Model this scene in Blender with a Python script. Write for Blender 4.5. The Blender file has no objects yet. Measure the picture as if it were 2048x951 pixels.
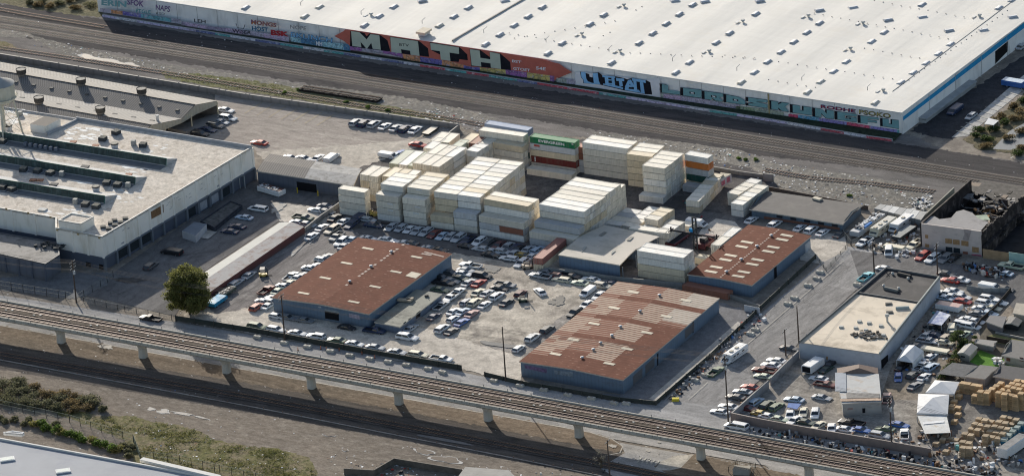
import bpy, math, random
from mathutils import Vector, Matrix
R = random.Random(7)
scene = bpy.context.scene
COL = scene.collection
# ------------------------------------------------------------------ camera
FPX, ROLL, PIT, YAW, H = 13571.24, -0.0734, 0.3989, -0.5603, 609.7455
def _axes():
    cy, sy, c, s = math.cos(YAW), math.sin(YAW), math.cos(PIT), math.sin(PIT)
    F = Vector((sy*c, cy*c, -s)); Rt = Vector((cy, -sy, 0)); U = Rt.cross(F)
    cr, sr = math.cos(ROLL), math.sin(ROLL)
    return cr*Rt+sr*U, -sr*Rt+cr*U, F
AR, AU, AF = _axes()
_d = AF*(H/-AF.z)
CAM = Vector((-_d.x, -_d.y, H))
def P(x, y, z=0.0):
    d = AF+AR*((x-1024.2)/FPX)-AU*((y-475.3)/FPX)
    return CAM+d*((z-CAM.z)/d.z)
def PX(v):
    d = Vector(v)-CAM; w = d.dot(AF)
    return 1024.2+FPX*d.dot(AR)/w, 475.3-FPX*d.dot(AU)/w
def XY(x, y, z=0.0):
    p = P(x, y, z); return (p.x, p.y)
class Z:
    """a measured close-up of the photograph: origin and magnification"""
    def __init__(s, ox, oy, k): s.o = (ox, oy, k)
    def __call__(s, x, y): return (s.o[0]+x/s.o[2], s.o[1]+y/s.o[2])
cam = bpy.data.cameras.new('camera'); camo = bpy.data.objects.new('camera', cam); COL.objects.link(camo)
cam.sensor_fit = 'HORIZONTAL'; cam.sensor_width = 36; cam.lens = 36*FPX/2048
cam.clip_start = 50; cam.clip_end = 12000
camo.matrix_world = Matrix(((AR.x, AU.x, -AF.x, CAM.x), (AR.y, AU.y, -AF.y, CAM.y), (AR.z, AU.z, -AF.z, CAM.z), (0, 0, 0, 1)))
scene.camera = camo
# ------------------------------------------------------------------ light
_b = (1249, 784); _t = P(*_b)
_hpx = _b[1]-PX((_t.x, _t.y, 3.4))[1]
_s = P(_b[0]+.60*_hpx*1.58, _b[1]+.80*_hpx*1.58)
SH = Vector((_s.x-_t.x, _s.y-_t.y, -3.4))           # the way light travels
SH.normalize()
sun = bpy.data.lights.new('sun', 'SUN'); sun.energy = 6.6; sun.angle = math.radians(.55); sun.color = (1, .935, .83)
suno = bpy.data.objects.new('sun', sun); COL.objects.link(suno); suno.rotation_euler = SH.to_track_quat('-Z', 'Y').to_euler()
w = bpy.data.worlds.new('World'); scene.world = w; w.use_nodes = True
nt = w.node_tree; sky = nt.nodes.new('ShaderNodeTexSky'); sky.sky_type = 'NISHITA'; sky.sun_disc = False
sky.sun_elevation = math.asin(-SH.z); sky.sun_rotation = math.atan2(-SH.x, -SH.y)
sky.air_density = 1.0; sky.dust_density = 1.6; sky.altitude = 200
hs = nt.nodes.new('ShaderNodeHueSaturation'); hs.inputs['Saturation'].default_value = .95; nt.links.new(sky.outputs[0], hs.inputs['Color']); nt.links.new(hs.outputs[0], nt.nodes['Background'].inputs[0]); nt.nodes['Background'].inputs[1].default_value = .15
scene.view_settings.view_transform = 'Standard'; scene.view_settings.look = 'None'
scene.render.engine = 'CYCLES'; scene.cycles.use_denoising = True; scene.cycles.max_bounces = 5
scene.cycles.filter_width = 1.15
# ------------------------------------------------------------------ materials
MATS = {}
def _mat(name):
    m = bpy.data.materials.new(name); m.use_nodes = True; MATS[name] = m
    return m, m.node_tree, m.node_tree.nodes['Principled BSDF']
def _n(t, typ, **kw):
    n = t.nodes.new(typ)
    for k, v in kw.items(): setattr(n, k, v)
    return n
def _pos(t, scale=(1, 1, 1), obj=False, rot=0.0, uv=False):
    if uv: g = _n(t, 'ShaderNodeUVMap'); o = g.outputs[0]
    elif obj: g = _n(t, 'ShaderNodeTexCoord'); o = g.outputs['Object']
    else: g = _n(t, 'ShaderNodeNewGeometry'); o = g.outputs['Position']
    mp = _n(t, 'ShaderNodeMapping'); mp.inputs['Scale'].default_value = scale; mp.inputs['Rotation'].default_value = (0, 0, rot)
    t.links.new(o, mp.inputs[0]); return mp.outputs[0]
def _noise(t, vec, scale, detail=4, rough=.6, dist=0):
    n = _n(t, 'ShaderNodeTexNoise'); n.inputs['Scale'].default_value = scale; n.inputs['Detail'].default_value = detail
    n.inputs['Roughness'].default_value = rough; n.inputs['Distortion'].default_value = dist
    t.links.new(vec, n.inputs['Vector']); return n.outputs[0]
def _rng(t, v, a, b, c=0., d=1., clamp=True):
    n = _n(t, 'ShaderNodeMapRange'); n.clamp = clamp
    for i, x in zip((1, 2, 3, 4), (a, b, c, d)): n.inputs[i].default_value = x
    t.links.new(v, n.inputs[0]); return n.outputs[0]
def _mix(t, f, a, b, mode='MIX'):
    n = _n(t, 'ShaderNodeMix', data_type='RGBA', blend_type=mode)
    for s, x in ((n.inputs[0], f), (n.inputs[6], a), (n.inputs[7], b)):
        if isinstance(x, (int, float)): s.default_value = x
        elif isinstance(x, tuple): s.default_value = (*x, 1)[:4]
        else: t.links.new(x, s)
    return n.outputs[2]
def _mul(t, col, v):
    n = _n(t, 'ShaderNodeVectorMath', operation='SCALE'); t.links.new(col, n.inputs[0]) if not isinstance(col, tuple) else setattr(n.inputs[0], 'default_value', col[:3])
    if isinstance(v, (int, float)): n.inputs['Scale'].default_value = v
    else: t.links.new(v, n.inputs['Scale'])
    return n.outputs[0]
def _ramp(t, v, stops):
    n = _n(t, 'ShaderNodeValToRGB'); cr = n.color_ramp
    while len(cr.elements) < len(stops): cr.elements.new(.5)
    for e, (p, c) in zip(cr.elements, stops): e.position = p; e.color = (*c, 1)
    t.links.new(v, n.inputs[0]); return n.outputs[0]
def mat(name, base, var=.12, scale=.8, rough=.75, metal=0., stain=None, obj=False, spec=.12, rand=0., bump=0., streak=None):
    """painted or plain surface with uneven tone, dirt (stain=(colour, amount, scale)) and vertical streaks"""
    if name in MATS: return MATS[name]
    m, t, b = _mat(name); v = _pos(t, obj=obj)
    c = _mul(t, base, _rng(t, _noise(t, v, scale, 5), .3, .7, 1-var, 1+var))
    if stain:
        s = _noise(t, v, stain[2], 7, .7, .3)
        c = _mix(t, _rng(t, s, .62-.25*stain[1], .78-.15*stain[1]), c, stain[0])
    if streak:
        v2 = _pos(t, (streak[1], streak[1], .12), obj=obj)
        c = _mix(t, _rng(t, _noise(t, v2, 1, 3), .5, .8, 0, streak[2]), c, streak[0])
    if rand:
        oi = _n(t, 'ShaderNodeObjectInfo')
        c = _mul(t, c, _rng(t, oi.outputs['Random'], 0, 1, 1-rand, 1+rand*.6))
    t.links.new(c, b.inputs['Base Color']) if not isinstance(c, tuple) else None
    b.inputs['Roughness'].default_value = rough; b.inputs['Metallic'].default_value = metal
    b.inputs['Specular IOR Level'].default_value = spec
    if bump:
        bn = _n(t, 'ShaderNodeBump'); bn.inputs['Strength'].default_value = .6; bn.inputs['Distance'].default_value = bump
        t.links.new(_noise(t, v, scale*6, 4), bn.inputs['Height']); t.links.new(bn.outputs[0], b.inputs['Normal'])
    return m
WARM = {'street_asphalt': .95, 'side_street_asphalt': .92, 'worn_asphalt': .9, 'car_yard_dirt': 1.08, 'pale_concrete': 1.08, 'tan_asphalt': 1.1}
GAIN = {'dark_ballast': .8, 'factory_roof_felt': 1.0, 'lower_ballast': 1.0, 'ditch_weeds': 1.2, 'bank_scrub': 1.4, 'slope_scrub': 1.3, 'weedy_grass': 1.2, 'verge_weeds': 1.3, 'lawn_green': 1.3, 'wet_mud': 1, 'brown_dirt_strip': 1.15, 'grey_gravel': 1.15, 'worn_asphalt': 1.0, 'yard_asphalt': 1.0, 'railway_ballast': 1.25, 'yard_concrete': 1.0, 'container_yard_ground': 1.1, 'sidewalk_concrete': 1.4, 'garden_dirt': 1.2, 'marked_parking': 1.5, 'loading_asphalt': .85}
def ground(name, c1, c2, c3=None, big=.03, mid=.25, fine=2.5, aniso=(1, 1, 1), speck=None, crack=0., contrast=1., patch=None, rot=0.):
    """outdoor ground: broad drifts of tone, mid stains, grain, light specks and cracks"""
    g_ = GAIN.get(name, 1.48)*WARM.get(name, 1); c1, c2, c3 = [tuple(min(.75, x*g_) for x in q) if q else None for q in (c1, c2, c3)]
    m, t, b = _mat(name); v = _pos(t, aniso, rot=rot); v0 = _pos(t)
    c = _mix(t, _rng(t, _noise(t, v, big, 5, .65, .4), .36, .64), c1, c2)
    if c3: c = _mix(t, _rng(t, _noise(t, v, mid, 6, .7, .6), .5, .68), c, c3)
    k = .27*contrast
    c = _mul(t, c, _rng(t, _noise(t, v, mid*1.9, 6, .72), .3, .7, 1-k, 1+k))
    c = _mul(t, c, _rng(t, _noise(t, v0, fine, 3, .8), .25, .75, 1-k*.9, 1+k*.9))
    if patch:
        vo = _n(t, 'ShaderNodeTexVoronoi'); vo.inputs['Scale'].default_value = patch; t.links.new(_pos(t, rot=.1), vo.inputs['Vector']); vo.distance = 'CHEBYCHEV'
        sep = _n(t, 'ShaderNodeSeparateColor'); t.links.new(vo.outputs['Color'], sep.inputs[0])
        c = _mul(t, c, _rng(t, sep.outputs[0], 0, 1, .86, 1.12))
    if crack:
        vo = _n(t, 'ShaderNodeTexVoronoi', feature='DISTANCE_TO_EDGE'); vo.inputs['Scale'].default_value = .13
        nz = _n(t, 'ShaderNodeTexNoise'); nz.inputs['Scale'].default_value = .4; t.links.new(v0, nz.inputs['Vector'])
        ad = _n(t, 'ShaderNodeVectorMath', operation='MULTIPLY_ADD'); t.links.new(nz.outputs[1], ad.inputs[0]); ad.inputs[1].default_value = (3, 3, 0); t.links.new(v0, ad.inputs[2])
        t.links.new(ad.outputs[0], vo.inputs['Vector'])
        c = _mix(t, _rng(t, vo.outputs['Distance'], 0, .016, crack*.6, 0), c, tuple(x*.45 for x in c1))
    if speck:
        vo = _n(t, 'ShaderNodeTexVoronoi'); vo.inputs['Scale'].default_value = 1.1; t.links.new(v0, vo.inputs['Vector'])
        sep = _n(t, 'ShaderNodeSeparateColor'); t.links.new(vo.outputs['Color'], sep.inputs[0])
        f1 = _rng(t, sep.outputs[0], 1-speck[1], 1-speck[1]+.01); f2 = _rng(t, vo.outputs['Distance'], .22, .3, 1, 0)
        mm = _n(t, 'ShaderNodeMath', operation='MULTIPLY'); t.links.new(f1, mm.inputs[0]); t.links.new(f2, mm.inputs[1])
        c = _mix(t, mm.outputs[0], c, speck[0])
    t.links.new(c, b.inputs['Base Color']); b.inputs['Roughness'].default_value = .95; b.inputs['Specular IOR Level'].default_value = .03
    return m
# ------------------------------------------------------------------ mesh builder
class MB:
    def __init__(s): s.v = []; s.f = []; s.mi = []; s.uv = []
    def poly(s, pts, mi=0, uv=None):
        i = len(s.v); s.v += [Vector(p) for p in pts]; s.f.append(tuple(range(i, i+len(pts)))); s.mi.append(mi); s.uv.append(uv); return s
    def prism(s, pts, z0, z1, mi=0, top=None, bottom=True):
        """pts: (x, y) or (x, y, ztop) counted round the outline"""
        n = len(pts); ar = sum(pts[i][0]*pts[(i+1) % n][1]-pts[(i+1) % n][0]*pts[i][1] for i in range(n))
        if ar < 0: pts = pts[::-1]
        up = [(p[0], p[1], z1) for p in pts]; lo = [(p[0], p[1], z0) for p in pts]
        for i in range(n):
            j = (i+1) % n; s.poly([lo[i], lo[j], up[j], up[i]], mi)
        s.poly(up, mi if top is None else top)
        if bottom: s.poly(lo[::-1], mi)
        return s
    def box(s, c, d, a=0., mi=0, top=None):
        ca, sa = math.cos(a), math.sin(a); hx, hy = d[0]/2, d[1]/2
        pts = [(c[0]+x*ca-y*sa, c[1]+x*sa+y*ca) for x, y in ((-hx, -hy), (hx, -hy), (hx, hy), (-hx, hy))]
        return s.prism(pts, c[2]-d[2]/2, c[2]+d[2]/2, mi, top)
    def hull(s, lo, up, mi=0, cap=True):
        """skin between two loops of equal length (3-D points)"""
        n = len(lo)
        for i in range(n):
            j = (i+1) % n; s.poly([lo[i], lo[j], up[j], up[i]], mi)
        if cap: s.poly(up, mi); s.poly(lo[::-1], mi)
        return s
    def cyl(s, c, r, h, n=12, mi=0, r2=None, top=None):
        r2 = r if r2 is None else r2; cx, cy, cz = c
        lo = [(cx+r*math.cos(6.2832*i/n), cy+r*math.sin(6.2832*i/n), cz) for i in range(n)]
        up = [(cx+r2*math.cos(6.2832*i/n), cy+r2*math.sin(6.2832*i/n), cz+h) for i in range(n)]
        for i in range(n):
            j = (i+1) % n; s.poly([lo[i], lo[j], up[j], up[i]], mi)
        s.poly(up, mi if top is None else top); s.poly(lo[::-1], mi); return s
    def tube(s, a, b, r, n=6, mi=0, r2=None):
        a, b = Vector(a), Vector(b); d = (b-a); 
        if d.length < 1e-6: return s
        d.normalize(); u = d.orthogonal().normalized(); w_ = d.cross(u); r2 = r if r2 is None else r2
        A = [a+(u*math.cos(6.2832*i/n)+w_*math.sin(6.2832*i/n))*r for i in range(n)]
        B = [b+(u*math.cos(6.2832*i/n)+w_*math.sin(6.2832*i/n))*r2 for i in range(n)]
        return s.hull(A, B, mi)
    def build(s, name, mats, parent=None, loc=None, smooth=False):
        mats = mats if isinstance(mats, (list, tuple)) else [mats]
        o0 = Vector(loc) if loc is not None else (parent.matrix_world.translation.copy() if parent is None else Vector(parent['_w'])) if parent is not None else Vector((0, 0, 0))
        if parent is None and loc is None and s.v:
            n = len(s.v); o0 = Vector((sum(p.x for p in s.v)/n, sum(p.y for p in s.v)/n, min(p.z for p in s.v)))
        me = bpy.data.meshes.new(name)
        me.from_pydata([tuple(p-o0) for p in s.v], [], s.f)
        for m in mats: me.materials.append(m)
        me.polygons.foreach_set('material_index', s.mi)
        if any(u is not None for u in s.uv):
            lay = me.uv_layers.new(name='UVMap'); k = 0
            for f, u in zip(s.f, s.uv):
                for j in range(len(f)):
                    lay.data[k].uv = u[j] if u else (0, 0); k += 1
        if smooth: me.polygons.foreach_set('use_smooth', [True]*len(s.f))
        me.update()
        o = bpy.data.objects.new(name, me); COL.objects.link(o)
        if parent is not None:
            o.parent = parent
            w0 = Vector(parent['_w']); o.location = o0-w0; o['_w'] = tuple(o0)
        else: o.location = o0; o['_w'] = tuple(o0)
        return o
def thing(name, label, cat, loc=(0, 0, 0), group=None):
    o = bpy.data.objects.new(name, None); COL.objects.link(o); o.empty_display_size = .5
    o.location = loc; o['_w'] = tuple(loc); o['label'] = label; o['category'] = cat
    if group: o['group'] = group
    return o
def tag(o, label, cat, group=None, kind=None):
    o['label'] = label; o['category'] = cat
    if group: o['group'] = group
    if kind: o['kind'] = kind
    return o
def dup(root, loc, rot=None, mats=None, label=None, group=None, scale=None):
    """copy of a thing with its parts and sub-parts; mats renames material slots of the copies"""
    r = root.copy(); COL.objects.link(r); r.location = loc
    if rot is not None: r.rotation_euler = (0, 0, rot)
    if scale is not None: r.scale = scale
    if label: r['label'] = label
    if group: r['group'] = group
    def rec(a, b):
        for ch in KIDS.get(a.name, ()):
            c = ch.copy(); COL.objects.link(c); c.parent = b
            if mats:
                for i, s in enumerate(c.material_slots):
                    k = ch.material_slots[i].material.name
                    if k in mats: s.link = 'OBJECT'; s.material = mats[k]
            rec(ch, c)
    rec(root, r); return r
KIDS = {}
def proto_done(root):
    def rec(o):
        KIDS[o.name] = list(o.children)
        for c in o.children: rec(c)
    rec(root)
def proto_drop(root):
    for o in [root]+list(root.children_recursive): bpy.data.objects.remove(o, do_unlink=True)
def lerp(a, b, t): return a+(b-a)*t
def rgb(r, g, b): return tuple(((x/255)**2.2) for x in (r, g, b))
from mathutils.geometry import delaunay_2d_cdt
def sheet(name, px, m, z, kind='structure', uv=None):
    pts = [P(x, y, 0).xy for x, y in px]; n = len(pts); r = delaunay_2d_cdt(pts, [], [list(range(n))], 1, 1e-4)
    mb = MB(); mb.v = [Vector((v.x, v.y, z)) for v in r[0]]
    for f in r[2]:
        a, b, c = [mb.v[i] for i in f[:3]]; f = list(f)
        if (b-a).cross(c-a).z < 0: f = f[::-1]
        mb.f.append(tuple(f)); mb.mi.append(0); mb.uv.append(None)
    o = mb.build(name, m); o['kind'] = kind; return o
# ------------------------------------------------------------------ measured close-ups
z1=Z(0,0,2.971); z2=Z(500,0,2.971); z3=Z(1010,0,2.971); z4=Z(1528,0,2.971)
z5=Z(0,310,2.971); z6=Z(500,310,2.971); z7=Z(1010,310,2.971); z8=Z(1528,310,2.971)
z9=Z(0,631,2.971); z10=Z(500,631,2.971); z11=Z(1010,631,2.971); z12=Z(1528,631,2.971)
zA=Z(520,440,3.52); zB=Z(1020,540,3.395); k1=Z(660,280,5.283); k2=Z(940,230,5.283); k3=Z(1230,260,5.283); k4=Z(940,360,5.283); k5=Z(1200,400,5.283)
# ------------------------------------------------------------------ ground
RA = -0.0
g_base = ground('yard_dirt', (.18,.155,.128), (.13,.115,.10), (.235,.21,.175), speck=((.5,.5,.48),.02))
g_rail = ground('railway_ballast', (.135,.125,.118), (.175,.16,.148), (.10,.094,.09), big=.02, mid=.12, fine=3, aniso=(.35,1.6,1), contrast=1.2)
g_ball = ground('dark_ballast', (.085,.08,.08), (.11,.10,.098), (.06,.058,.06), aniso=(.25,2,1), fine=3)
g_trash = ground('littered_dirt', (.15,.14,.125), (.11,.105,.095), (.20,.18,.15), mid=.5, speck=((.62,.62,.62),.10), contrast=1.5)
g_lot = ground('tan_asphalt', (.225,.198,.175), (.20,.178,.158), (.25,.225,.195), patch=.035, crack=.5, aniso=(.4,1.5,1))
g_pale = ground('pale_concrete', (.36,.325,.28), (.31,.28,.24), (.255,.23,.20), patch=.05, crack=.35)
g_yard = ground('car_yard_dirt', (.34,.305,.255), (.25,.22,.185), (.155,.138,.12), big=.035, mid=.12, contrast=1.5, speck=((.5,.48,.44),.02))
g_track = ground('muddy_lane', (.17,.155,.145), (.125,.115,.11), (.215,.20,.185), aniso=(1.9,.35,1), rot=0., contrast=1.3, mid=.2)
g_dark = ground('container_yard_ground', (.105,.098,.095), (.135,.125,.118), (.075,.07,.07), contrast=1.3)
g_asph = ground('worn_asphalt', (.165,.158,.155), (.20,.19,.182), (.135,.13,.128), patch=.03, crack=.7, aniso=(1.2,.5,1))
g_street = ground('street_asphalt', (.235,.228,.222), (.205,.2,.196), (.26,.25,.24), patch=.02, crack=.45, aniso=(.4,1.4,1))
g_brown = ground('brown_dirt_strip', (.185,.145,.11), (.13,.108,.085), (.22,.18,.14), aniso=(.6,1.3,1), mid=.5, speck=((.45,.42,.38),.03), contrast=1.2)
g_grass = ground('weedy_grass', (.12,.115,.045), (.19,.155,.105), (.06,.075,.028), big=.16, mid=.7, contrast=1.6)
g_mud = ground('wet_mud', (.035,.036,.04), (.05,.05,.05))
g_lawn = ground('lawn_green', (.10,.20,.035), (.07,.15,.03), big=.3)
g_side = ground('sidewalk_concrete', (.36,.335,.295), (.31,.29,.26), patch=.3)
c = [P(*q).xy for q in ((-1500,-700),(3600,-700),(3400,1500),(-1400,1500))]
gmb = MB(); gmb.poly([(x, y, 0) for x, y in ((-2500,-900),(2500,-900),(2500,3500),(-2500,3500))]); go = gmb.build('ground', g_base); go['kind'] = 'structure'
LZ = [0.02]
def zone(name, px, m):
    LZ[0] += .0024; out_ = []
    nat = any(k in name for k in ('grass','verge','dirt','waste','lane','gravel','shaded','slope','bank','patch','bed','muddy','yard','apron','land'))
    for a, b in zip(px, px[1:]+px[:1]):
        L_ = math.hypot(b[0]-a[0], b[1]-a[1]); n = max(1, int(L_/5)) if nat and L_ < 900 else 1
        for i in range(n):
            t = i/n; j = 2.2 if nat and i else 0; out_.append((lerp(a[0], b[0], t)+R.gauss(0, j), lerp(a[1], b[1], t)+R.gauss(0, j*.45)))
    return sheet(name, out_, m, LZ[0])
zone('railway_land', [(-300,-90),(150,-30),(198,0),(1805,262),(1890,300),(2400,380),(2400,500),(2030,378),(1935,372),(1880,440),(1720,420),(1560,365),(1490,335),(1180,275),(950,262),(915,250),(690,222),(450,190),(-300,70)], g_rail)
zone('creek_bank', [(-100,-60),(195,-25),(205,35),(110,28),(20,10),(-100,-15)], ground('bank_scrub', (.10,.095,.06),(.14,.12,.08),(.06,.06,.04), mid=.6, contrast=1.7))
zone('ballast_bed', [(-300,-35),(200,38),(1010,168),(1805,288),(2500,395),(2500,440),(2048,372),(1528,312),(1010,232),(520,152),(-300,18)], g_ball)
zone('scrub_verge', [(-100,70),(60,75),(140,118),(300,140),(460,168),(700,208),(900,232),(950,245),(1000,240),(960,225),(800,192),(600,168),(330,128),(150,95),(40,62),(-100,40)], g_trash)
zone('grass_verge', [(-60,76),(10,83),(35,96),(10,100),(-60,90)], g_grass)
zone('weed_verge', [(322,143),(420,150),(560,170),(620,180),(760,208),(870,228),(905,240),(900,246),(700,216),(560,194),(450,178),(330,156)], ground('verge_weeds', (.12,.125,.06),(.17,.15,.10),(.075,.085,.03), mid=.8, contrast=1.5, speck=((.5,.5,.45),.04)))
zone('littered_waste_ground', [(1180,262),(1300,276),(1480,300),(1560,330),(1720,350),(1860,378),(1870,440),(1720,412),(1540,370),(1490,338),(1400,320),(1200,290)], g_trash)
zone('upper_parking_lot', [(430,185),(455,190),(692,224),(917,256),(905,275),(860,300),(720,345),(520,312),(505,293),(375,272),(430,210)], g_lot)
zone('pale_parking_apron', [(512,305),(560,300),(700,290),(850,277),(880,278),(800,330),(720,360),(530,325)], g_pale)
zone('warehouse_yard', [(1820,262),(2200,10),(2300,40),(2048,170),(1985,210),(1905,280),(1860,272)], ground('loading_asphalt', (.075,.075,.08),(.06,.06,.064), contrast=1.2))
zone('parking_strip', [(2048,150),(2100,130),(2035,190),(1935,272),(1903,275),(1985,205)], ground('marked_parking', (.34,.33,.31),(.28,.27,.255), contrast=1.2))
zone('creek_slope', [(2100,130),(2300,120),(2300,330),(1960,300),(1925,280),(1990,240),(2050,185)], ground('slope_scrub', (.10,.09,.055),(.145,.12,.08),(.05,.05,.03), mid=.5, contrast=1.8))
zone('creek_water', [(1985,298),(2020,262),(2060,240),(2200,200),(2200,240),(2060,290),(2020,300)], mat('creek_water', (.10,.12,.13), rough=.15, spec=.6))
zone('driveway', [(222,548),(520,345),(700,372),(665,425),(600,452),(557,443),(405,545),(350,632),(198,596),(140,585),(100,560)], g_asph)
zone('driveway_apron', [(541,408),(555,404),(662,420),(640,447),(560,442)], g_pale)
zone('fenced_yard', [(-40,560),(100,545),(225,545),(215,570),(150,598),(-40,575)], ground('yard_concrete', (.20,.20,.20),(.16,.16,.162)))
zone('car_yard', [(610,452),(672,425),(1060,492),(1130,505),(1230,565),(1040,722),(1040,768),(970,742),(925,735),(352,640),(420,590)], g_yard)
zone('muddy_lane', [(600,458),(672,440),(720,470),(705,480),(545,598),(545,640),(430,628),(405,600),(422,585)], g_track)
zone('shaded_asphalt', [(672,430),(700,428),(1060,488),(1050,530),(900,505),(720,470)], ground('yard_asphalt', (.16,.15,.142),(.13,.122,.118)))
zone('concrete_apron', [(430,628),(545,606),(560,640),(800,680),(850,655),(960,690),(1045,712),(1040,768),(925,738),(352,640)], g_pale)
zone('gravel_patch', [(1040,690),(1225,565),(1240,575),(1100,690),(1050,712),(960,690)], ground('gravel_drift', (.19,.175,.16),(.26,.235,.21),(.14,.13,.12), mid=.3, contrast=1.5))
zone('container_yard', [(720,335),(860,285),(960,262),(1180,280),(1500,335),(1560,372),(1500,440),(1480,470),(1380,545),(1240,560),(1130,500),(1060,490),(672,430),(675,372)], g_dark)
zone('container_aisle', [(1385,420),(1480,432),(1500,450),(1440,500),(1380,470),(1330,470)], g_asph)
zone('concrete_slab', [(1405,455),(1432,437),(1470,443),(1485,462),(1430,500),(1390,480)], g_pale)
zone('street', [(-400,575),(0,590),(352,644),(760,712),(1045,768),(1240,802),(1330,800),(1400,730),(1520,628),(1650,520),(1690,492),(1760,505),(1860,520),(2300,590),(2300,690),(2048,640),(1930,590),(1880,560),(1775,540),(1712,580),(1600,682),(1560,730),(1450,812),(1700,880),(1980,940),(2300,1010),(2300,1400),(1900,1180),(1530,930),(1240,880),(1020,838),(520,747),(0,655),(-400,585)], g_street)
zone('side_street', [(1330,800),(1410,735),(1525,632),(1655,520),(1700,508),(1740,530),(1712,580),(1600,682),(1560,730),(1450,812)], ground('side_street_asphalt', (.19,.182,.175),(.225,.215,.205),(.155,.15,.145), patch=.03, crack=.8, aniso=(1.5,.4,1)))
zone('cross_street', [(1700,500),(1860,520),(2300,590),(2300,690),(2048,640),(1930,590),(1880,560),(1775,540),(1720,560)], g_asph)
zone('gated_forecourt', [(1600,480),(1618,462),(1690,470),(1695,500),(1640,528),(1600,520)], g_pale)
zone('yard_strip', [(1040,770),(1240,805),(1315,808),(1520,628),(1440,605),(1250,760),(1240,790)], ground('strip_asphalt', (.15,.145,.145),(.12,.118,.12)))
zone('concrete_path', [(1298,797),(1316,801),(1494,652),(1476,643)], g_side)
zone('verge_strip', [(-400,590),(0,650),(520,744),(1020,835),(1200,868),(1240,885),(1248,900),(1215,908),(1100,925),(900,878),(500,808),(0,715),(-400,640)], g_brown)
zone('rail_bed', [(-400,628),(0,688),(520,770),(1020,862),(1240,905),(1700,990),(1900,1050),(1600,1050),(1240,985),(1020,935),(520,832),(0,742),(-400,670)], ground('lower_ballast', (.10,.088,.078),(.13,.112,.098),(.075,.066,.06), aniso=(.3,2,1), contrast=1.3))
zone('gravel_flat', [(-400,672),(0,738),(520,828),(1020,920),(1240,960),(1600,1035),(1600,1300),(-400,1300)], ground('grey_gravel', (.20,.168,.135),(.15,.128,.106),(.235,.205,.17), aniso=(.6,1.3,1), speck=((.5,.5,.5),.025), mid=.4, contrast=1.2))
zone('grass_patch', [(95,820),(160,822),(210,832),(270,832),(300,842),(360,850),(400,862),(430,880),(500,893),(540,925),(600,940),(620,1000),(300,1000),(250,880),(150,840)], g_grass)
zone('grass_corner', [(500,892),(560,898),(620,915),(640,960),(500,960)], g_grass)
zone('street_crossing', [(1240,885),(1530,935),(1620,950),(1640,1040),(1210,1040),(1240,960),(1200,935),(1250,905)], g_street)
zone('kerb_island', [(1308,932),(1345,912),(1385,908),(1600,950),(1720,1000),(1480,1020)], g_brown)
zone('dropped_kerb', [(1308,940),(1322,922),(1350,911),(1388,908),(1362,935),(1340,940)], g_side)
zone('right_yard', [(1440,815),(1470,820),(1500,790),(1560,735),(1600,700),(1760,740),(1900,580),(1960,580),(2048,640),(2300,720),(2300,1020),(1800,905),(1640,870)], ground('scrap_yard_dirt', (.22,.20,.175),(.17,.155,.138),(.26,.24,.21), contrast=1.4))
zone('back_lot', [(1870,590),(2000,590),(2030,620),(1960,690),(1900,740),(1850,800),(1760,800),(1780,740)], ground('back_lot_dirt', (.16,.135,.105),(.21,.18,.15),(.11,.095,.08), contrast=1.5, mid=.4))
zone('garden', [(1960,640),(2300,640),(2300,760),(1900,745),(1960,690)], ground('garden_dirt', (.12,.105,.08),(.09,.08,.065),(.15,.13,.1)))
zone('lawn', [(1935,722),(1960,700),(2000,715),(2048,735),(2048,752),(1975,738)], g_lawn)
zone('brown_lawn', [(1975,672),(1990,668),(2048,682),(2060,690),(2048,694),(1975,684)], ground('dry_lawn', (.11,.13,.045),(.14,.12,.06), big=.3))
zone('pallet_yard', [(1860,740),(2300,740),(2300,980),(2000,930),(1830,880),(1840,780)], ground('pallet_yard_dirt', (.15,.14,.125),(.11,.10,.09),(.19,.175,.155), contrast=1.4))
# oil stains, puddles and mud as their own thin sheets
def blob(name, x, y, rx, ry, m, k=.25, n=22, rot=.17, kind='structure'):
    pts = []
    for i in range(n):
        a = 6.2832*i/n; r = 1+R.uniform(-k, k); dx, dy = rx*r*math.cos(a), ry*r*math.sin(a)
        pts.append((x+dx*math.cos(rot)-dy*math.sin(rot), y+dx*math.sin(rot)+dy*math.cos(rot)))
    LZ[0] += .0012; return sheet(name, pts, m, LZ[0], kind)
m_salt = mat('dried_mineral_rim', (.40,.39,.375), .2, 1.2)
m_pud = mat('puddle_water', (.10,.105,.11), .1, .3, rough=.25, spec=.5)
def puddle(x, y, rx, ry, m, rot=.17, rim=.2):
    n = 34; ph = [R.uniform(0, 6.28) for _ in range(4)]; o_, i_ = [], []
    for i in range(n):
        a = 6.2832*i/n; r = 1+.22*math.sin(2*a+ph[0])+.16*math.sin(3*a+ph[1])+.10*math.sin(5*a+ph[2])+R.uniform(-.05,.05)
        for L_, k in ((o_, 1), (i_, 1-rim*(1+.6*math.sin(3*a+ph[3])))):
            dx, dy = rx*r*k*math.cos(a), ry*r*k*math.sin(a); L_.append((x+dx*math.cos(rot)-dy*math.sin(rot), y+dx*math.sin(rot)+dy*math.cos(rot)))
    LZ[0] += .0012; sheet('puddle_rim', o_, m_salt, LZ[0]); LZ[0] += .0012; sheet('puddle', i_, m, LZ[0]+.03)
m_pud = mat('puddle_water', (.12,.12,.125), .1, .3, rough=.8, spec=.1); m_pudb = mat('brown_puddle', (.15,.12,.095), .1, .3, rough=.8, spec=.1)
for x, y, rx, ry in ((183,116,26,5),(228,124,28,3.6),(264,130,15,3),(303,818,9,3),(328,823,12,5),(365,827,26,2.2),(403,835,14,1.8)): puddle(x, y, rx, ry, m_pud)
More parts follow.
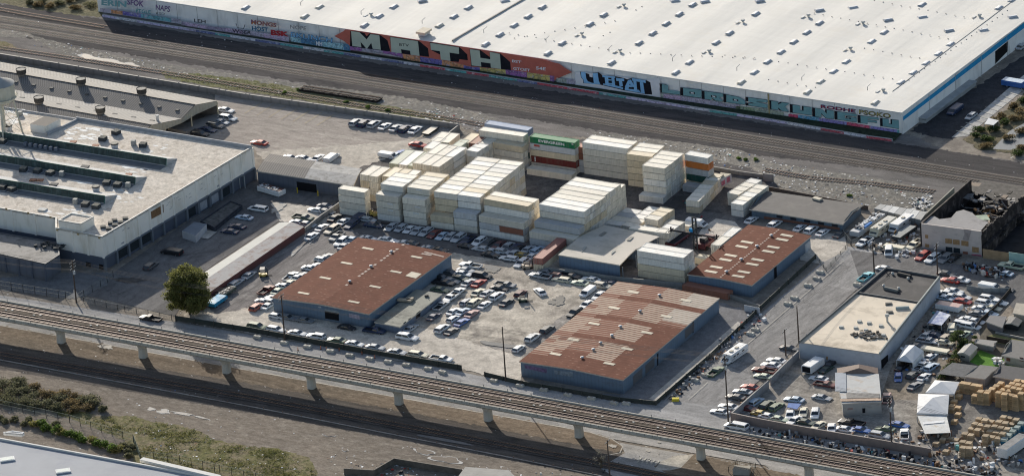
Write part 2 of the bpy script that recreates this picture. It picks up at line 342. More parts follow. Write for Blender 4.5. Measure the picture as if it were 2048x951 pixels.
for x, y, rx, ry in ((658,870,12,3),(848,903,18,7),(893,919,28,7.5),(690,899,8,3),(830,895,10,1.6),(965,935,12,2.5),(1010,938,12,4)): puddle(x, y, rx, ry, m_pudb, rim=.16)
for x, y, rx, ry, r_ in ((603,492,20,2.4,-.75),(593,500,13,5,-.75),(628,480,10,2.4,-.7)): puddle(x, y, rx, ry, m_pud, r_, .3)
m_oil = mat('oil_stain', (.075,.07,.066), .25, .6, rough=.6)
for x, y, rx, ry in ((1120,598,12,7),(1115,606,16,5),(1360,400,18,6),(1350,410,20,7),(985,540,16,6),(430,592,20,4),(262,560,30,4),(1300,420,26,5),(700,455,20,5)): blob('oil_stain', x, y, rx, ry, m_oil, .45, rot=.0)
m_pch = mat('asphalt_patch', (.17,.165,.16), .15, .5)
m_pch2 = mat('pale_patch', (.36,.34,.31), .15, .5)
for x, y, rx, ry, r_ in ((983,536,16,5,.2),(1000,690,42,4,.15),(890,880,60,3,.18)): blob('asphalt_patch', x, y, rx, ry, m_pch, .15, rot=r_)
for x, y, rx, ry, r_ in ((212,694,14,4,.15),(780,716,26,3,.2),(557,417,16,5,-.5),(1225,892,10,3,.2),(1319,884,4,1.6,.2),(1297,902,4,1.8,.2)): blob('pale_patch', x, y, rx, ry, m_pch2, .3, rot=r_)
# painted lines
m_line = mat('worn_line_paint', (.45,.43,.38), .25, 1.5); m_yel = mat('worn_yellow_paint', (.36,.29,.14), .3, 1.5)
def line(name, pts, wd, m, zz=None):
    LZ[0] += .0008; mb = MB()
    for a, b in zip(pts, pts[1:]):
        A, B = P(*a), P(*b); d = (B-A).normalized()*1; n_ = Vector((-d.y, d.x, 0))*wd/2; A.z = B.z = zz or LZ[0]
        mb.poly([A-n_, B-n_, B+n_, A+n_])
    o = mb.build(name, m); o['kind'] = 'structure'; return o
for i in range(7):
    x, y = 668-i*24, 228-i*4
    line('parking_line', [(x, y+2), (x-34, y+24)], .12, m_yel)
for i in range(3): line('parking_line', [(820+i*14,282-i*3), (850+i*14, 262)], .12, m_yel)
for i in range(14):
    t = i/13; x, y = lerp(2040, 1912, t), lerp(160, 262, t)
    line('parking_line', [(x, y), (x+26, y+7)], .22, m_line)
line('lane_line', [(1688,522),(1615,585),(1560,632),(1480,702)], .14, m_line)
line('lane_line', [(1478,705),(1430,748)], .14, m_line)
for a in range(12):
    x = 60+a*95; line('lane_dash', [(x,(x*.1815)+650), (x+26, (x+26)*.1815+650)], .12, m_line)
for i in range(5):
    line('crossing_mark', [(1275+i*9,925+i*1.6), (1283+i*9,915+i*1.6)], .35, m_line)
for i in range(4): line('lane_arrow', [(1377+i*10,800-i*9),(1386+i*10,792-i*9)], .14, m_line)
# kerbs
m_kerb = mat('kerb_concrete', (.36,.34,.31), .2, 1)
def strip(name, pts, wd, h, m, label=None, cat=None, z0=0., group=None, px=True, cap=None):
    mb = MB(); W = [P(*q) if px else Vector(q) for q in pts]
    for i, (A, B) in enumerate(zip(W, W[1:])):
        d = (B-A); d.z = 0; d.normalize(); n_ = Vector((-d.y, d.x, 0))*wd/2; e = d*wd*.5*(0 if len(W) == 2 else .9)
        A2, B2 = A-(e if i else e*0), B+e
        q = [(A2-n_), (B2-n_), (B2+n_), (A2+n_)]
        mb.prism([(v.x, v.y) for v in q], z0+.001*i, z0+h+.003*i, 0, None if cap is None else 1)
    o = mb.build(name, [m] if cap is None else [m, cap])
    if label: tag(o, label, cat, group)
    else: o['kind'] = 'structure'
    return o
strip('kerb', [(0,650.5),(520,744.5),(1020,835),(1180,864),(1225,878),(1246,892),(1240,905),(1215,910)], .25, .1, m_kerb)
strip('kerb', [(1330,800),(1400,738),(1520,634),(1640,532)], .3, .1, m_kerb)
strip('kerb', [(1385,908),(1345,911),(1320,924),(1308,935)], .25, .1, m_kerb)
# ------------------------------------------------------------------ railway tracks
m_steel = mat('rail_steel', (.11,.072,.058), .15, 1, rough=.6, metal=.1)
m_rust = mat('rusty_rail', (.20,.12,.085), .2, 1, rough=.6, metal=.3)
m_tie = mat('sleeper_wood', (.068,.058,.052), .3, .7)
m_tiec = mat('sleeper_concrete', (.20,.185,.17), .3, .7)
def track(name, pts, label, rails=m_steel, tie=m_tie, z=.08, gauge=1.5, step=.75, top=.12, parent=None, tl=2.5):
    W = [P(*q) for q in pts]; root = thing(name, label, 'railway track', W[0]) if parent is None else parent
    for s in (-1, 1):
        mb = MB()
        for A, B in zip(W, W[1:]):
            d = (B-A).normalized(); n_ = Vector((-d.y, d.x, 0))
            a, b = A+n_*(s*gauge/2), B+n_*(s*gauge/2)
            q = [a-n_*.05, b-n_*.05, b+n_*.05, a+n_*.05]
            mb.prism([(v.x, v.y) for v in q], z+top*.4, z+top)
        mb.build('rail', rails, root)
    mb = MB()
    for A, B in zip(W, W[1:]):
        L = (B-A).length; d = (B-A).normalized(); ang = math.atan2(d.y, d.x); k = int(L/step)
        for i in range(k):
            c_ = A+d*(i+.5)*step; mb.box((c_.x, c_.y, z), (.26, tl, .1+.02*R.random()), ang+R.uniform(-.02,.02))
    mb.build('sleepers', tie, root); return root
m_tb = mat('track_bed_dark', (.092,.08,.072), .3, .35)
for tp in ([(-250,-8),(0,37),(520,118),(1020,197.5),(1528,280),(2048,363),(2500,436)],[(-250,7),(0,52),(520,133),(1020,213),(1528,296),(2048,379),(2500,452)],[(-300,648),(0,709),(520,799),(1020,893),(1240,935),(1420,972)]): line('track_bed', tp, 3.4, m_tb, .065 if tp[0][1] < 100 else LZ[0]+.01)
track('railway_track', [(-250,-8),(0,37),(520,118),(1020,197.5),(1528,280),(2048,363),(2500,436)], 'upper of two main railway tracks passing below the painted warehouse wall')
track('railway_track', [(-250,7),(0,52),(520,133),(1020,213),(1528,296),(2048,379),(2500,452)], 'lower of two main railway tracks beside the grey ballast path')
track('railway_track', [(-200,60),(0,96),(150,118),(330,146),(520,178),(700,208),(860,232),(1000,256)], 'rusty weed-grown siding above the grey retaining wall', m_rust, m_tie, z=.09)
track('railway_track', [(1528,340),(1620,356),(1740,367),(1870,384)], 'rusty siding crossing the littered waste ground', m_rust, m_tie, z=.09)
track('railway_track', [(-60,8),(60,30),(212,55)], 'short siding ending at the painted warehouse corner', m_rust, m_tie, z=.09)
track('railway_track', [(-300,648),(0,709),(520,799),(1020,893),(1240,935),(1420,972)], 'single track running in the viaduct shadow', m_rust, m_tie, z=LZ[0]+.05)
# low white guard strip with stub posts
gd = thing('track_guard', 'low pale guard strip with small stub posts beside the lower track', 'guard rail', P(0,720))
mb = MB(); mp = MB()
A, B = P(-300,665), P(0,720); pts = [P(-300,665), P(0,720), P(520,817), P(1020,915), P(1300,972)]
for A, B in zip(pts, pts[1:]):
    d = (B-A).normalized(); n_ = Vector((-d.y, d.x, 0))*.07
    mb.prism([(v.x, v.y) for v in (A-n_, B-n_, B+n_, A+n_)], .14, .3)
    for i in range(int((B-A).length/5)):
        c_ = A+d*(i*5+1); mp.box((c_.x, c_.y, .3), (.12,.12,.6))
mb.build('guard_rail', mat('guard_white', (.40,.36,.33), .3, .3, streak=((.25,.14,.12), .2, .7)), gd); mp.build('post', m_rust, gd)
# stack of old sleepers lying beside the siding
mb = MB(); A, B = P(*z2(310,530)), P(*z2(770,600)); d = (B-A).normalized(); an = math.atan2(d.y, d.x)
tr = thing('sleeper_pile', 'dark old track panels piled on the grass beside the siding', 'track panel', A)
for k in range(2):
    mb = MB()
    for i in range(95):
        c_ = A+d*(i*.66)*((B-A).length/62.)+Vector((0, 0, .15+.3*k+R.uniform(0,.12))); mb.box(c_, (.3, 2.5+R.uniform(-.3,.4), .22), an+R.uniform(-.1,.1))
    mb.build('sleepers', mat('tarred_sleeper', (.04,.033,.03), .3, .7), tr)
mb = MB()
for s in (-.7,.7):
    n_ = Vector((-d.y, d.x, 0))*s; mb.tube(A+n_+Vector((0,0,.75)), B+n_+Vector((0,0,.7)), .07)
mb.build('rail', m_rust, tr)
# ------------------------------------------------------------------ viaduct
m_conc = mat('viaduct_concrete', (.44,.42,.38), .16, .25, streak=((.16,.15,.14), .6, .55))
m_colm = mat('column_concrete', (.50,.48,.44), .14, .3, streak=((.2,.19,.18), .8, .4))
m_deck = mat('deck_brown', (.09,.055,.043), .25, .25, stain=((.19,.13,.105), .5, .6))
va = thing('railway_viaduct', 'long elevated two-track concrete railway viaduct crossing in front of the yards', 'viaduct', P(800,800))
ZD = 5.7
NE = [(-300,580),(0,635),(520,729),(1020,817),(1530,911),(1764,953),(2300,1050)]   # near top edge
FE = [(-300,545),(0,599),(520,691),(1015,778.5),(1530,870),(1965,949),(2300,1010)]
def edge(E, t, z):
    x = lerp(-300, 2300, t)
    for a, b in zip(E, E[1:]):
        if a[0] <= x <= b[0]: return P(x, lerp(a[1], b[1], (x-a[0])/(b[0]-a[0])), z)
A0, A1 = P(-300,580.3,ZD), P(2300,1050,ZD); B0, B1 = P(-300,546,ZD), P(2300,1009.5,ZD)
dv = (A1-A0).normalized(); LV = (A1-A0).length; nv = Vector((-dv.y, dv.x, 0)); WV = ((B0-A0).dot(nv)+(B1-A1).dot(nv))/2
if WV < 0: nv = -nv; WV = -WV
WV = max(8.5, min(10.5, WV)); VX = -LV*0
def VP(s, u, z): q = A0+dv*s+nv*u; return Vector((q.x, q.y, z))
def vbar(name, u0, u1, z0, z1, m, parent=va, a=0, b=None):
    mb = MB(); b = LV if b is None else b
    mb.prism([(v.x, v.y) for v in (VP(a,u0,0), VP(b,u0,0), VP(b,u1,0), VP(a,u1,0))], z0, z1); return mb.build(name, m, parent)
mb = MB()
for u0, u1 in ((.3, WV/2-.35), (WV/2+.35, WV-.3)):
    n0 = [VP(0,u0,ZD-.55), VP(0,u1,ZD-.55), VP(0,u1-.7,ZD-1.35), VP(0,u0+.7,ZD-1.35)]; n1 = [v+dv*LV for v in n0]; mb.hull(n0, n1)
    mb.prism([(v.x, v.y) for v in (VP(0,u0,0), VP(LV,u0,0), VP(LV,u1,0), VP(0,u1,0))], ZD-.55, ZD-.35)
mb.build('girder', m_conc, va)
vbar('deck', .25, WV-.25, ZD-.36, ZD-.28, m_deck)
m_pipe = mat('parapet_concrete', (.42,.40,.355), .14, .5, streak=((.25,.23,.2), .5, .5))
for u in (0, WV-.32):
    vbar('parapet', u, u+.32, ZD-.6, ZD+.12, m_pipe)
mbp = MB()
for i in range(int(LV/6)):
    for u in (.16, WV-.16):
        q = VP(i*6+2, u, ZD+.12); mbp.box(q+Vector((0,0,.22)), (.09,.09,.5))
mbp.build('railing_post', mat('post_grey', (.12,.12,.12)), va)
mbp = MB()
for i in range(int(LV/1.9)): q = VP(i*1.9, .02, ZD-.1); mbp.box(q, (.10, .12, .46), math.atan2(dv.y, dv.x))
mbp.build('parapet_joint', mat('joint_dark', (.20,.19,.17)), va)
m_drail = mat('deck_rail_steel', (.24,.19,.165), .2, .3, rough=.5, metal=.35)
for u in (WV*.13+.55, WV*.13+2.05, WV*.87-2.05, WV*.87-.55):
    vbar('rail', u-.08, u+.08, ZD-.27, ZD-.08, m_drail)
m_drail = mat('deck_rail_steel', (.24,.19,.165), .2, .3, rough=.5, metal=.35)
m_3rd = mat('third_rail_cover', (.20,.155,.12), .4, .25, stain=((.10,.07,.05), .9, .35))
for u in (WV*.13+2.75, WV*.87-2.8, WV/2-.22, WV/2+.25):
    vbar('third_rail', u-.13, u+.13, ZD-.27, ZD+.02, m_3rd)
for u in (WV*.13-.15, WV*.87+.1): vbar('cable_trough', u-.14, u+.14, ZD-.27, ZD-.1, m_3rd)
mbp = MB()
for i in range(int(LV/7.7)):
    for u in (WV/2-.22, WV/2+.25): mbp.box(VP(i*7.7+(u*3 % 5), u, ZD+.08), (.5,.3,.12), math.atan2(dv.y, dv.x))
mbp.build('cover_bracket', mat('bracket_white', (.62,.6,.55)), va)
mbp = MB()
for i in range(int(LV/1.3)):
    for u in (WV*.13+1.3, WV*.87-1.3): mbp.box(VP(i*1.3, u, ZD-.25), (.3,2.3,.07), math.atan2(dv.y, dv.x))
mbp.build('sleepers', mat('deck_sleeper', (.095,.062,.05), .3, .5), va)
for i in range(9): mbp = MB(); mbp.box(VP(118+i*33, WV/2, ZD-.22), (.7, WV-.8, .10), math.atan2(dv.y, dv.x)); mbp.build('expansion_joint', mat('joint_black', (.02,.02,.02)), va)
for x, y in ((-40,652),(126,682),(289.5,712),(456,742.5),(625,774),(798.6,806.5),(976,840),(1155.4,875),(1397,921),(1612,962)):
    q = P(x, y); s = (q-A0).dot(dv); q = VP(s, WV/2, 0); an = math.atan2(dv.y, dv.x); mb = MB()
    def loop(hx, hy, z): 
        r_ = []
        for sx, sy in ((-1,-.55),(-.55,-1),(.55,-1),(1,-.55),(1,.55),(.55,1),(-.55,1),(-1,.55)):
            r_.append(q+dv*sx*hx+nv*sy*hy+Vector((0,0,z)))
        return r_
    mb.hull(loop(.95,.95,0), loop(.85,.85,2.3)); mb.hull(loop(.85,.85,2.3), loop(1.05,1.5,ZD-2.1), cap=False); mb.build('column', m_colm, va)
    mb = MB(); mb.hull([VP(s-.8,WV/2-1.7,ZD-2.15), VP(s+.8,WV/2-1.7,ZD-2.15), VP(s+.8,WV/2+1.7,ZD-2.15), VP(s-.8,WV/2+1.7,ZD-2.15)], [VP(s-.8,.9,ZD-1.36), VP(s+.8,.9,ZD-1.36), VP(s+.8,WV-.9,ZD-1.36), VP(s-.8,WV-.9,ZD-1.36)]); mb.build('pier_cap', m_conc, va)
# ------------------------------------------------------------------ text and wall drawing
def mesh_text(s, bold=.0):
    cu = bpy.data.curves.new('t', 'FONT'); cu.body = s; cu.offset = bold; cu.resolution_u = 3
    o = bpy.data.objects.new('t', cu); COL.objects.link(o); bpy.context.view_layer.update()
    me = bpy.data.meshes.new_from_object(o.evaluated_get(bpy.context.evaluated_depsgraph_get()))
    vs = [tuple(v.co) for v in me.vertices]; fs = [tuple(p.vertices) for p in me.polygons]
    bpy.data.objects.remove(o); bpy.data.curves.remove(cu); bpy.data.meshes.remove(me); return vs, fs
class Wall:
    """vertical plane through two ground points; pixel measurements are read onto it"""
    def __init__(s, A, B, out=-1):
        s.A, s.B = Vector(A), Vector(B); d = s.B-s.A; d.z = 0; s.d = d.normalized(); s.n = Vector((s.d.y, -s.d.x, 0))
        if s.n.dot(AF) > 0: s.n = -s.n
    def at(s, x, y, off=0.):
        r = AF+AR*((x-1024.2)/FPX)-AU*((y-475.3)/FPX); p0 = s.A+s.n*off
        return CAM+r*((p0-CAM).dot(s.n)/r.dot(s.n))
    def poly(s, mb, zf, pts, off, mi=0):
        q = [s.at(*(zf(*p) if zf else p), off) for p in pts]; 
        nn = Vector((0,0,0))
        for i in range(len(q)): a, b = q[i]-q[0], q[(i+1) % len(q)]-q[0]; nn += a.cross(b)
        if nn.dot(s.n) < 0: q = q[::-1]
        mb.poly(q, mi)
    def text(s, mb, zf, quad, txt, off, mi=0, bold=0.):
        vs, fs = mesh_text(txt, bold)
        if not vs: return
        x0, x1 = min(v[0] for v in vs), max(v[0] for v in vs); y0, y1 = min(v[1] for v in vs), max(v[1] for v in vs)
        q = [s.at(*(zf(*p) if zf else p), off) for p in quad]   # TL TR BR BL
        W = []
        for v in vs:
            u, t = (v[0]-x0)/(x1-x0), (v[1]-y0)/(y1-y0)
            W.append(q[3].lerp(q[2], u).lerp(q[0].lerp(q[1], u), t))
        k = len(mb.v); mb.v += W
        for f in fs: mb.f.append(tuple(k+i for i in f)); mb.mi.append(mi); mb.uv.append(None)
def gtag(name, seed, cols, bg, cell=.55, dark=.5):
    """sprayed tags: blobs of colour with dark outlines, read along the wall"""
    m, t, b = _mat(name); v = _pos(t, (1, 1, 1), uv=True)
    nz = _n(t, 'ShaderNodeTexNoise'); nz.inputs['Scale'].default_value = 1.2; nz.inputs['Detail'].default_value = 3; t.links.new(v, nz.inputs[0])
    ad = _n(t, 'ShaderNodeVectorMath', operation='MULTIPLY_ADD'); t.links.new(nz.outputs[1], ad.inputs[0]); ad.inputs[1].default_value = (1.5, 1.5, 0); t.links.new(v, ad.inputs[2])
    big = _n(t, 'ShaderNodeTexVoronoi'); big.inputs['Scale'].default_value = .16; big.voronoi_dimensions = '1D'
    sp = _n(t, 'ShaderNodeSeparateXYZ'); t.links.new(v, sp.inputs[0]); a1 = _n(t, 'ShaderNodeMath', operation='ADD'); a1.inputs[1].default_value = seed*17.3; t.links.new(sp.outputs[0], a1.inputs[0]); t.links.new(a1.outputs[0], big.inputs['W'])
    s1 = _n(t, 'ShaderNodeSeparateColor'); t.links.new(big.outputs['Color'], s1.inputs[0])
    st = [(i/len(cols), c) for i, c in enumerate(cols)]; cc = _ramp(t, s1.outputs[0], st); t.nodes[-1].color_ramp.interpolation = 'CONSTANT'
    sm = _n(t, 'ShaderNodeTexVoronoi', feature='DISTANCE_TO_EDGE'); sm.inputs['Scale'].default_value = cell; t.links.new(ad.outputs[0], sm.inputs[0])
    cc = _mix(t, _rng(t, _noise(t, v, .9, 4), .54, .68), cc, bg)
    cc = _mix(t, _rng(t, sm.outputs[0], .02, .10, dark, 0), cc, (.03, .03, .04))
    cc = _mul(t, _mix(t, _rng(t, _noise(t, v, 2.6, 2), .6, .7, 0, .5), cc, (.6, .6, .6)), 1.5)
    t.links.new(cc, b.inputs['Base Color']); b.inputs['Roughness'].default_value = .8; return m
def band(W, px_top, px_bot, off, m, name, parent, z=None):
    """strip on a wall between two pixel lines (left to right)"""
    mb = MB(); n = len(px_top)
    for i in range(n-1):
        q = [W.at(*px_bot[i], off), W.at(*px_bot[i+1], off), W.at(*px_top[i+1], off), W.at(*px_top[i], off)]
        uv = [((p-W.A).dot(W.d), p.z) for p in q]; mb.poly(q, 0, uv)
    return mb.build(name, m, parent)
# ------------------------------------------------------------------ painted warehouse
m_white = mat('warehouse_wall_white', (.86,.85,.83), .06, .15, streak=((.40,.39,.37), .35, .6))
m_roofw = mat('white_membrane', (.80,.785,.75), .05, .04, stain=((.66,.63,.57), .55, .06), streak=None)
def m_roof_membrane():
    m, t, b = _mat('white_roof_membrane'); v = _pos(t)
    c = _mul(t, (.655,.635,.59), _rng(t, _noise(t, v, .03, 6, .6, .6), .3, .7, .93, 1.04))
    v2 = _pos(t, (.05, .9, 1), rot=-.03); c = _mul(t, c, _rng(t, _noise(t, v2, 1, 3), .3, .7, .965, 1.02))
    v3 = _pos(t, (.9, .04, 1), rot=-.03); c = _mul(t, c, _rng(t, _noise(t, v3, 1, 3), .3, .7, .955, 1.02))
    c = _mix(t, _rng(t, _noise(t, v, .11, 8, .75), .54, .74, 0, .6), c, (.60, .55, .47))
    bn = _n(t, 'ShaderNodeBump'); bn.inputs['Distance'].default_value = .25; bn.inputs['Strength'].default_value = .35
    t.links.new(_noise(t, _pos(t, (.5, .12, 1)), .6, 3), bn.inputs['Height']); t.links.new(bn.outputs[0], b.inputs['Normal'])
    t.links.new(c, b.inputs['Base Color']); b.inputs['Roughness'].default_value = .75; b.inputs['Specular IOR Level'].default_value = .2; return m
m_mem = m_roof_membrane()
WZ = 0.0
CR = P(1804,268); G0 = P(200,30)
HW = (CR.y*0+ (268-226)/7.9)
wl = Wall(G0, CR)
HW = wl.at(1804,226).z
wh = thing('painted_warehouse', 'huge flat white-roofed warehouse with a long graffiti-covered wall beside the railway', 'warehouse', CR)
TL = P(193,-16.6,HW); TR = P(1804,226,HW); 
BRr = P(2048,44,HW); dR = (BRr-TR).normalized()
dF = (TL-TR).normalized()
NWc = TR+dF*215+dR*260; C4 = [TL, TR, TR+dR*260, TL+dR*260]
C4[0] = Vector((*TL.xy, HW))
mb = MB(); mb.prism([(v.x, v.y) for v in C4], 0, HW, 0); mb.build('wall', m_white, wh)
mb = MB(); n_ = 46
out = (wl.n*.25)
def RF(u, v): return C4[0].lerp(C4[1], u).lerp(C4[3].lerp(C4[2], u), v)
HX, HY = 80, 60; grid = [[RF(i/HX, j/HY)+Vector((0, 0, .05+(0 if i in (0, HX) or j in (0, HY) else .18*math.sin(i/HX*3.14*14)**2+.05*R.random()))) for i in range(HX+1)] for j in range(HY+1)]
k = 0; mb.v = [p for row in grid for p in row]
for j in range(HY):
    for i in range(HX):
        a = j*(HX+1)+i; mb.f.append((a, a+1, a+HX+2, a+HX+1)); mb.mi.append(0); mb.uv.append(None)
mb.build('roof', m_mem, wh, smooth=True)
# eave edge and roof seams
m_edge = mat('roof_edge_metal', (.70,.69,.66), .1, .5); m_seam = mat('roof_seam_dark', (.30,.29,.27), .3, .6); m_pw = mat('panel_joint_grey', (.42,.41,.40), .2, .6)
mb = MB()
for a, b in ((C4[0], C4[1]), (C4[1], C4[2])): mb.tube(a+wl.n*.08+Vector((0,0,.06)), b+wl.n*.08+Vector((0,0,.06)), .13)
mb.build('roof_edge', m_edge, wh)
def roofline(pa, pb, wd, m, name, h=.12, z=None, dots=0):
    A, B = P(*pa, z), P(*pb, z); d = (B-A).normalized(); n_ = Vector((-d.y, d.x, 0))*wd/2; mb = MB()
    if dots:
        L = (B-A).length; k = int(L/dots)
        for i in range(k):
            q = A+d*(i+.5)*dots; mb.box(q+Vector((0,0,h*.3)), (wd*1.6, wd*1.6, h*.6))
    else: mb.prism([(v.x, v.y) for v in (A-n_, B-n_, B+n_, A+n_)], z, z+h)
    o = mb.build(name, m, wh)
    if dots: o['kind'] = 'stuff'
    return o
ZR = HW+.22
roofline((905,82),(1060,-8), .35, m_seam, 'parapet_seam', .3, ZR)
roofline((1785,183),(2062,-25), .12, m_seam, 'expansion_seam', .12, ZR)
roofline((905,82),(1060,-8), .9, mat('seam_flash', (.66,.65,.62)), 'seam_flashing', .04, ZR)
m_dot = mat('vent_dot_dark', (.12,.12,.12))
for a, b in (((1548,122),(1800,160)),((1620,25),(1920,82)),((1720,95),(1860,120)),((1528,158),(1650,178)),((1010,65),(1250,105)),((1250,105),(1528,118)),((1740,0),(1960,40)),((1240,40),(1010,80)),((1290,10),(1255,30)),((2020,18),(1785,183)),((1200,75),(1230,60)),((1440,110),(1530,118))):
    roofline(a, b, .13, m_dot, 'vent_dots', .2, ZR, dots=2.6)
for i in range(0):
    a = C4[1]+dR*(i*14+6); b = a+dF*210
    mb = MB(); n2 = dR*.05; mb.prism([(v.x, v.y) for v in (a-n2, b-n2, b+n2, a+n2)], HW+.2, HW+.235); mb.build('membrane_lap', mat('membrane_lap_grey', (.76,.745,.71), .1, .4), wh)
mb = MB(); L = (C4[1]-C4[0]).length; dw = (C4[1]-C4[0]).normalized()
for i in range(1, 38):
    q = C4[0]+dw*(i*L/38)+wl.n*.02; mb.prism([(v.x, v.y) for v in (q, q+dw*.10, q+dw*.10+wl.n*.03, q+wl.n*.03)], .3, HW-.1)
mb.build('panel_joint', m_pw, wh)
mb = MB()
for i in range(13):
    q = C4[0]+dw*((i+.5)*L/13)+wl.n*.2; mb.tube(q+Vector((0,0,HW+.1)), q+dR*1.6+Vector((0,0,HW+.3))-Vector((0,0,0)), .06)
    mb.tube(q+Vector((0,0,HW+.05)), q+Vector((0,0,HW-.8)), .08)
mb.build('downpipe', m_pw, wh)
# skylights and vents on the warehouse roof
m_sky = mat('skylight_grey', (.50,.51,.53), .15, .8, rough=.4); m_skt = mat('skylight_top', (.74,.74,.74), .1, .8, rough=.3); m_skw = mat('skylight_tan', (.62,.58,.50), .1, .8)
def hump(mb, c, L, Wd, h, ang):
    ca, sa = math.cos(ang), math.sin(ang)
    def T(x, y, z): return Vector((c.x+x*ca-y*sa, c.y+x*sa+y*ca, c.z+z))
    prof = ((-.5,0),(-.5,.45),(-.22,1),(.22,1),(.5,.45),(.5,0))
    A = [T(-L/2, Wd*p, h*q) for p, q in prof]; B = [T(L/2, Wd*p, h*q) for p, q in prof]
    for i in range(5): mb.poly([A[i], B[i], B[i+1], A[i+1]][::-1], 0 if i != 2 else 1)
    mb.poly(A, 0); mb.poly(B[::-1], 0)
    return mb
angR = math.atan2(dR.y, dR.x)
_sl = [z1(1460,45),z2(325,97),z2(413,42),z2(680,150),z2(768,96),z2(855,40),z2(1125,152),z2(1212,98),z2(1298,45),z2(1400,262),z2(1485,205),
 z3(55,150),z3(138,97),z3(222,42),z3(255,316),z3(340,256),z3(505,143),z3(587,88),z3(633,372),z3(797,255),z3(878,197),z3(958,140),z3(1036,84),z3(1115,28),z3(1097,370),z3(1015,430),z3(1255,253),z3(1335,196),z3(1490,82),z3(1405,488),z3(1483,430),
 z4(22,367),z4(102,309),z4(178,249),z4(255,193),z4(330,137),z4(337,486),z4(260,547),z4(415,425),z4(490,367),z4(640,247),z4(715,192),z4(662,609),z4(816,490),z4(888,432),z4(965,376),z4(1038,320),z4(1110,263),z4(1397,48),z4(1475,2),z4(940,28)]
_slx = [z4(330,60),z4(530,45),z4(738,118),z4(942,102),z4(1100,181),z4(1305,179),z4(1478,100),(1410,3),(1520,2),(845,2),(1350,2),(1010,2)]
proto = thing('roof_skylight', '', 'skylight'); mb = MB(); hump(mb, Vector((0,0,0)), 2.7, 1.6, .42, angR); mb.build('dome', [m_sky, m_skt], proto)
mb = MB(); mb.box((0,0,.06), (3.1,1.9,.16), angR); mb.build('kerb', m_sky, proto); proto_done(proto)
words = ['first','second','third','fourth','fifth','sixth','seventh','eighth','ninth','tenth','eleventh','twelfth','thirteenth','fourteenth','fifteenth','sixteenth','seventeenth','eighteenth','nineteenth','twentieth','twenty-first','twenty-second','twenty-third','twenty-fourth','twenty-fifth','twenty-sixth','twenty-seventh','twenty-eighth','twenty-ninth','thirtieth','thirty-first','thirty-second','thirty-third','thirty-fourth','thirty-fifth','thirty-sixth','thirty-seventh','thirty-eighth','thirty-ninth','fortieth']
def nth(i): return words[i] if i < len(words) else words[39]
GSL = 'skylights on the painted warehouse roof'
# the skylights repeat exactly, so all carry one true label and one group
for i, q in enumerate(_sl+_slx):
    tan = q in (_sl[1], _sl[2], _sl[6], _sl[29], _sl[36], _sl[37], _sl[42])
    dup(proto, P(*q, ZR), 0 if i < len(_sl) else -.75, mats=({'skylight_grey': m_skw} if tan else None),
        label=('yellowed tan box skylight on the white warehouse roof' if tan else ('grey domed skylight turned lengthwise on the white warehouse roof' if i >= len(_sl) else 'small grey domed skylight on the white warehouse roof')), group=GSL, scale=(.78,.78,.8))
proto_drop(proto)
m_ven = mat('vent_metal', (.50,.50,.48), .2, 2, rough=.5)
proto = thing('roof_vent', '', 'vent'); mb = MB(); mb.cyl((0,0,0), .42, .5, 10); mb.build('stem', m_ven, proto); mb = MB(); mb.cyl((0,0,.5), .75, .42, 12, r2=.55); mb.build('hood', m_ven, proto)
mb = MB(); mb.box((-1.6,-.9,.12), (2.0,1.0,.12), angR); mb.build('access_hatch', m_edge, proto); proto_done(proto)
for q in (z2(720,90),z3(708,35),z3(458,205),z3(685,305),z3(1215,308),z3(1415,130),z4(265,98),z4(590,140),z4(515,292),z4(710,540),z4(1282,98)):
    dup(proto, P(*q, ZR), 0, label='mushroom exhaust vent with pale hatch on white warehouse roof', group='mushroom vents on the warehouse roof', scale=(.75,.75,.75))
proto_drop(proto)
hv = thing('rooftop_unit', 'tan rooftop air unit near the seam above the large wall lettering', 'air unit', P(*z2(1035,205), ZR))
q = P(*z2(1035,205), ZR); mb = MB(); mb.box(q+Vector((0,0,.9)), (3.4,2.6,.5), angR); mb.build('casing', mat('unit_tan', (.56,.50,.40)), hv); mb = MB(); mb.box(q+Vector((0,0,.35)), (2.6,2.0,.7), angR); mb.build('plinth', m_sky, hv)
# right-hand wall: blue stripe, dock canopy, dark doorway
wr = Wall(TR, C4[2])
def onR(mb, px, off): wr.poly(mb, None, px, off)
mb = MB(); onR(mb, [z4(828,692), z4(1545,135), z4(1700,15), z4(1700,40), z4(1545,168), z4(828,716)], .06); mb.build('blue_stripe', mat('stripe_blue', (.03,.30,.58)), wh)
mb = MB(); onR(mb, [z4(1375,305), z4(1450,245), z4(1450,303), z4(1375,380)], .05); mb.build('doorway', mat('doorway_dark', (.012,.012,.014)), wh)
mb = MB()
for i in range(1, 8):
    q = TR+dR*(i*13.5)-dF*.03; mb.prism([(v.x, v.y) for v in (q, q+dR*.12, q+dR*.12-dF*.05, q-dF*.05)], 0, HW-.2)
mb.build('panel_joint', m_pw, wh)
q0 = P(*z4(900,745), .0); mb = MB(); a = TR+dR*8; b = TR+dR*34
mb.prism([(v.x, v.y) for v in (a, b, b-dF*2.2, a-dF*2.2)], 1.0, 1.25)
mb.prism([(v.x, v.y) for v in (a-dF*.02, b-dF*.02, b-dF*1.9, a-dF*1.9)], 0, .8); mb.build('loading_dock', mat('dock_grey', (.36,.37,.37), .15, .5), wh)
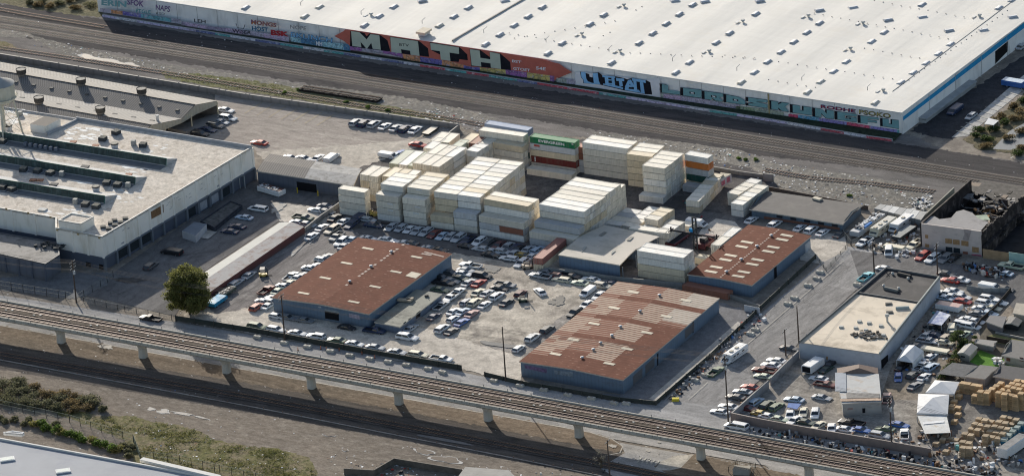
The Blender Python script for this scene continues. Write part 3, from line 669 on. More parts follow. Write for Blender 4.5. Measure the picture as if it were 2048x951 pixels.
# --- lettering on the long wall
art = thing('wall_graffiti', 'giant red and green painted lettering and tags along the warehouse wall', 'graffiti', CR)
g_red = mat('paint_red', (.52,.15,.115), .12, .4); g_blk = mat('paint_black', (.018,.018,.025), .3, 1); g_gre = mat('paint_pale_green', (.50,.55,.47), .07, .4)
g_teal = mat('paint_teal', (.21,.40,.43), .1, .5); g_wht = mat('paint_white', (.78,.78,.82), .08, .4); g_blu = mat('paint_sky_blue', (.28,.55,.85), .12, .4); g_db = mat('paint_deep_blue', (.03,.13,.24), .2, .6)
g_col = {n: mat('paint_'+n, c, .2, .8) for n, c in dict(crimson=(.42,.04,.05), purple=(.16,.10,.24), turquoise=(.10,.32,.34), yellow=(.45,.38,.14), orange=(.5,.2,.06), lilac=(.38,.32,.45), grey=(.26,.26,.28), navy=(.05,.06,.16), blackish=(.04,.04,.05)).items()}
zM = Z(700,50,4.452); zS = Z(1140,130,6.024); zK = Z(1460,160,5.12); zG = Z(190,0,3.864)
def paint(name, zf, polys, off, m):
    mb = MB()
    for i, p in enumerate(polys): wl.poly(mb, zf, p, off+.0007*i)
    return mb.build(name, m, art)
paint('red_field', zM, [[(-141,99),(-60,58),(-40,40),(0,42),(900,178),(1625,288),(1700,300),(1800,330),(1865,345),(1920,385),(1980,420),(1920,445),(1860,470),(1820,492),(1440,425),(1080,372),(900,328),(560,272),(340,238),(0,192),(-13,174),(-60,140)]], .03, g_red)
paint('letter_shadow', zM, [[(4,50),(85,60),(130,72),(150,100),(175,75),(268,88),(335,138),(360,230),(340,240),(0,190)],[(354,102),(612,140),(696,208),(706,284),(370,245)],[(709,152),(975,196),(1045,262),(1050,315),(975,305),(968,330),(890,322),(805,265),(725,226)],[(1064,210),(1160,222),(1245,285),(1245,236),(1340,254),(1428,330),(1434,402),(1080,365)]], .045, g_blk)
paint('pale_letters', zM, [[(10,55),(85,65),(148,128),(95,150),(102,198),(22,187)],[(85,65),(148,130),(182,84),(190,160),(150,214),(95,150)],[(180,82),(262,92),(275,222),(203,212),(190,158)],
 [(360,108),(605,145),(608,175),(362,135)],[(361,130),(608,168),(612,200),(364,162)],[(363,158),(612,195),(616,240),(535,229),(455,216),(366,200)],[(366,200),(455,214),(460,252),(370,243)],[(535,228),(616,240),(620,276),(541,266)],
 [(715,160),(970,200),(972,258),(722,222)],[(800,225),(886,240),(895,320),(810,308)],
 [(1068,215),(1155,228),(1170,370),(1085,360)],[(1245,240),(1335,258),(1345,392),(1255,380)],[(1160,292),(1250,306),(1252,342),(1165,330)]], .06, g_gre)
mb = MB()
for q, s in (((( 440,162),(525,170),(525,194),(440,186)), 'BTV'),): wl.text(mb, zM, q, s, .08, bold=.01)
mb.build('tag_letters', g_blk, art)
mb = MB()
for q, s in ((((1445,308),(1528,320),(1525,342),(1443,332)), 'BST'), (((1455,374),(1605,392),(1603,416),(1453,398)), 'GTOET'), (((1658,368),(1745,378),(1742,405),(1656,396)), 'S4E')): wl.text(mb, zM, q, s, .08, bold=.02)
mb.build('tag_letters', g_wht, art)
paint('white_patch', zS, [[(62,95),(130,82),(930,180),(1080,150),(1092,392),(900,360),(65,252)]], .03, g_wht)
paint('blue_letter_shadow', zS, [[(120,78),(232,108),(236,140),(272,150),(278,95),(345,88),(390,122),(525,130),(655,158),(690,172),(748,155),(920,182),(968,208),(992,356),(900,350),(650,305),(370,238),(160,218),(160,180),(135,150)]], .045, g_blk)
paint('blue_letters', zS, [[(130,84),(188,84),(196,165),(140,150)],[(140,148),(196,160),(216,196),(266,215),(300,218),(300,232),(166,214),(165,180)],[(275,100),(334,94),(348,190),(368,235),(290,228)],
 [(390,124),(545,138),(545,158),(394,146)],[(418,146),(460,150),(468,242),(428,238)],[(500,155),(535,158),(548,262),(512,258)],[(400,222),(560,248),(640,270),(640,292),(400,238)],[(460,215),(520,222),(520,238),(460,230)],[(460,172),(505,176),(505,188),(460,184)],
 [(555,155),(652,165),(655,195),(560,190)],[(590,190),(628,192),(638,252),(600,262)],[(664,258),(702,180),(736,176),(784,268),(744,264),(720,225),(705,290),(665,296)],[(700,240),(745,248),(745,268),(700,262)],
 [(745,158),(912,184),(914,216),(750,188)],[(764,185),(800,190),(812,330),(775,320)],[(842,205),(882,212),(902,346),(856,338)],[(660,282),(830,300),(860,338),(662,302)]], .06, g_blu)
# the row of teal block letters: unit outlines on measured boxes
UL = {'L': [[(0,1),(.38,1),(.38,.42),(1,.42),(1,0),(0,0)]], 'O': [[(0,1),(1,1),(1,0),(0,0)]], 'R': [[(0,1),(1,1),(1,.62),(.78,.5),(.42,.5),(.42,0),(0,0)],[(.4,.5),(.78,.5),(1,0),(.62,0),(.4,.3)]],
 'D': [[(0,1),(.72,1),(1,.6),(1,.0),(0,0)]], 'S': [[(0,1),(1,1),(1,.72),(.42,.66),(.0,.55)],[(0,.58),(.42,.66),(1,.42),(1,.3),(.55,.36),(0,.48)],[(1,.46),(.5,.4),(0,.24),(0,0),(1,0)]],
 'K': [[(0,1),(.42,1),(.42,0),(0,0)],[(.40,.62),(.62,1),(1,1),(.78,.52),(1,0),(.6,0),(.40,.36)]], 'U': [[(0,1),(.42,1),(.42,0),(0,0)],[(.6,1),(1,1),(1,0),(.6,0)],[(.40,.42),(.62,.42),(.62,0),(.40,0)]],
 'N': [[(0,1),(.36,1),(.36,0),(0,0)],[(.64,1),(1,1),(1,0),(.64,0)],[(.3,1),(.42,1),(.72,.35),(.72,0),(.6,0),(.3,.62)]],
 'G': [[(0,1),(1,1),(1,.7),(0,.7)],[(0,.74),(.42,.74),(.42,.2),(0,.2)],[(0,.28),(1,.28),(1,0),(0,0)],[(.72,.5),(1,.5),(1,.24),(.72,.24)],[(.55,.54),(1,.54),(1,.44),(.55,.44)]],
 'F': [[(0,1),(1,1),(1,.74),(0,.74)],[(0,.78),(.42,.78),(.42,0),(0,0)],[(.4,.56),(.9,.56),(.9,.3),(.4,.3)]]}
boxes = [('L', zS, ((1095,230),(1325,265),(1325,358),(1095,327))), ('O', zS, ((1350,275),(1585,302),(1585,396),(1352,363))), ('R', zS, ((1608,315),(1845,346),(1850,440),(1610,406))),
 ('D', zK, ((-49,147),(155,188),(155,252),(-49,224))), ('S', zK, ((175,178),(382,206),(385,288),(178,257))), ('K', zK, ((412,212),(607,240),(607,326),(414,294))), ('U', zK, ((630,252),(838,282),(838,360),(632,331))),
 ('N', zK, ((860,287),(1065,316),(1068,399),(862,371))), ('G', zK, ((1088,322),(1298,350),(1300,431),(1090,401))), ('F', zK, ((1325,362),(1525,388),(1528,462),(1328,436))), ('U', zK, ((1553,392),(1730,413),(1732,498),(1555,469)))]
mk, mt, mh = MB(), MB(), MB()
for ch, zf, (tl, tr, br, bl) in boxes:
    def BI(u, v): return (lerp(lerp(bl[0],br[0],u), lerp(tl[0],tr[0],u), v), lerp(lerp(bl[1],br[1],u), lerp(tl[1],tr[1],u), v))
    for i, pl in enumerate(UL[ch]):
        cu, cv = sum(p[0] for p in pl)/len(pl), sum(p[1] for p in pl)/len(pl)
        wl.poly(mk, zf, [BI(u+math.copysign(.035, u-cu)-.05, v+math.copysign(.05, v-cv)) for u, v in pl], .03+.0007*i)
        wl.poly(mt, zf, [BI(u+(.06 if u < .1 else 0), v) for u, v in pl], .045+.0007*i)
    if ch in 'ORD':
        wl.poly(mk, zf, [BI(*p) for p in ((.38,.62),(.66,.62),(.66,.36),(.38,.36))], .05); wl.poly(mh, zf, [BI(*p) for p in ((.44,.58),(.6,.54),(.6,.4),(.46,.4))], .056)
mk.build('letter_outline', g_blk, art); mt.build('teal_letters', g_teal, art); mh.build('letter_counter', g_wht, art)
def tagtext(zf, q, s, m, bold=.02, off=.05):
    mb = MB(); wl.text(mb, zf, q, s, off, bold=bold); mb.build('tag_letters', g_col.get(m, m) if isinstance(m, str) else m, art)
tagtext(zK, ((930,250),(1290,300),(1285,338),(930,288)), 'RODHE', 'navy', .03); tagtext(zK, ((928,258),(1280,304),(1280,326),(930,282)), 'RODHE', 'crimson', .0, .06)
tagtext(zK, ((1320,300),(1650,345),(1645,395),(1320,348)), 'PSOKO', 'blackish', .04); tagtext(zK, ((1322,305),(1648,350),(1640,385),(1322,340)), 'PSOKO', 'yellow', .0, .06)
tagtext(zG, ((1512,246),(1838,292),(1836,334),(1512,286)), 'BKLINCH', g_db, .04); tagtext(zG, ((1514,250),(1836,296),(1832,328),(1514,284)), 'BKLINCH', g_blu, -.005, .06)
tagtext(zG, ((50,-6),(245,12),(243,58),(50,40)), 'ERIN', g_teal, .04); tagtext(zG, ((250,-8),(380,8),(376,55),(250,36)), 'SFOK', 'purple', .03)
tagtext(zG, ((315,68),(432,80),(432,108),(318,98)), 'FTGLE', 'turquoise', .02); tagtext(zG, ((470,36),(585,50),(578,96),(470,76)), 'NAPS', 'purple', .02)
tagtext(zG, ((472,94),(540,100),(538,118),(474,112)), 'KSD', 'blackish', .0); tagtext(zG, ((765,145),(856,156),(856,182),(768,172)), 'LEH', 'blackish', .02)
tagtext(zG, ((1206,150),(1405,180),(1402,212),(1206,188)), 'MONGS', 'orange', .05); tagtext(zG, ((1206,152),(1403,182),(1400,208),(1206,186)), 'MONGS', 'purple', -.005, .06)
tagtext(zG, ((1212,200),(1340,214),(1338,246),(1214,236)), 'HOST', g_db, .03); tagtext(zG, ((1358,228),(1498,248),(1498,284),(1360,272)), 'BSK', 'crimson', .06)
tagtext(zG, ((1508,192),(1635,206),(1632,236),(1510,222)), 'NOPE', 'grey', .02); tagtext(zG, ((1060,222),(1210,240),(1208,268),(1062,252)), 'WISER', 'blackish', .02)
tagtext(zG, ((1708,318),(1756,324),(1756,358),(1710,352)), 'NH', g_wht, .05)
paint('drawn_outline', zG, [[(1088,180),(1092,180),(1104,216),(1100,216)],[(1100,212),(1150,220),(1150,223),(1102,216)],[(1146,222),(1158,190),(1162,191),(1151,225)]], .05, g_col['blackish'])
gA = gtag('sprayed_tags_bright', 1, [(.12,.10,.3),(.45,.36,.12),(.25,.10,.28),(.12,.3,.34),(.48,.22,.1),(.3,.28,.34)], (.32,.30,.36))
gB = gtag('sprayed_tags_pale', 2, [(.45,.45,.5),(.38,.06,.08),(.08,.28,.28),(.40,.36,.5),(.10,.12,.25),(.5,.5,.52)], (.42,.42,.46), .7, .55)
gC = gtag('sprayed_tags_blue', 3, [(.06,.16,.28),(.08,.3,.3),(.05,.1,.22),(.28,.45,.5)], (.07,.20,.26), .8)
gD = gtag('sprayed_tags_mauve', 4, [(.33,.3,.38),(.24,.2,.28),(.3,.33,.3),(.40,.30,.42)], (.42,.40,.46), 1.1)
gE = gtag('sprayed_tags_mixed', 5, [(.10,.28,.42),(.48,.26,.08),(.22,.18,.42),(.5,.06,.12),(.12,.32,.36),(.2,.3,.16)], (.25,.32,.38), .8)
band(wl, [zG(40,62),zG(460,122),zG(660,150)], [zG(40,90),zG(460,152),zG(660,182)], .03, gA, 'sprayed_band', art)
band(wl, [zG(668,165),zG(900,205),zG(1210,240),zG(1500,285)], [zG(668,192),zG(900,232),zG(1210,272),zG(1500,325)], .03, gD, 'sprayed_band', art)
band(wl, [zG(1510,286),zG(1970,345)], [zG(1515,320),zG(1975,395)], .03, gC, 'sprayed_band', art)
band(wl, [zM(0,190),zM(360,238),zM(560,272),zM(900,325),zM(1060,370),zM(1440,402),zM(1820,455)], [zM(0,222),zM(360,262),zM(560,322),zM(900,372),zM(1060,405),zM(1440,450),zM(1820,508)], .065, gA, 'sprayed_band', art)
band(wl, [zM(1840,470),zM(2010,490)], [zM(1840,510),zM(2010,530)], .05, gD, 'sprayed_band', art)
band(wl, [zS(1100,345),zS(1330,375),zS(1590,405),zS(1870,465),zS(2048,478)], [zS(1100,395),zS(1330,440),zS(1590,468),zS(1870,515),zS(2048,540)], .03, gD, 'sprayed_band', art)
band(wl, [zK(-30,255),zK(380,298),zK(550,330)], [zK(-30,300),zK(380,345),zK(550,368)], .03, gtag('sprayed_tags_green', 6, [(.2,.26,.16),(.26,.3,.24),(.15,.2,.14)], (.3,.3,.3), 1.0), 'sprayed_band', art)
band(wl, [zK(600,345),zK(850,375),zK(1080,412),zK(1280,440),zK(1310,448),zK(1530,482),zK(1735,510)], [zK(600,380),zK(850,422),zK(1080,452),zK(1280,490),zK(1310,498),zK(1530,522),zK(1735,560)], .03, gE, 'sprayed_band', art)
mb = MB(); wl.poly(mb, zK, [(386,138),(400,140),(410,350),(398,352)], .07); mb.build('yellow_stain', mat('stain_yellow', (.42,.33,.17)), art)
# low retaining strip with tags in front of the wall, and the weedy gap between
rw = thing('low_retaining_wall', 'low tagged concrete retaining strip running below the warehouse wall', 'retaining wall', CR)
pts = [(205,34),(520,84),(1018,160),(1530,241),(1740,277),(1784,283)]
for (a, b) in zip(pts, pts[1:]):
    A, B = P(*a), P(*b); d = (B-A).normalized(); n_ = Vector((-d.y, d.x, 0))
    mb = MB(); mb.prism([(v.x, v.y) for v in (A, B, B+n_*.4, A+n_*.4)], 0, .62); mb.build('strip_body', mat('strip_concrete', (.46,.45,.44), .15, .5), rw)
    W2 = Wall(A, B); mb = MB(); q = [A+W2.n*.02, B+W2.n*.02, B+W2.n*.02+Vector((0,0,.6)), A+W2.n*.02+Vector((0,0,.6))]
    mb.poly(q, 0, [((p-P(205,34)).dot(d), p.z*1.5) for p in q]); mb.build('sprayed_band', gB, rw)
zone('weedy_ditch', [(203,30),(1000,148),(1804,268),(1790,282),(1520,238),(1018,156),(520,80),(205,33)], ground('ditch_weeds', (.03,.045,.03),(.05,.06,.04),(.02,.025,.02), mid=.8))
# ------------------------------------------------------------------ building helpers
def stripes(name, a, b, per=.6, duty=.5, soft=.12, noise=.35, along='v', var=.15):
    m, t, bs = _mat(name); v = _pos(t, uv=True); sp = _n(t, 'ShaderNodeSeparateXYZ'); t.links.new(v, sp.inputs[0])
    f = _n(t, 'ShaderNodeMath', operation='FRACT'); dv_ = _n(t, 'ShaderNodeMath', operation='DIVIDE'); dv_.inputs[1].default_value = per
    t.links.new(sp.outputs[1 if along == 'v' else 0], dv_.inputs[0]); t.links.new(dv_.outputs[0], f.inputs[0])
    nz = _noise(t, _pos(t, (.35, .8, 1), uv=True), 1.2, 5, .7)
    ad = _n(t, 'ShaderNodeMath', operation='MULTIPLY_ADD'); t.links.new(nz, ad.inputs[0]); ad.inputs[1].default_value = noise; t.links.new(f.outputs[0], ad.inputs[2])
    k = _rng(t, ad.outputs[0], duty+noise*.5-soft, duty+noise*.5+soft)
    c = _mix(t, k, a, b); c = _mul(t, c, _rng(t, _noise(t, v, .5, 6, .7), .3, .7, 1-var, 1+var))
    t.links.new(c, bs.inputs['Base Color']); bs.inputs['Roughness'].default_value = .8; bs.inputs['Specular IOR Level'].default_value = .05; return m
def rustroof(name, base, flecks=.4):
    m, t, b = _mat(name); v = _pos(t, uv=True)
    c = _mul(t, base, _rng(t, _noise(t, v, .35, 7, .75), .3, .7, .78, 1.2))
    sp = _n(t, 'ShaderNodeSeparateXYZ'); t.links.new(v, sp.inputs[0])
    wv = _n(t, 'ShaderNodeMath', operation='PINGPONG'); wv.inputs[1].default_value = .55; t.links.new(sp.outputs[1], wv.inputs[0])
    c = _mul(t, c, _rng(t, wv.outputs[0], .0, .2, .80, 1.0))
    f1 = _rng(t, _noise(t, _pos(t, (.55, 2.2, 1), uv=True), 1.1, 2, .5), .64, .70, 0, flecks)
    c = _mix(t, f1, c, (.40, .24, .18)); t.links.new(c, b.inputs['Base Color']); b.inputs['Roughness'].default_value = .85; b.inputs['Specular IOR Level'].default_value = .04; return m
def siding(name, base, per=.9, var=.1, dark=.85, dirt=(.10,.09,.08)):
    m, t, b = _mat(name); v = _pos(t, uv=True); sp = _n(t, 'ShaderNodeSeparateXYZ'); t.links.new(v, sp.inputs[0])
    pp = _n(t, 'ShaderNodeMath', operation='PINGPONG'); pp.inputs[1].default_value = per/2; t.links.new(sp.outputs[0], pp.inputs[0])
    c = _mul(t, base, _rng(t, pp.outputs[0], 0, per*.18, dark, 1))
    c = _mul(t, c, _rng(t, _noise(t, v, .25, 5), .3, .7, 1-var, 1+var))
    c = _mix(t, _rng(t, _noise(t, _pos(t, (.5, .9, 1), uv=True), .8, 5, .7), .52, .8, 0, .55), c, dirt)
    c = _mix(t, _rng(t, sp.outputs[1], .0, 1.1, .45, 0), c, dirt)
    t.links.new(c, b.inputs['Base Color']); b.inputs['Roughness'].default_value = .7; return m
def walls(mb, pts, z0, z1, mi=0, skip=()):
    """outside faces with wall-aligned uv; pts counter-clockwise or not"""
    n = len(pts); ar = sum(pts[i][0]*pts[(i+1) % n][1]-pts[(i+1) % n][0]*pts[i][1] for i in range(n))
    idx = list(range(n)); 
    for i in idx:
        if i in skip: continue
        a, b = Vector(pts[i][:2]), Vector(pts[(i+1) % n][:2]); L = (b-a).length
        q = [(a.x, a.y, z0), (b.x, b.y, z0), (b.x, b.y, z1), (a.x, a.y, z1)]; uv = [(0,z0),(L,z0),(L,z1),(0,z1)]
        if ar < 0: q, uv = q[::-1], uv[::-1]
        mb.poly(q, mi, uv)
    return mb
class Bld:
    def __init__(s, name, label, cat, px, h, wall, roof, rise=0., ridge='Y', over=.25, th=.14, cells=None, group=None, roofname='roof', skip=(), wallname='wall'):
        s.h = h; s.rise = rise; s.c = [P(x, y, h) for x, y in px]; c = s.c; s.ridge = ridge
        s.o = thing(name, label, cat, (c[0].x, c[0].y, 0), group)
        mb = MB(); walls(mb, [(v.x, v.y) for v in c], 0, h, 0, skip)
        if rise:
            if ridge == 'Y': ends = ((0, 1), (2, 3))
            else: ends = ((1, 2), (3, 0))
            for a, b in ends:
                m_ = (c[a]+c[b])/2; L = (c[b]-c[a]).length
                mb.poly([c[a], c[b], Vector((m_.x, m_.y, h+rise))], 0, [(0,h),(L,h),(L/2,h+rise)])
        else: mb.poly([v-Vector((0,0,.05)) for v in c], 0)
        mb.build(wallname, wall, s.o)
        roofs = roof if isinstance(roof, (list, tuple)) else [roof]
        s.W = (c[1]-c[0]).length; s.D = (c[3]-c[0]).length; ou, ov = over/s.W, over/s.D
        mb = MB(); nu, nv_ = (cells[0], cells[1]) if cells else (2, 1)
        us = [-ou]+[i/nu for i in range(1, nu)]+[1+ou]; vs = [-ov]+[i/nv_ for i in range(1, nv_)]+[1+ov]
        for j in range(nv_):
            for i in range(nu):
                q = [(us[i], vs[j]), (us[i+1], vs[j]), (us[i+1], vs[j+1]), (us[i], vs[j+1])]
                mi = cells[2]((us[i]+us[i+1])/2, (vs[j]+vs[j+1])/2, i, j) if cells else 0
                mb.poly([s.at(u, v, th) for u, v in q], mi, [(u*s.W, v*s.D) for u, v in q])
        mb.build(roofname, roofs, s.o)
        mb = MB(); ring = [(-ou,-ov),(.5,-ov),(1+ou,-ov),(1+ou,.5),(1+ou,1+ov),(.5,1+ov),(-ou,1+ov),(-ou,.5)]
        A = [s.at(u, v, th-.003) for u, v in ring]; B = [p-Vector((0,0,th+.1)) for p in A]
        mb.hull(B, A, 0, cap=False); mb.build('fascia', s_fascia, s.o)
    def at(s, u, v, dz=0):
        c = s.c; p = c[0].lerp(c[1], u).lerp(c[3].lerp(c[2], u), v)
        t = u if s.ridge == 'Y' else v; p = p.copy(); p.z = s.h+s.rise*max(0, 1-abs(t-.5)*2)+dz; return p
    def px(s, x, y):
        z = s.h+s.rise*.5
        for _ in range(4):
            p = P(x, y, z); c = s.c; a = c[1]-c[0]; b = c[3]-c[0]; r = p-c[0]
            det = a.x*b.y-a.y*b.x; u = (r.x*b.y-r.y*b.x)/det; v = (a.x*r.y-a.y*r.x)/det
            t = u if s.ridge == 'Y' else v; z = s.h+s.rise*max(0, 1-abs(t-.5)*2)
        return u, v
    def panel(s, q, name, m, dz=.2, th=.06):
        """flat panel on the roof through measured corners"""
        uv = [s.px(*p) for p in q]; A = [s.at(u, v, dz-th) for u, v in uv]; B = [s.at(u, v, dz) for u, v in uv]
        mb = MB(); mb.hull(A, B); return mb.build(name, m, s.o)
    def wp(s, side):
        a, b = {'F': (0, 1), 'R': (1, 2), 'B': (2, 3), 'L': (3, 0)}[side]; return Wall(s.c[a], s.c[b])
    def onwall(s, side, q, name, m, off=.05):
        mb = MB(); s.wp(side).poly(mb, None, q, off); return mb.build(name, m, s.o)
s_fascia = mat('fascia_trim', (.50,.46,.40), .15, .8)
m_rr = rustroof('rust_red_roof', (.162,.066,.044), .65); m_bs = siding('blue_steel_siding', (.125,.185,.26)); m_tr = mat('translucent_panel', (.62,.55,.43), .12, .8)
m_black = mat('opening_black', (.012,.012,.015)); m_turb = mat('turbine_metal', (.42,.45,.48), .15, 2, rough=.45, metal=.3)
def turbine(b, x, y, label=None):
    u, v = b.px(x, y); p = b.at(u, v, .1); mb = MB(); mb.cyl(p, .25, .2, 10)
    mb.cyl(p+Vector((0,0,.2)), .36, .16, 12, r2=.44); mb.cyl(p+Vector((0,0,.36)), .44, .14, 12, r2=.2); return mb.build('turbine_vent', m_turb, b.o)
def skypanel(b, zf, x, y, wx=92, hy=16, dx=26, dy=15, m=None):
    """skylight strip: centre, long run across, short run back"""
    q = [(x-wx/2-dx/2+8, y-hy/2+dy/2-2), (x+wx/2-dx/2, y+hy/2+dy/2-2), (x+wx/2+dx/2-8, y+hy/2-dy/2+2), (x-wx/2+dx/2, y-hy/2-dy/2+2)]
    return b.panel([zf(*p) for p in q], 'skylight_panel', m or m_tr)
# ------------------------------------------------------------------ rust-roofed blue building A (beside the car yard)
A = Bld('metal_warehouse', 'blue metal warehouse with rust red roof and low flat-roofed annex in the car yard', 'warehouse', [(546.1,594.8),(737.3,627.5),(902.1,508.2),(716,476.4)], 3.5, m_bs, m_rr, rise=.42)
for x, y in ((762,203),(612,306),(462,410),(308,517),(1110,262),(963,366),(815,471),(662,578)): skypanel(A, zA, x, y, 84, 14, 22, 13)
A.panel([zA(1032,392),(1,1),(1,1),(1,1)][:0] or [zA(1030,394),zA(1105,412),zA(1145,380),zA(1075,364)], 'roof_patch', m_tr)
for q in ([zA(1140,240),zA(1210,252),zA(1222,245),zA(1150,233)],[zA(1160,228),zA(1300,262),zA(1310,256),zA(1172,222)]): A.panel(q, 'bare_sheet', mat('bare_sheet', (.42,.33,.28), .3, 1.5), .18)
for i, (x, y) in enumerate(((930,228),(787,330),(635,437))): turbine(A, *zA(x, y))
mb = MB()
for i in range(26):
    t = i/26; 
    if R.random() < .85 and not (.02 < t < .05): u0 = .5; a = A.at(u0-.012, 1-t*.98, .17); b_ = A.at(u0+.012, 1-t*.98, .17); c_ = A.at(u0+.012, 1-t*.98-.022, .17); d_ = A.at(u0-.012, 1-t*.98-.022, .17); mb.poly([d_, c_, b_, a]) if t < .72 else None
mb.build('ridge_cap', mat('ridge_pale', (.42,.33,.28), .25, 2), A.o)
A.onwall('F', [zA(455,622),zA(555,640),zA(556,706),zA(460,690)], 'roller_door', m_black); A.onwall('F', [zA(455,622),zA(555,640),zA(555,655),zA(455,638)], 'door_hood', mat('door_hood_grey', (.25,.28,.30)), .08)
A.onwall('F', [zA(628,655),zA(700,668),zA(702,698),zA(630,682)], 'wall_sign', mat('faded_sign', (.38,.34,.42), .3, 2))
mb = MB(); W_ = A.wp('F'); W_.text(mb, zA, ((410,604),(432,608),(432,618),(410,614)), '44', .06, bold=.02); mb.build('door_number', mat('number_white', (.6,.6,.6)), A.o)
An = Bld('flat_annex', 'low flat grey-green roofed office annex against the blue warehouse', 'annex', [(750.1,643.6),(799.8,653.6),(883,588.5),(833.3,579.2)], 1.75, siding('annex_siding', (.13,.17,.24), 1.2), mat('grey_green_felt', (.25,.25,.21), .12, .3, stain=((.10,.10,.09), .5, .3)), over=.15)
An.onwall('R', [zA(1100,655),zA(1130,632),zA(1130,672),zA(1100,695)], 'doorway', m_black)
for a in (1010, 1045, 1160, 1200): An.onwall('R', [zA(a,722-(a-1010)*.74),zA(a+18,709-(a-1010)*.74),zA(a+18,724-(a-1010)*.74),zA(a,737-(a-1010)*.74)], 'window', mat('window_dark', (.03,.035,.045), rough=.3))
u, v = An.px(*zA(1020,575)); q = An.at(u, v, .2); mb = MB(); mb.box(q+Vector((0,0,.3)), (3.4,1.0,.4), .15); mb.box(q+Vector((.9,.9,.25)), (1.3,1.6,.5), .15); ob = mb.build('duct_unit', mat('duct_tan', (.40,.34,.26), .2, 1), None); tag(ob, 'tan duct unit lying on the flat annex roof', 'air unit')
q = An.at(*An.px(*zA(1173,540)), .2); mb = MB(); mb.box(q+Vector((0,0,.15)), (.9,.7,.3), .5); mb.tube(q, q+Vector((.5,-.4,.5)), .08); ob = mb.build('roof_debris', mat('debris_dark', (.06,.06,.06)), None); tag(ob, 'small dark exhaust fitting on the flat annex roof', 'vent')
for t in range(10): A.panel([(0,0)]*0 or [zA(1345-t*56-6,244+t*40),zA(1345-t*56-2,240+t*40),zA(1345-t*56,241+t*40),zA(1345-t*56-4,245+t*40)], 'edge_bolt', s_fascia) if t < 0 else None
# ------------------------------------------------------------------ patchwork-roofed building B
m_st1 = stripes('tan_corrugated_panels', (.46,.37,.29), (.18,.065,.04), .95, .60, noise=.3)
m_st2 = stripes('rust_corrugated_panels', (.36,.26,.20), (.175,.058,.035), .95, .30, noise=.3)
m_st3 = stripes('bleached_corrugated_panels', (.50,.44,.37), (.28,.20,.155), .95, .74, noise=.3)
def cellB(u, v, i, j):
    if j in (2, 7, 12, 17): return 0 if not (u < .2) else 2
    if v < .10: return 0
    if u < .26: return 0 if v < .13 else (1 if R.random() < .9 else 2)
    if u < .50: return 0 if v < .18 else 2
    if u < .76: return (0 if v < .13 else 1)
    return 0 if v < .62 else (3 if v > .66 else 2)
B = Bld('metal_warehouse', 'blue metal warehouse with patchwork rust and tan corrugated roof at the street corner', 'warehouse', [(1041.2,722.5),(1245.3,759),(1436.8,597),(1236.5,564)], 3.5, m_bs, [m_rr, m_st1, m_st2, m_st3], rise=.42, cells=(12, 21, cellB))
for x, y in ((838,153),(708,260),(572,366),(434,473),(310,572),(1195,212),(1062,320),(932,428),(798,537),(675,637)): skypanel(B, zB, x, y, 80, 14, 24, 15)
for x, y in ((1018,178),(885,285),(752,390),(694,450),(617,500),(568,545),(492,600)): turbine(B, *zB(x, y))
B.onwall('F', [zB(98,640),zB(250,668),zB(250,695),zB(105,665)], 'faded_tag', mat('faded_red_tag', (.17,.12,.22), .5, 1.2)); B.onwall('F', [zB(300,676),zB(428,690),zB(425,722),zB(305,702)], 'faded_tag', mat('faded_grey_tag', (.20,.24,.28), .5, 1.2), .055)
for a in (0, 240): B.onwall('R', [zB(1000+a,566-a*.90),zB(1008+a,559-a*.90),zB(1008+a,640-a*.92),zB(1000+a,647-a*.92)], 'dark_door', m_black)
for a, c_ in ((838,.9),(920,.75),(1190,.85)): B.onwall('R', [zB(a,716-(a-838)*.88),zB(a+62,660-(a-838)*.88),zB(a+62,725-(a-838)*.9),zB(a,782-(a-838)*.9)], 'replaced_siding', siding('grey_siding_%d' % a, (.16*c_,.17*c_,.20*c_), 1.1))
# ------------------------------------------------------------------ building C
C = Bld('metal_warehouse', 'smaller blue metal warehouse with rust red roof and many pale skylight strips', 'warehouse', [(1376.9,548.5),(1503,570),(1620.6,472.5),(1498,450.7)], 3.0, m_bs, m_rr, rise=.35)
zC = Z(1240,430,5.593)
for x, y in ((1020,637),(1080,586),(1183,504),(1242,455),(1365,357),(1425,307),(1325,688),(1390,640),(1485,553),(1545,503)): skypanel(C, zC, x, y, 140, 22, 34, 22)
for x, y in ((1570,405),(1632,357),(1690,212+0),(1760,160)): pass
for x, y in ((1455,27),(1480,152),(1585,135)): pass
for x, y in (z8(140,478),z8(113,503),z8(60,548),z8(30,574)): skypanel(C, lambda a, b: (x+(a)/5.593, y+b/5.593), 0, 0, 140, 22, 34, 22)
for x, y in (zC(1362,503),zC(1195,643),zC(1540,355),z8(48,482)): turbine(C, x, y)
mb = MB()
for i in range(30):
    t = i/30+.01; mb.poly([C.at(.488, t, .17), C.at(.512, t, .17), C.at(.512, t+.017, .17), C.at(.488, t+.017, .17)])
mb.build('ridge_cap', MATS['ridge_pale'], C.o)
C.onwall('R', [z8(60,665),z8(75,650),z8(78,725),z8(62,738)], 'dark_door', m_black); C.onwall('R', [z8(245,530),z8(275,505),z8(277,560),z8(247,585)], 'pale_door', mat('pale_door', (.42,.45,.48)))
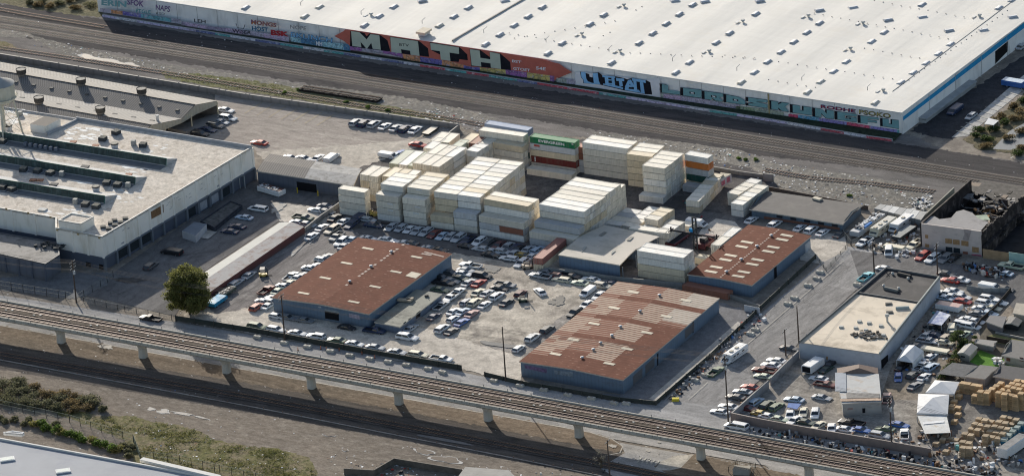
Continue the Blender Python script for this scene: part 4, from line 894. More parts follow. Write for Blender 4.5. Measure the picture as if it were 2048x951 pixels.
# ------------------------------------------------------------------ beige open shed
zD = Z(1000,460,5.283)
m_bei = mat('beige_sheet_roof', (.56,.51,.44), .05, .2, stain=((.36,.34,.28), .4, .12))
D = Bld('open_shed', 'beige-roofed blue steel shed with an open dark right side', 'shed', [zD(622,262),zD(1265,370),zD(1440,195),zD(820,98)], 3.0, siding('shed_blue_siding', (.15,.21,.29), 1.0), m_bei, rise=.15, ridge='X', skip=(1,), over=.12)
D2 = Bld('open_shed', 'rear beige-roofed shed joined behind the open blue shed', 'shed', [z7(432,500),z7(775,556),z7(900,487),z7(596,423)], 3.0, MATS['shed_blue_siding'], m_bei, rise=.12, ridge='X', skip=(1,), over=.55, th=.10)
for b, q in ((D2, [zC(92,280),zC(135,283),zC(190,240),zC(150,237)]), (D2, [(1199,470.5),(1205,472),(1216,465),(1210,463.5)])): b.panel(q, 'skylight_panel', mat('dull_panel', (.26,.25,.22)), .18)
for o_, q in ((D, [zD(862,232),zD(872,232),zD(925,182),zD(890,180)]), (D, [zD(1180,258),zD(1190,258),zD(1235,228),zD(1200,226)])): o_.panel(q, 'roof_patch', mat('patch_grey', (.36,.36,.33)), .18)
mb = MB()
for x, y in (zD(1300,455), zD(1440,330), zC(395,330), zC(430,290)):
    p = P(x, y, 1.5); mb.cyl((p.x, p.y, 0), .12, 3.0, 6)
mb.build('post', mat('steel_post', (.2,.22,.24)), D.o)
# ------------------------------------------------------------------ long low house-like building, upper right
m_shg = mat('grey_shingles', (.115,.108,.105), .12, .5, stain=((.16,.15,.14), .4, .3))
L = Bld('office_building', 'long low blue building with dark grey shingle roof beside the waste ground', 'building', [(1503,418),(1684,447),(1722,411),(1531,384)], 2.1, siding('teal_blue_siding', (.10,.15,.20), 1.2), m_shg, rise=.8, ridge='X', over=.5)
mb = MB(); q = L.at(*L.px(*z8(300,268)), .1); mb.box(q+Vector((0,0,.2)), (2.2,1.2,.4), -.2); mb.build('roof_unit', MATS['unit_tan'], L.o)
W_ = L.wp('F')
for i in range(5): 
    x, y = z8(75+i*82, 352+i*13.5); L.onwall('F', [(x,y),(x+12,y+2),(x+12,y+8),(x,y+6)], 'window', mat('window_dark', (.03,.035,.045), rough=.3))
L.onwall('F', [z8(0,362),z8(450,430),z8(450,445),z8(0,378)], 'brick_base', mat('red_brick', (.20,.10,.07), .2, 2), .06)
# ------------------------------------------------------------------ white and grey factory building at left
HF = 8.4
m_fac = mat('factory_white_paint', (.86,.82,.75), .06, .15, streak=((.42,.35,.22), .35, .55)); m_facg = mat('factory_grey_base', (.10,.115,.15), .1, .3)
m_faroof = ground('factory_roof_felt', (.57,.51,.435), (.66,.60,.525), (.43,.375,.31), big=.07, mid=.5, contrast=.85, speck=((.75,.74,.72), .012))
fo = thing('factory_building', 'large white factory with grey base, sawtooth skylights and dirty flat roof', 'factory', P(203,545))
f_front = [(-200,380.5),(113.6,434.8),(113.6,454.8),(204,472.5),(504,293.5),(153,236),(-200,180)]
fp = [P(x, y, HF) for x, y in f_front]; FPc = fp
mb = MB(); walls(mb, [(v.x, v.y) for v in fp], 3.1, HF); mb.build('upper_wall', m_fac, fo)
mb = MB(); walls(mb, [((v.x), (v.y)) for v in fp], 0, 3.1); mb.build('lower_wall', m_facg, fo)
mb = MB(); pp = [(v.x, v.y, HF-.35) for v in fp]; mb.poly(pp); 
o_ = mb.build('roof', m_faroof, fo)
if o_.data.polygons[0].normal.z < 0: o_.data.flip_normals()
m_par = mat('parapet_grey', (.36,.37,.39), .1, .5)
def para(a, b, wd, z0, z1, m, name, par, inset=0):
    A_, B_ = Vector((a.x, a.y, 0)), Vector((b.x, b.y, 0)); d = (B_-A_).normalized(); n_ = Vector((-d.y, d.x, 0))*wd
    mb = MB(); mb.prism([(v.x, v.y) for v in (A_, B_, B_+n_, A_+n_)], z0, z1); return mb.build(name, m, par)
cen = sum(fp, Vector())/7
for i in range(7):
    a, b = fp[i], fp[(i+1) % 7]; d = (b-a); n_ = Vector((-d.y, d.x, 0)); s_ = 1 if n_.dot(cen-a) > 0 else -1
    if i in (0, 6): continue
    para(a, b, .3*s_, HF-.5, HF+.02+.002*i+(.4 if i == 4 else 0), m_fac if i < 4 else m_par, 'parapet', fo)
para(fp[0], fp[1], .3, HF-.5, HF+.02, m_fac, 'parapet', fo)
WF_, WR_ = Wall(fp[2], fp[3]), Wall(fp[3], fp[4]); WL_ = Wall(fp[0], fp[1])
mb = MB()
for (a, b, W2, n_) in ((fp[3], fp[4], WR_, 13), (fp[0], fp[1], WL_, 7), (fp[2], fp[3], WF_, 3)):
    d = (b-a)/n_
    for i in range(n_+1):
        q = a+d*i; dd = d.normalized()*.28; mb = MB(); mb.prism([(v.x, v.y) for v in (q-dd, q+dd, q+dd+W2.n*.22, q-dd+W2.n*.22)], 3.0, HF-.25); mb.build('pilaster', m_fac, fo)
mb = MB(); d = (fp[4]-fp[3])/13; W2 = WR_
mb.prism([(v.x, v.y) for v in (fp[3]+W2.n*.02, fp[4]+W2.n*.02, fp[4]+W2.n*.5, fp[3]+W2.n*.5)], 3.0, 3.2)
for i in range(14):
    q = fp[3]+d*i; dd = d.normalized()*.3; mb.prism([(v.x, v.y) for v in (q-dd, q+dd, q+dd+W2.n*.45, q-dd+W2.n*.45)], 0, 3.0)
mb.build('grey_frame', mat('frame_grey', (.15,.17,.20), .1, .5), fo)
m_win = mat('dark_glazing', (.03,.038,.045), .2, 2, rough=.25)
for i, (z0, z1_) in ((1,(.6,2.7)),(2,(.6,2.7)),(3,(.6,2.7))):
    a = fp[3]+d*i+d*.1; b = fp[3]+d*i+d*.9; mb = MB(); n_ = W2.n*.06; mb.poly([Vector((*(a+n_).xy, z0)), Vector((*(b+n_).xy, z0)), Vector((*(b+n_).xy, z1_)), Vector((*(a+n_).xy, z1_))]); mb.build('window', m_win, fo)
for i in range(7, 11):
    a = fp[3]+d*i+d*.2; b = fp[3]+d*i+d*.8; mb = MB(); n_ = W2.n*.06; mb.poly([Vector((*(a+n_).xy, .3)), Vector((*(b+n_).xy, .3)), Vector((*(b+n_).xy, 2.4)), Vector((*(a+n_).xy, 2.4))]); mb.build('loading_door', mat('pale_loading_door', (.32,.34,.38), .15, 1) if i in (8, 9) else m_win, fo)
mb = MB(); WR_.poly(mb, None, [z5(893,338),z5(972,292),z5(974,340),z5(900,380)], .05); mb.build('boarded_window', mat('plywood_brown', (.22,.13,.07), .25, 2), fo)
mb = MB(); WR_.poly(mb, None, [z5(1290,182),z5(1308,170),z5(1308,180),z5(1290,190)], .05); WR_.poly(mb, None, [z5(722,520),z5(738,512),z5(738,520),z5(722,528)], .05); mb.build('wall_louvre', m_par, fo)
mb = MB()
for q in ((38,318),(168,342),(300,366)): WL_.poly(mb, z5, [(q[0]-6,q[1]-5),(q[0]+6,q[1]-3),(q[0]+6,q[1]+7),(q[0]-6,q[1]+5)], .27)
for q in ((340,443),(463,468),(590,490)): WF_.poly(mb, z5, [(q[0]-6,q[1]-5),(q[0]+6,q[1]-3),(q[0]+6,q[1]+7),(q[0]-6,q[1]+5)], .27)
mb.build('drain_box', mat('drain_rust', (.38,.28,.13), .2, 2), fo)
m_dr = mat('dry_weathered_scuff', (.40,.40,.40), .3, 1.5)
mb = MB()
for x, y in ((740,455),(1040,275),(1115,235),(1210,185),(1290,130),(1000,300)):
    for k in range(4): 
        a, b = R.uniform(-22,22), R.uniform(-22,22); WR_.poly(mb, z5, [(x+a,y+b),(x+a+14,y+b-9),(x+a+14,y+b-6),(x+a,y+b+3)], .03)
mb.build('paint_scuff', m_dr, fo)
for q in ([(510,632),(540,640),(540,668),(512,660)],[(588,645),(614,652),(614,682),(590,674)]): 
    mb = MB(); WF_.poly(mb, z5, q, .05); mb.build('door', m_black, fo)
# sawtooth skylights
m_gl = mat('green_wired_glass', (.055,.075,.07), .35, .6, rough=.35, streak=((.20,.24,.22), 1.2, .5)); m_gt = mat('green_trim', (.05,.14,.11), .2, 1); m_saw = mat('sawtooth_slope', (.40,.41,.42), .1, .3, stain=((.38,.34,.30), .5, .3))
ZT = HF-.35
for (lx, ly), (rx, ry), (tx, ty), hh in (((-200,232),(333.2,317),(360,317.5),1.75),((-200,277),(271,354.3),(299.5,353.5),1.75),((-200,326),(210,391.8),(240,389.5),1.75)):
    A_, B_ = P(lx, ly, ZT+hh), P(rx, ry, ZT+hh); T_ = P(tx, ty, ZT); d = (B_-A_).normalized(); n_ = Vector((-d.y, d.x, 0))
    if n_.dot(AF) < 0: n_ = -n_
    dep = (T_-B_).dot(n_); dep = max(2.5, min(8, dep))
    st = thing('sawtooth_skylight', {317: 'rearmost', 354: 'middle', 391: 'front'}[int(ry)]+' of three long green-glazed sawtooth skylights on the factory roof', 'skylight', (B_.x, B_.y, ZT), 'sawtooth skylights')
    a0, b0 = A_-Vector((0,0,hh)), B_-Vector((0,0,hh)); f0 = n_*-.5
    mb = MB(); mb.poly([a0+f0+Vector((0,0,.25)), b0+f0+Vector((0,0,.25)), B_, A_]); mb.build('glazing', m_gl, st)
    mb = MB(); mb.poly([A_, B_, b0+n_*dep, a0+n_*dep]); mb.poly([b0+f0, b0+n_*dep, B_]); mb.poly([a0+f0, a0+f0+Vector((0,0,.25)), b0+f0+Vector((0,0,.25)), b0+f0]); mb.build('slope', m_saw, st)
    mb = MB(); mb.tube(A_+Vector((0,0,.03)), B_+Vector((0,0,.03)), .1); mb.tube(B_, b0+f0, .08); mb.build('trim', m_gt, st)
    mb = MB(); g0 = f0-n_*2.6; mb.poly([a0+g0+Vector((0,0,.03)), b0+g0+Vector((0,0,.03)), b0+f0+Vector((0,0,.03)), a0+f0+Vector((0,0,.03))]); mb.build('gutter_shade_strip', mat('gutter_shade_slate', (.17,.18,.19), .15, .6), st)  # gutter strip widened and darkened to paint the shadow below the glazing
    mb = MB()
    for i in range(int((B_-A_).length/2.4)): q = A_+d*(i*2.4); mb.tube(q+f0*.98-Vector((0,0,hh-.28))-n_*.03, q-n_*.03, .04, 4)
    mb.build('glazing_bar', mat('glazing_bar', (.10,.16,.15)), st)
# penthouses
def boxtop(name, label, cat, top, z1_, zb, wm, rm, par=.25, rim=True):
    c = [P(x, y, z1_) for x, y in top]; o = thing(name, label, cat, (c[0].x, c[0].y, zb)); mb = MB(); walls(mb, [(v.x, v.y) for v in c], zb, z1_); mb.build('wall', wm, o)
    mb = MB(); q = [(v.x, v.y, z1_-(.22 if rim else 0)) for v in c]; mb.poly(q); r_ = mb.build('roof', rm, o)
    if r_.data.polygons[0].normal.z < 0: r_.data.flip_normals()
    if rim:
        cc = sum(c, Vector())/len(c)
        for i in range(len(c)):
            a, b = c[i], c[(i+1) % len(c)]; d = b-a; n_ = Vector((-d.y, d.x, 0)); s_ = 1 if n_.dot(cc-a) > 0 else -1
            para(a, b, par*s_, z1_-.25, z1_+.03+.003*i, wm, 'parapet', o)
    return o, c
za, zb_ = Z(0,200,5.283), Z(0,360,5.283)
boxtop('roof_penthouse', 'white box penthouse with dark brown roof on the factory roof', 'penthouse', [za(318,252),za(482,276),za(638,195),za(474,166)], ZT+1.9, ZT, m_fac, mat('penthouse_brown_roof', (.10,.09,.085), .1, .5), rim=False)
boxtop('roof_penthouse', 'stucco corner penthouse standing at the near corner of the factory roof', 'penthouse', [zb_(615,420),zb_(855,460),zb_(992,382),zb_(752,342)], ZT+2.2, ZT, m_fac, m_faroof)
lw = P(*z1(440,705), HF); 
para(P(*za(810,200),HF), P(*za(500,368),HF-.3), .35, ZT, HF+.2, m_par, 'roof_ridge', fo)
# HVAC
m_hv = mat('unit_grating', (.22,.21,.18), .5, 6, rough=.7); m_hvd = mat('unit_dark', (.055,.06,.065), .3, 2)
proto = thing('air_cooler', '', 'air unit'); mb = MB(); mb.box((0,0,.55), (1.7,1.7,.9), .1); mb.build('casing', m_hvd, proto)
mb = MB()
for i in range(5): mb.box((-.68+i*.34, 0, 1.04), (.18,1.6,.1), 0.)
for i in range(5): mb.box((0,-.68+i*.34, 1.09), (1.6,.12,.08), 0.)
mb.build('grating', m_hv, proto); mb = MB(); mb.box((.1,0,.08), (1.9,2.0,.14), .1); mb.build('kerb', m_par, proto); proto_done(proto)
hv_ = [(za,1230,345),(za,1090,412),(za,1515,478),(za,250,735),(za,400,752),(za,535,775),(za,1130,880),(za,1245,900),(za,30,440),(za,30,925),(za,130,945),(zb_,905,262),(zb_,1020,282)]
for i, (zf, x, y) in enumerate(hv_): dup(proto, P(*zf(x, y+18), ZT), R.uniform(-.3,.3), label='dark grated evaporative cooler standing on the factory roof', group='grated coolers on the factory roof')
for x, y in ((1090,490),(1150,508),(1170,448),(1215,470),(1210,418),(1278,440),(1325,400)): dup(proto, P(*zb_(x, y+12), ZT), .5, scale=(.72,.72,.45), label='low dark grated vent in the cluster near the factory roof corner', group='vent cluster at the factory roof corner')
proto_drop(proto)
for zf, x, y, h_ in ((za,1415,475,1.3),(za,655,800,1.2),(za,1355,920,1.2),(zb_,800,250,1.3),(za,215,160,1.0)):
    q = P(*zf(x, y), ZT); mb = MB(); mb.box(q+Vector((0,0,h_/2)), (1.0,1.0,h_), .2); ob = mb.build('roof_shaft', mat('shaft_grey', (.34,.34,.32), .3, 3), None); tag(ob, 'narrow pale vent shaft standing on the factory roof', 'vent', 'vent shafts on the factory roof')
for zf, x, y in ((za,1215,510),(za,95,318),(zb_,1018,118)):
    q = P(*zf(x, y), ZT); o = thing('roof_fan', 'white drum-shaped roof fan with dark rim on the factory roof', 'fan', q, 'drum fans on the factory roof'); mb = MB(); mb.cyl(q, .75, 1.1, 16, r2=.95); mb.build('drum', mat('fan_white', (.55,.56,.58)), o)
    mb = MB(); mb.cyl(q+Vector((0,0,1.1)), .97, .28, 16); mb.build('rim', mat('fan_rim', (.06,.06,.06)), o); mb = MB(); mb.cyl(q+Vector((0,0,1.39)), .8, .03, 12); mb.build('grille', m_hv, o)
for zf, x, y in ((za,775,440),(za,1010,478),(za,1360,785),(za,350,842),(za,425,845)): q = P(*zf(x,y), ZT+.9); mb = MB(); mb.box(q, (1.6,1.3,.22), .3); ob = mb.build('roof_hatch', mat('rusty_hatch', (.28,.13,.08), .3, 2), None); tag(ob, 'rusty square hatch on a sawtooth slope', 'hatch', 'rusty roof hatches')
for zf, x, y in ((za,900,702),(za,570,888)): q = P(*zf(x,y), ZT+.9); mb = MB(); mb.box(q, (1.9,1.3,.3), .2); ob = mb.build('roof_hatch', m_hvd, None); tag(ob, 'dark grey hatch box on a sawtooth slope', 'hatch', 'dark roof hatches')
for i in range(7): q = P(*za(272+i*54, 480+i*9), ZT+.1); mb = MB(); mb.box(q+Vector((0,0,.4)), (.8,.8,.8), .15); mb.box(q+Vector((0,0,.85)), (.62,.62,.1), .15, 0); ob = mb.build('vent_box', mat('vent_box_grey', (.16,.18,.22) if i < 2 else (.28,.29,.28), .2, 3), None); tag(ob, 'small square vent box in the row behind the middle sawtooth', 'vent', 'row of square vent boxes')
q = P(*zb_(450,315), ZT); mb = MB(); mb.box(q+Vector((0,0,.15)), (2.0,1.4,.3), .1); ob = mb.build('roof_hatch', mat('hatch_pale', (.5,.5,.48)), None); tag(ob, 'pale flat hatch near the front edge of the factory roof', 'hatch')
# roof patches of white coating
m_pt = mat('white_coating_patch', (.72,.72,.70), .1, 1)
mb = MB()
for zf, x, y, s_ in [(za,R.uniform(680,1120),R.uniform(290,420),1) for _ in range(46)]+[(za,R.uniform(1300,1580),R.uniform(690,760),1) for _ in range(14)]+[(zb_,R.uniform(480,900),R.uniform(300,400),1) for _ in range(16)]+[(zb_,R.uniform(1150,1500),R.uniform(100,260),.8) for _ in range(18)]+[(za,R.uniform(0,300),R.uniform(90,260),1) for _ in range(26)]+[(za,R.uniform(760,960),R.uniform(850,880),1) for _ in range(10)]+[(za,R.uniform(1450,1800),R.uniform(350,600),.7) for _ in range(18)]:
    q = P(*zf(x, y), ZT+.02+.001*R.random()); r_ = R.uniform(.3, 1.1)*s_; a0 = R.uniform(0, 6.3)
    mb.poly([q+Vector((math.cos(a0+k)*r_*R.uniform(.6,1.8), math.sin(a0+k)*r_*R.uniform(.3,.7), 0)) for k in (0,1,2,3,4,5)])
mb.build('coating_patches', m_pt, fo)['kind'] = 'stuff'
# front annex of the factory
oa, ca = boxtop('factory_annex', 'lower grey annex with dark stained flat roof in front of the white factory', 'annex', [(-200,463),(90.8,527),(119.5,508.5),(117,484.5),(-200,430)], 4.4, 0, siding('annex_grey_siding', (.12,.135,.17), 2.5), mat('stained_grey_roof', (.27,.255,.24), .15, .25, stain=((.08,.075,.07), .6, .25)), rim=True)
WA = Wall(ca[0], ca[1]); mb = MB(); d = (ca[1]-ca[0])
for i in range(9):
    q = ca[1]-d*(i*.09); mb.prism([(v.x, v.y) for v in (q+WA.n*.01, q-d.normalized()*.4+WA.n*.01, q-d.normalized()*.4+WA.n*.2, q+WA.n*.2)], 0, 4.2)
mb.build('pilaster', m_facg, oa)
q0 = P(*zb_(540,712), 4.25)
cw = thing('burnt_pipework', 'tangle of dark pipework at the corner of the annex roof', 'pipework', q0); mb = MB()
for i in range(14): a = q0+Vector((R.uniform(-4,3), R.uniform(-1,1.6), .3)); mb.tube(a, a+Vector((R.uniform(-2,2), R.uniform(-1,1), R.uniform(0,.5))), .1, 5); mb.box(a+Vector((0,0,-.05)), (.8,.6,.5), R.random())
mb.build('pipes', m_hvd, cw)
# ------------------------------------------------------------------ water tower
q = P(9,267,ZT); wt = thing('water_tower', 'cream water tower with conical lid standing over the factory roof', 'water tower', q)
m_wt = mat('tower_cream', (.52,.50,.42), .1, .5, streak=((.30,.25,.16), .8, .5)); ZW = ZT+8.9
mb = MB(); mb.cyl(q+Vector((0,0,8.9)), 3.5, 4.1, 28, r2=3.55); mb.cyl(q+Vector((0,0,8.1)), 2.2, .8, 28, r2=3.45); mb.build('tank', m_wt, wt, smooth=False)
mb = MB(); mb.cyl(q+Vector((0,0,13.0)), 3.7, 1.6, 28, r2=.15); mb.build('lid', mat('tower_lid', (.34,.34,.33), .15, .6), wt)
mb = MB(); mb.cyl(q+Vector((0,0,9.6)), 4.1, .12, 28)
for i in range(20): a = 6.2832*i/20; mb.tube(q+Vector((4.05*math.cos(a),4.05*math.sin(a),9.7)), q+Vector((4.05*math.cos(a),4.05*math.sin(a),10.4)), .04, 4)
mb.build('catwalk', m_wt, wt)
for i in range(4):
    a = .55+1.5708*i; f_ = q+Vector((4.4*math.cos(a),4.4*math.sin(a),0)); t_ = q+Vector((2.9*math.cos(a),2.9*math.sin(a),8.9)); mb = MB(); mb.tube(f_, t_, .22, 8); mb.build('leg', m_wt, wt)
mb = MB()
for i in range(4):
    a, b = .55+1.5708*i, .55+1.5708*(i+1)
    for z0, r0, z1_, r1 in ((0,4.4,4.4,3.65),(4.4,3.65,8.8,2.9)):
        mb.tube(q+Vector((r0*math.cos(a),r0*math.sin(a),z0)), q+Vector((r1*math.cos(b),r1*math.sin(b),z1_)), .05, 4); mb.tube(q+Vector((r0*math.cos(b),r0*math.sin(b),z0)), q+Vector((r1*math.cos(a),r1*math.sin(a),z1_)), .05, 4)
    mb.tube(q+Vector((3.65*math.cos(a),3.65*math.sin(a),4.4)), q+Vector((3.65*math.cos(b),3.65*math.sin(b),4.4)), .08, 4)
mb.cyl(q, .4, 8.2, 10); mb.build('bracing', m_wt, wt)
# ------------------------------------------------------------------ twin gabled sheds, upper left
m_gr1 = stripes('grey_sheet_roof_sunlit', (.40,.38,.35), (.34,.32,.295), .9, .5, along='u', noise=.2, var=.1); m_gr2 = stripes('grey_sheet_roof_dark', (.235,.22,.205), (.16,.15,.14), .62, .55, along='u', noise=.25, var=.08)  # sun and shade of the slopes painted in as two sheet tones
ts = thing('twin_gabled_shed', 'twin-ridged grey corrugated shed with large round roof ventilators', 'shed', P(400,260))
def lineX(a, b, z, x): t = (x-a[0])/(b[0]-a[0]); return P(x, lerp(a[1], b[1], t), z)
BE = [P(-260,77,4.2), P(434,201.5,4.2)]; R1 = [P(-260,96,5.6), P(390.5,209.5,5.6)]; VA = [P(-260,129,4.2), P(363.5,237.3,4.2)]; R2 = [P(-260,150,5.6), P(303,249.5,5.6)]; FE2 = [P(-260,180,4.2), P(275,275,4.2)]
m_sid = siding('cream_siding', (.40,.37,.30), 1.0)
def slab(a, b, name, m, par):
    mb = MB(); L_ = (a[1]-a[0]).length; dd = (b[1]-a[1]).length; mb.poly([a[0], a[1], b[1], b[0]], 0, [(0,0),(L_,0),(L_-(a[1]-b[1]).dot((a[1]-a[0]).normalized()),dd),(0,dd)]); o = mb.build(name, m, par)
    if o.data.polygons[0].normal.z < 0: o.data.flip_normals()
slab(R1, BE, 'roof', m_gr1, ts); slab(VA, R1, 'roof', m_gr2, ts); slab(R2, VA, 'roof', m_gr1, ts); slab(FE2, R2, 'roof', m_gr2, ts)
mb = MB(); e = Vector((0,0,-.1)); pr = [BE[1], R1[1], VA[1], R2[1], FE2[1]]
for a, b in zip(pr, pr[1:]): mb.poly([Vector((a.x,a.y,3.1)), Vector((b.x,b.y,3.1)), b+e, a+e], 0, [(0,2),((b-a).xy.length,2),((b-a).xy.length,3),(0,3)])
mb.build('gable', m_sid, ts)
mb = MB(); mb.poly([Vector((BE[0].x,BE[0].y,0)), Vector((BE[1].x,BE[1].y,0)), BE[1]+e, BE[0]+e]); mb.build('wall', mat('shed_back_wall', (.16,.15,.14)), ts)
mb = MB(); 
i_ = (BE[0]-BE[1]).normalized()*6; pp = [Vector((p.x,p.y,0))+i_ for p in (BE[1], FE2[1])]; mb.poly([pp[0], pp[1], pp[1]+Vector((0,0,3.9)), pp[0]+Vector((0,0,3.9))]); mb.build('dark_interior_sheet', mat('shed_inside_dark', (.02,.02,.022)), ts)  # near-black sheet painted in for the shade inside the open shed end
mb = MB()
for t in (0, .33, .66, 1): p = BE[1].lerp(FE2[1], t); mb.cyl((p.x, p.y, 0), .18, 4.0, 6)
mb.build('post', mat('cream_post', (.5,.45,.33)), ts)
mb = MB(); p1, p2 = P(*z1(1000,775),0), P(*z1(1290,690),0); dd = (p2-p1); n_ = Vector((dd.y,-dd.x,0)).normalized(); mb.prism([(v.x, v.y) for v in (p1, p2, p2-i_*.9, p1-i_*.9)], 0, .7); mb.build('loading_platform', mat('dock_concrete', (.28,.26,.24), .15, .5), ts)
m_hs = mat('hatch_dark', (.10,.10,.095), .3, 2)  # plain dark tone for the small hatch boxes
for n, A_, B_, k_, sz in ((18, VA, R1, .48, (.9,.7,.22)), (16, R2, VA, .4, (1.3,.5,.1))):
    for i in range(n):
        t = (i+.4)/n; p = A_[0].lerp(A_[1], t).lerp(B_[0].lerp(B_[1], t), k_); mb = MB(); mb.box(p+Vector((0,0,sz[2]*.4)), sz, .1); mb.build('roof_hatch', m_hs, ts)
mb = MB(); mb.tube(R1[0]+Vector((0,0,.03)), R1[1]+Vector((0,0,.03)), .12); mb.tube(R2[0], R2[1], .12); mb.build('ridge_cap', mat('ridge_dark', (.08,.075,.07)), ts)
for k, (x, y) in enumerate(((130,455),(485,512),(845,570),(235,622),(600,682))):
    zz = 5.2; q = P(*z1(x, y), zz); o = thing('roof_ventilator', 'big round drum ventilator with open top on the twin-ridged shed roof', 'ventilator', q, 'drum ventilators on the twin shed'); mb = MB(); mb.cyl(q, .8, .9, 18, r2=1.15)
    mb.build('neck', mat('ventilator_grey', (.20,.185,.17), .3, 2), o); mb = MB(); mb.cyl(q+Vector((0,0,.9)), 1.2, 1.1, 20, r2=1.25, top=1); mb.build('drum', [mat('drum_dark', (.07,.065,.06), .3, 2), mat('drum_inside', (.30,.28,.25), .4, 3)], o)
    mb = MB()
    for i in range(20):
        a, b = 6.2832*i/20, 6.2832*(i+1)/20; mb.tube(q+Vector((1.25*math.cos(a),1.25*math.sin(a),2.02)), q+Vector((1.25*math.cos(b),1.25*math.sin(b),2.02)), .09, 4)
    mb.build('rim', m_black, o)
q = P(*z1(938,725), 4.5); mb = MB(); mb.cyl(q, .35, 1.6, 10); mb.cyl(q+Vector((0,0,1.6)), .45, .25, 10); ob = mb.build('roof_stack', mat('stack_white', (.55,.55,.54)), None); tag(ob, 'slim white exhaust stack near the end of the twin-ridged shed', 'exhaust stack')
# ------------------------------------------------------------------ long grey drive-through shed
m_ls = siding('slate_siding', (.115,.13,.165), 1.4); E2 = Bld('drive_through_shed', 'long grey shed with weathered roof and open drive-through doorway', 'shed', [(515,342),(706,371),(722,339),(541,309)], 3.3, m_ls, [m_gr2, mat('weathered_roof_sheet', (.30,.30,.30), .2, .6, stain=((.12,.115,.11), .55, .5))], rise=.35, ridge='X', cells=(8, 2, lambda u, v, i, j: 1 if i > 3 else 0))
zE = Z(400,330,5.593)
E2.onwall('F', [zE(1080,182),zE(1300,215),zE(1312,345),zE(1095,320)], 'open_doorway', m_black); 
for x, y in ((1092,312),(1322,345)):
    q = P(*zE(x, y)); mb = MB(); mb.cyl(q, .14, 1.4, 8); ob = mb.build('bollard', mat('bollard_yellow', (.45,.34,.03), .2, 2), None); tag(ob, 'yellow guard post beside the open doorway of the grey shed', 'bollard', 'yellow guard posts')
# ------------------------------------------------------------------ long narrow red-walled shed
m_rw = siding('dark_red_siding', (.15,.045,.04), .7); nr = thing('long_narrow_shed', 'long narrow dark red shed with half white and half rust-stained grey roof', 'shed', P(500,520))
Hn = 1.75; w0, w1 = P(396,553,Hn), P(559.5,444.5,Hn); s0, s1 = P(405,563,Hn), P(583,443.5,Hn); r0, r1 = P(416,586,Hn), P(608.5,453,Hn)
mb = MB(); walls(mb, [(v.x, v.y) for v in (w0, r0, r1, s1, w1)], 0, Hn); mb.build('wall', m_rw, nr)
def flat(pts, name, m, par, dz=0):
    mb = MB(); mb.poly([p+Vector((0,0,dz)) for p in pts]); o = mb.build(name, m, par)
    if o.data.polygons[0].normal.z < 0: o.data.flip_normals()
flat([w0, s0, s1, w1], 'white_roof', mat('white_roof_half', (.62,.60,.54), .08, .3), nr, .03); flat([s0, r0, r1, s1], 'stained_roof', mat('stained_roof_half', (.30,.295,.30), .15, .4, stain=((.16,.09,.07), .62, .4)), nr, .035)
# small white hut and enclosed bins along the factory wall
boxtop('equipment_hut', 'small white flat-roofed hut with double doors beside the factory wall', 'hut', [z5(1082,448),z5(1162,478),z5(1228,408),z5(1155,395)], 1.9, 0, mat('hut_white', (.45,.46,.48), .1, .6), mat('hut_roof_grey', (.20,.22,.25), .1, .5), rim=False)
zone('concrete_pad', [z5(1165,492),z5(1238,502),z5(1292,460),z5(1222,448)], g_side)
boxtop('bin_enclosure', 'dark fenced enclosure holding bins beside the factory wall', 'enclosure', [z5(1190,390),z5(1275,430),z5(1440,295),z5(1370,270)], 1.1, 0, mat('enclosure_dark', (.05,.055,.07), .3, 1), mat('enclosure_floor', (.12,.115,.11), .5, 1), rim=True)
# ------------------------------------------------------------------ shipping containers
CH = 1.64; CWD = 2.44
def cmat(name, base):
    m, t, b = _mat(name); v = _pos(t, obj=True); oi = _n(t, 'ShaderNodeObjectInfo')
    sp = _n(t, 'ShaderNodeSeparateXYZ'); t.links.new(v, sp.inputs[0])
    pp = _n(t, 'ShaderNodeMath', operation='PINGPONG'); pp.inputs[1].default_value = .2
    ax = _n(t, 'ShaderNodeMath', operation='ADD'); t.links.new(sp.outputs[0], ax.inputs[0]); t.links.new(sp.outputs[1], ax.inputs[1]); t.links.new(ax.outputs[0], pp.inputs[0])
    off = _n(t, 'ShaderNodeVectorMath', operation='ADD'); t.links.new(v, off.inputs[0])
    cb = _n(t, 'ShaderNodeCombineXYZ'); ml = _n(t, 'ShaderNodeMath', operation='MULTIPLY'); ml.inputs[1].default_value = 90; t.links.new(oi.outputs['Random'], ml.inputs[0])
    for i in range(3): t.links.new(ml.outputs[0], cb.inputs[i])
    t.links.new(cb.outputs[0], off.inputs[1]); w_ = off.outputs[0]
    c = _mul(t, base, _rng(t, oi.outputs['Random'], 0, 1, .84, 1.08))
    c = _mul(t, c, _rng(t, pp.outputs[0], 0, .2, .93, 1.03))  # rib shading of the corrugated sides put into the colour
    c = _mul(t, c, _rng(t, _noise(t, w_, .5, 5), .3, .7, .9, 1.06))
    c = _mix(t, _rng(t, _noise(t, w_, .35, 8, .8), .60, .74, 0, .55), c, (.30, .15, .08))
    mp = _n(t, 'ShaderNodeMapping'); mp.inputs['Scale'].default_value = (1.5, 1.5, .2); t.links.new(w_, mp.inputs[0])
    c = _mix(t, _rng(t, _noise(t, mp.outputs[0], 1, 4), .5, .8, 0, .32), c, (.24, .20, .15))
    t.links.new(c, b.inputs['Base Color']); b.inputs['Roughness'].default_value = .65; b.inputs['Specular IOR Level'].default_value = .25; return m
CC = {'cream': (.77,.715,.61), 'tan': (.70,.595,.43), 'white': (.78,.755,.70), 'grey': (.52,.53,.54), 'green': (.02,.20,.085), 'dark green': (.02,.08,.065), 'dark red': (.17,.035,.03),
      'orange': (.55,.17,.04), 'blue-grey': (.22,.29,.42), 'rust brown': (.28,.12,.08), 'faded red': (.38,.16,.13), 'pale green': (.50,.52,.42)}
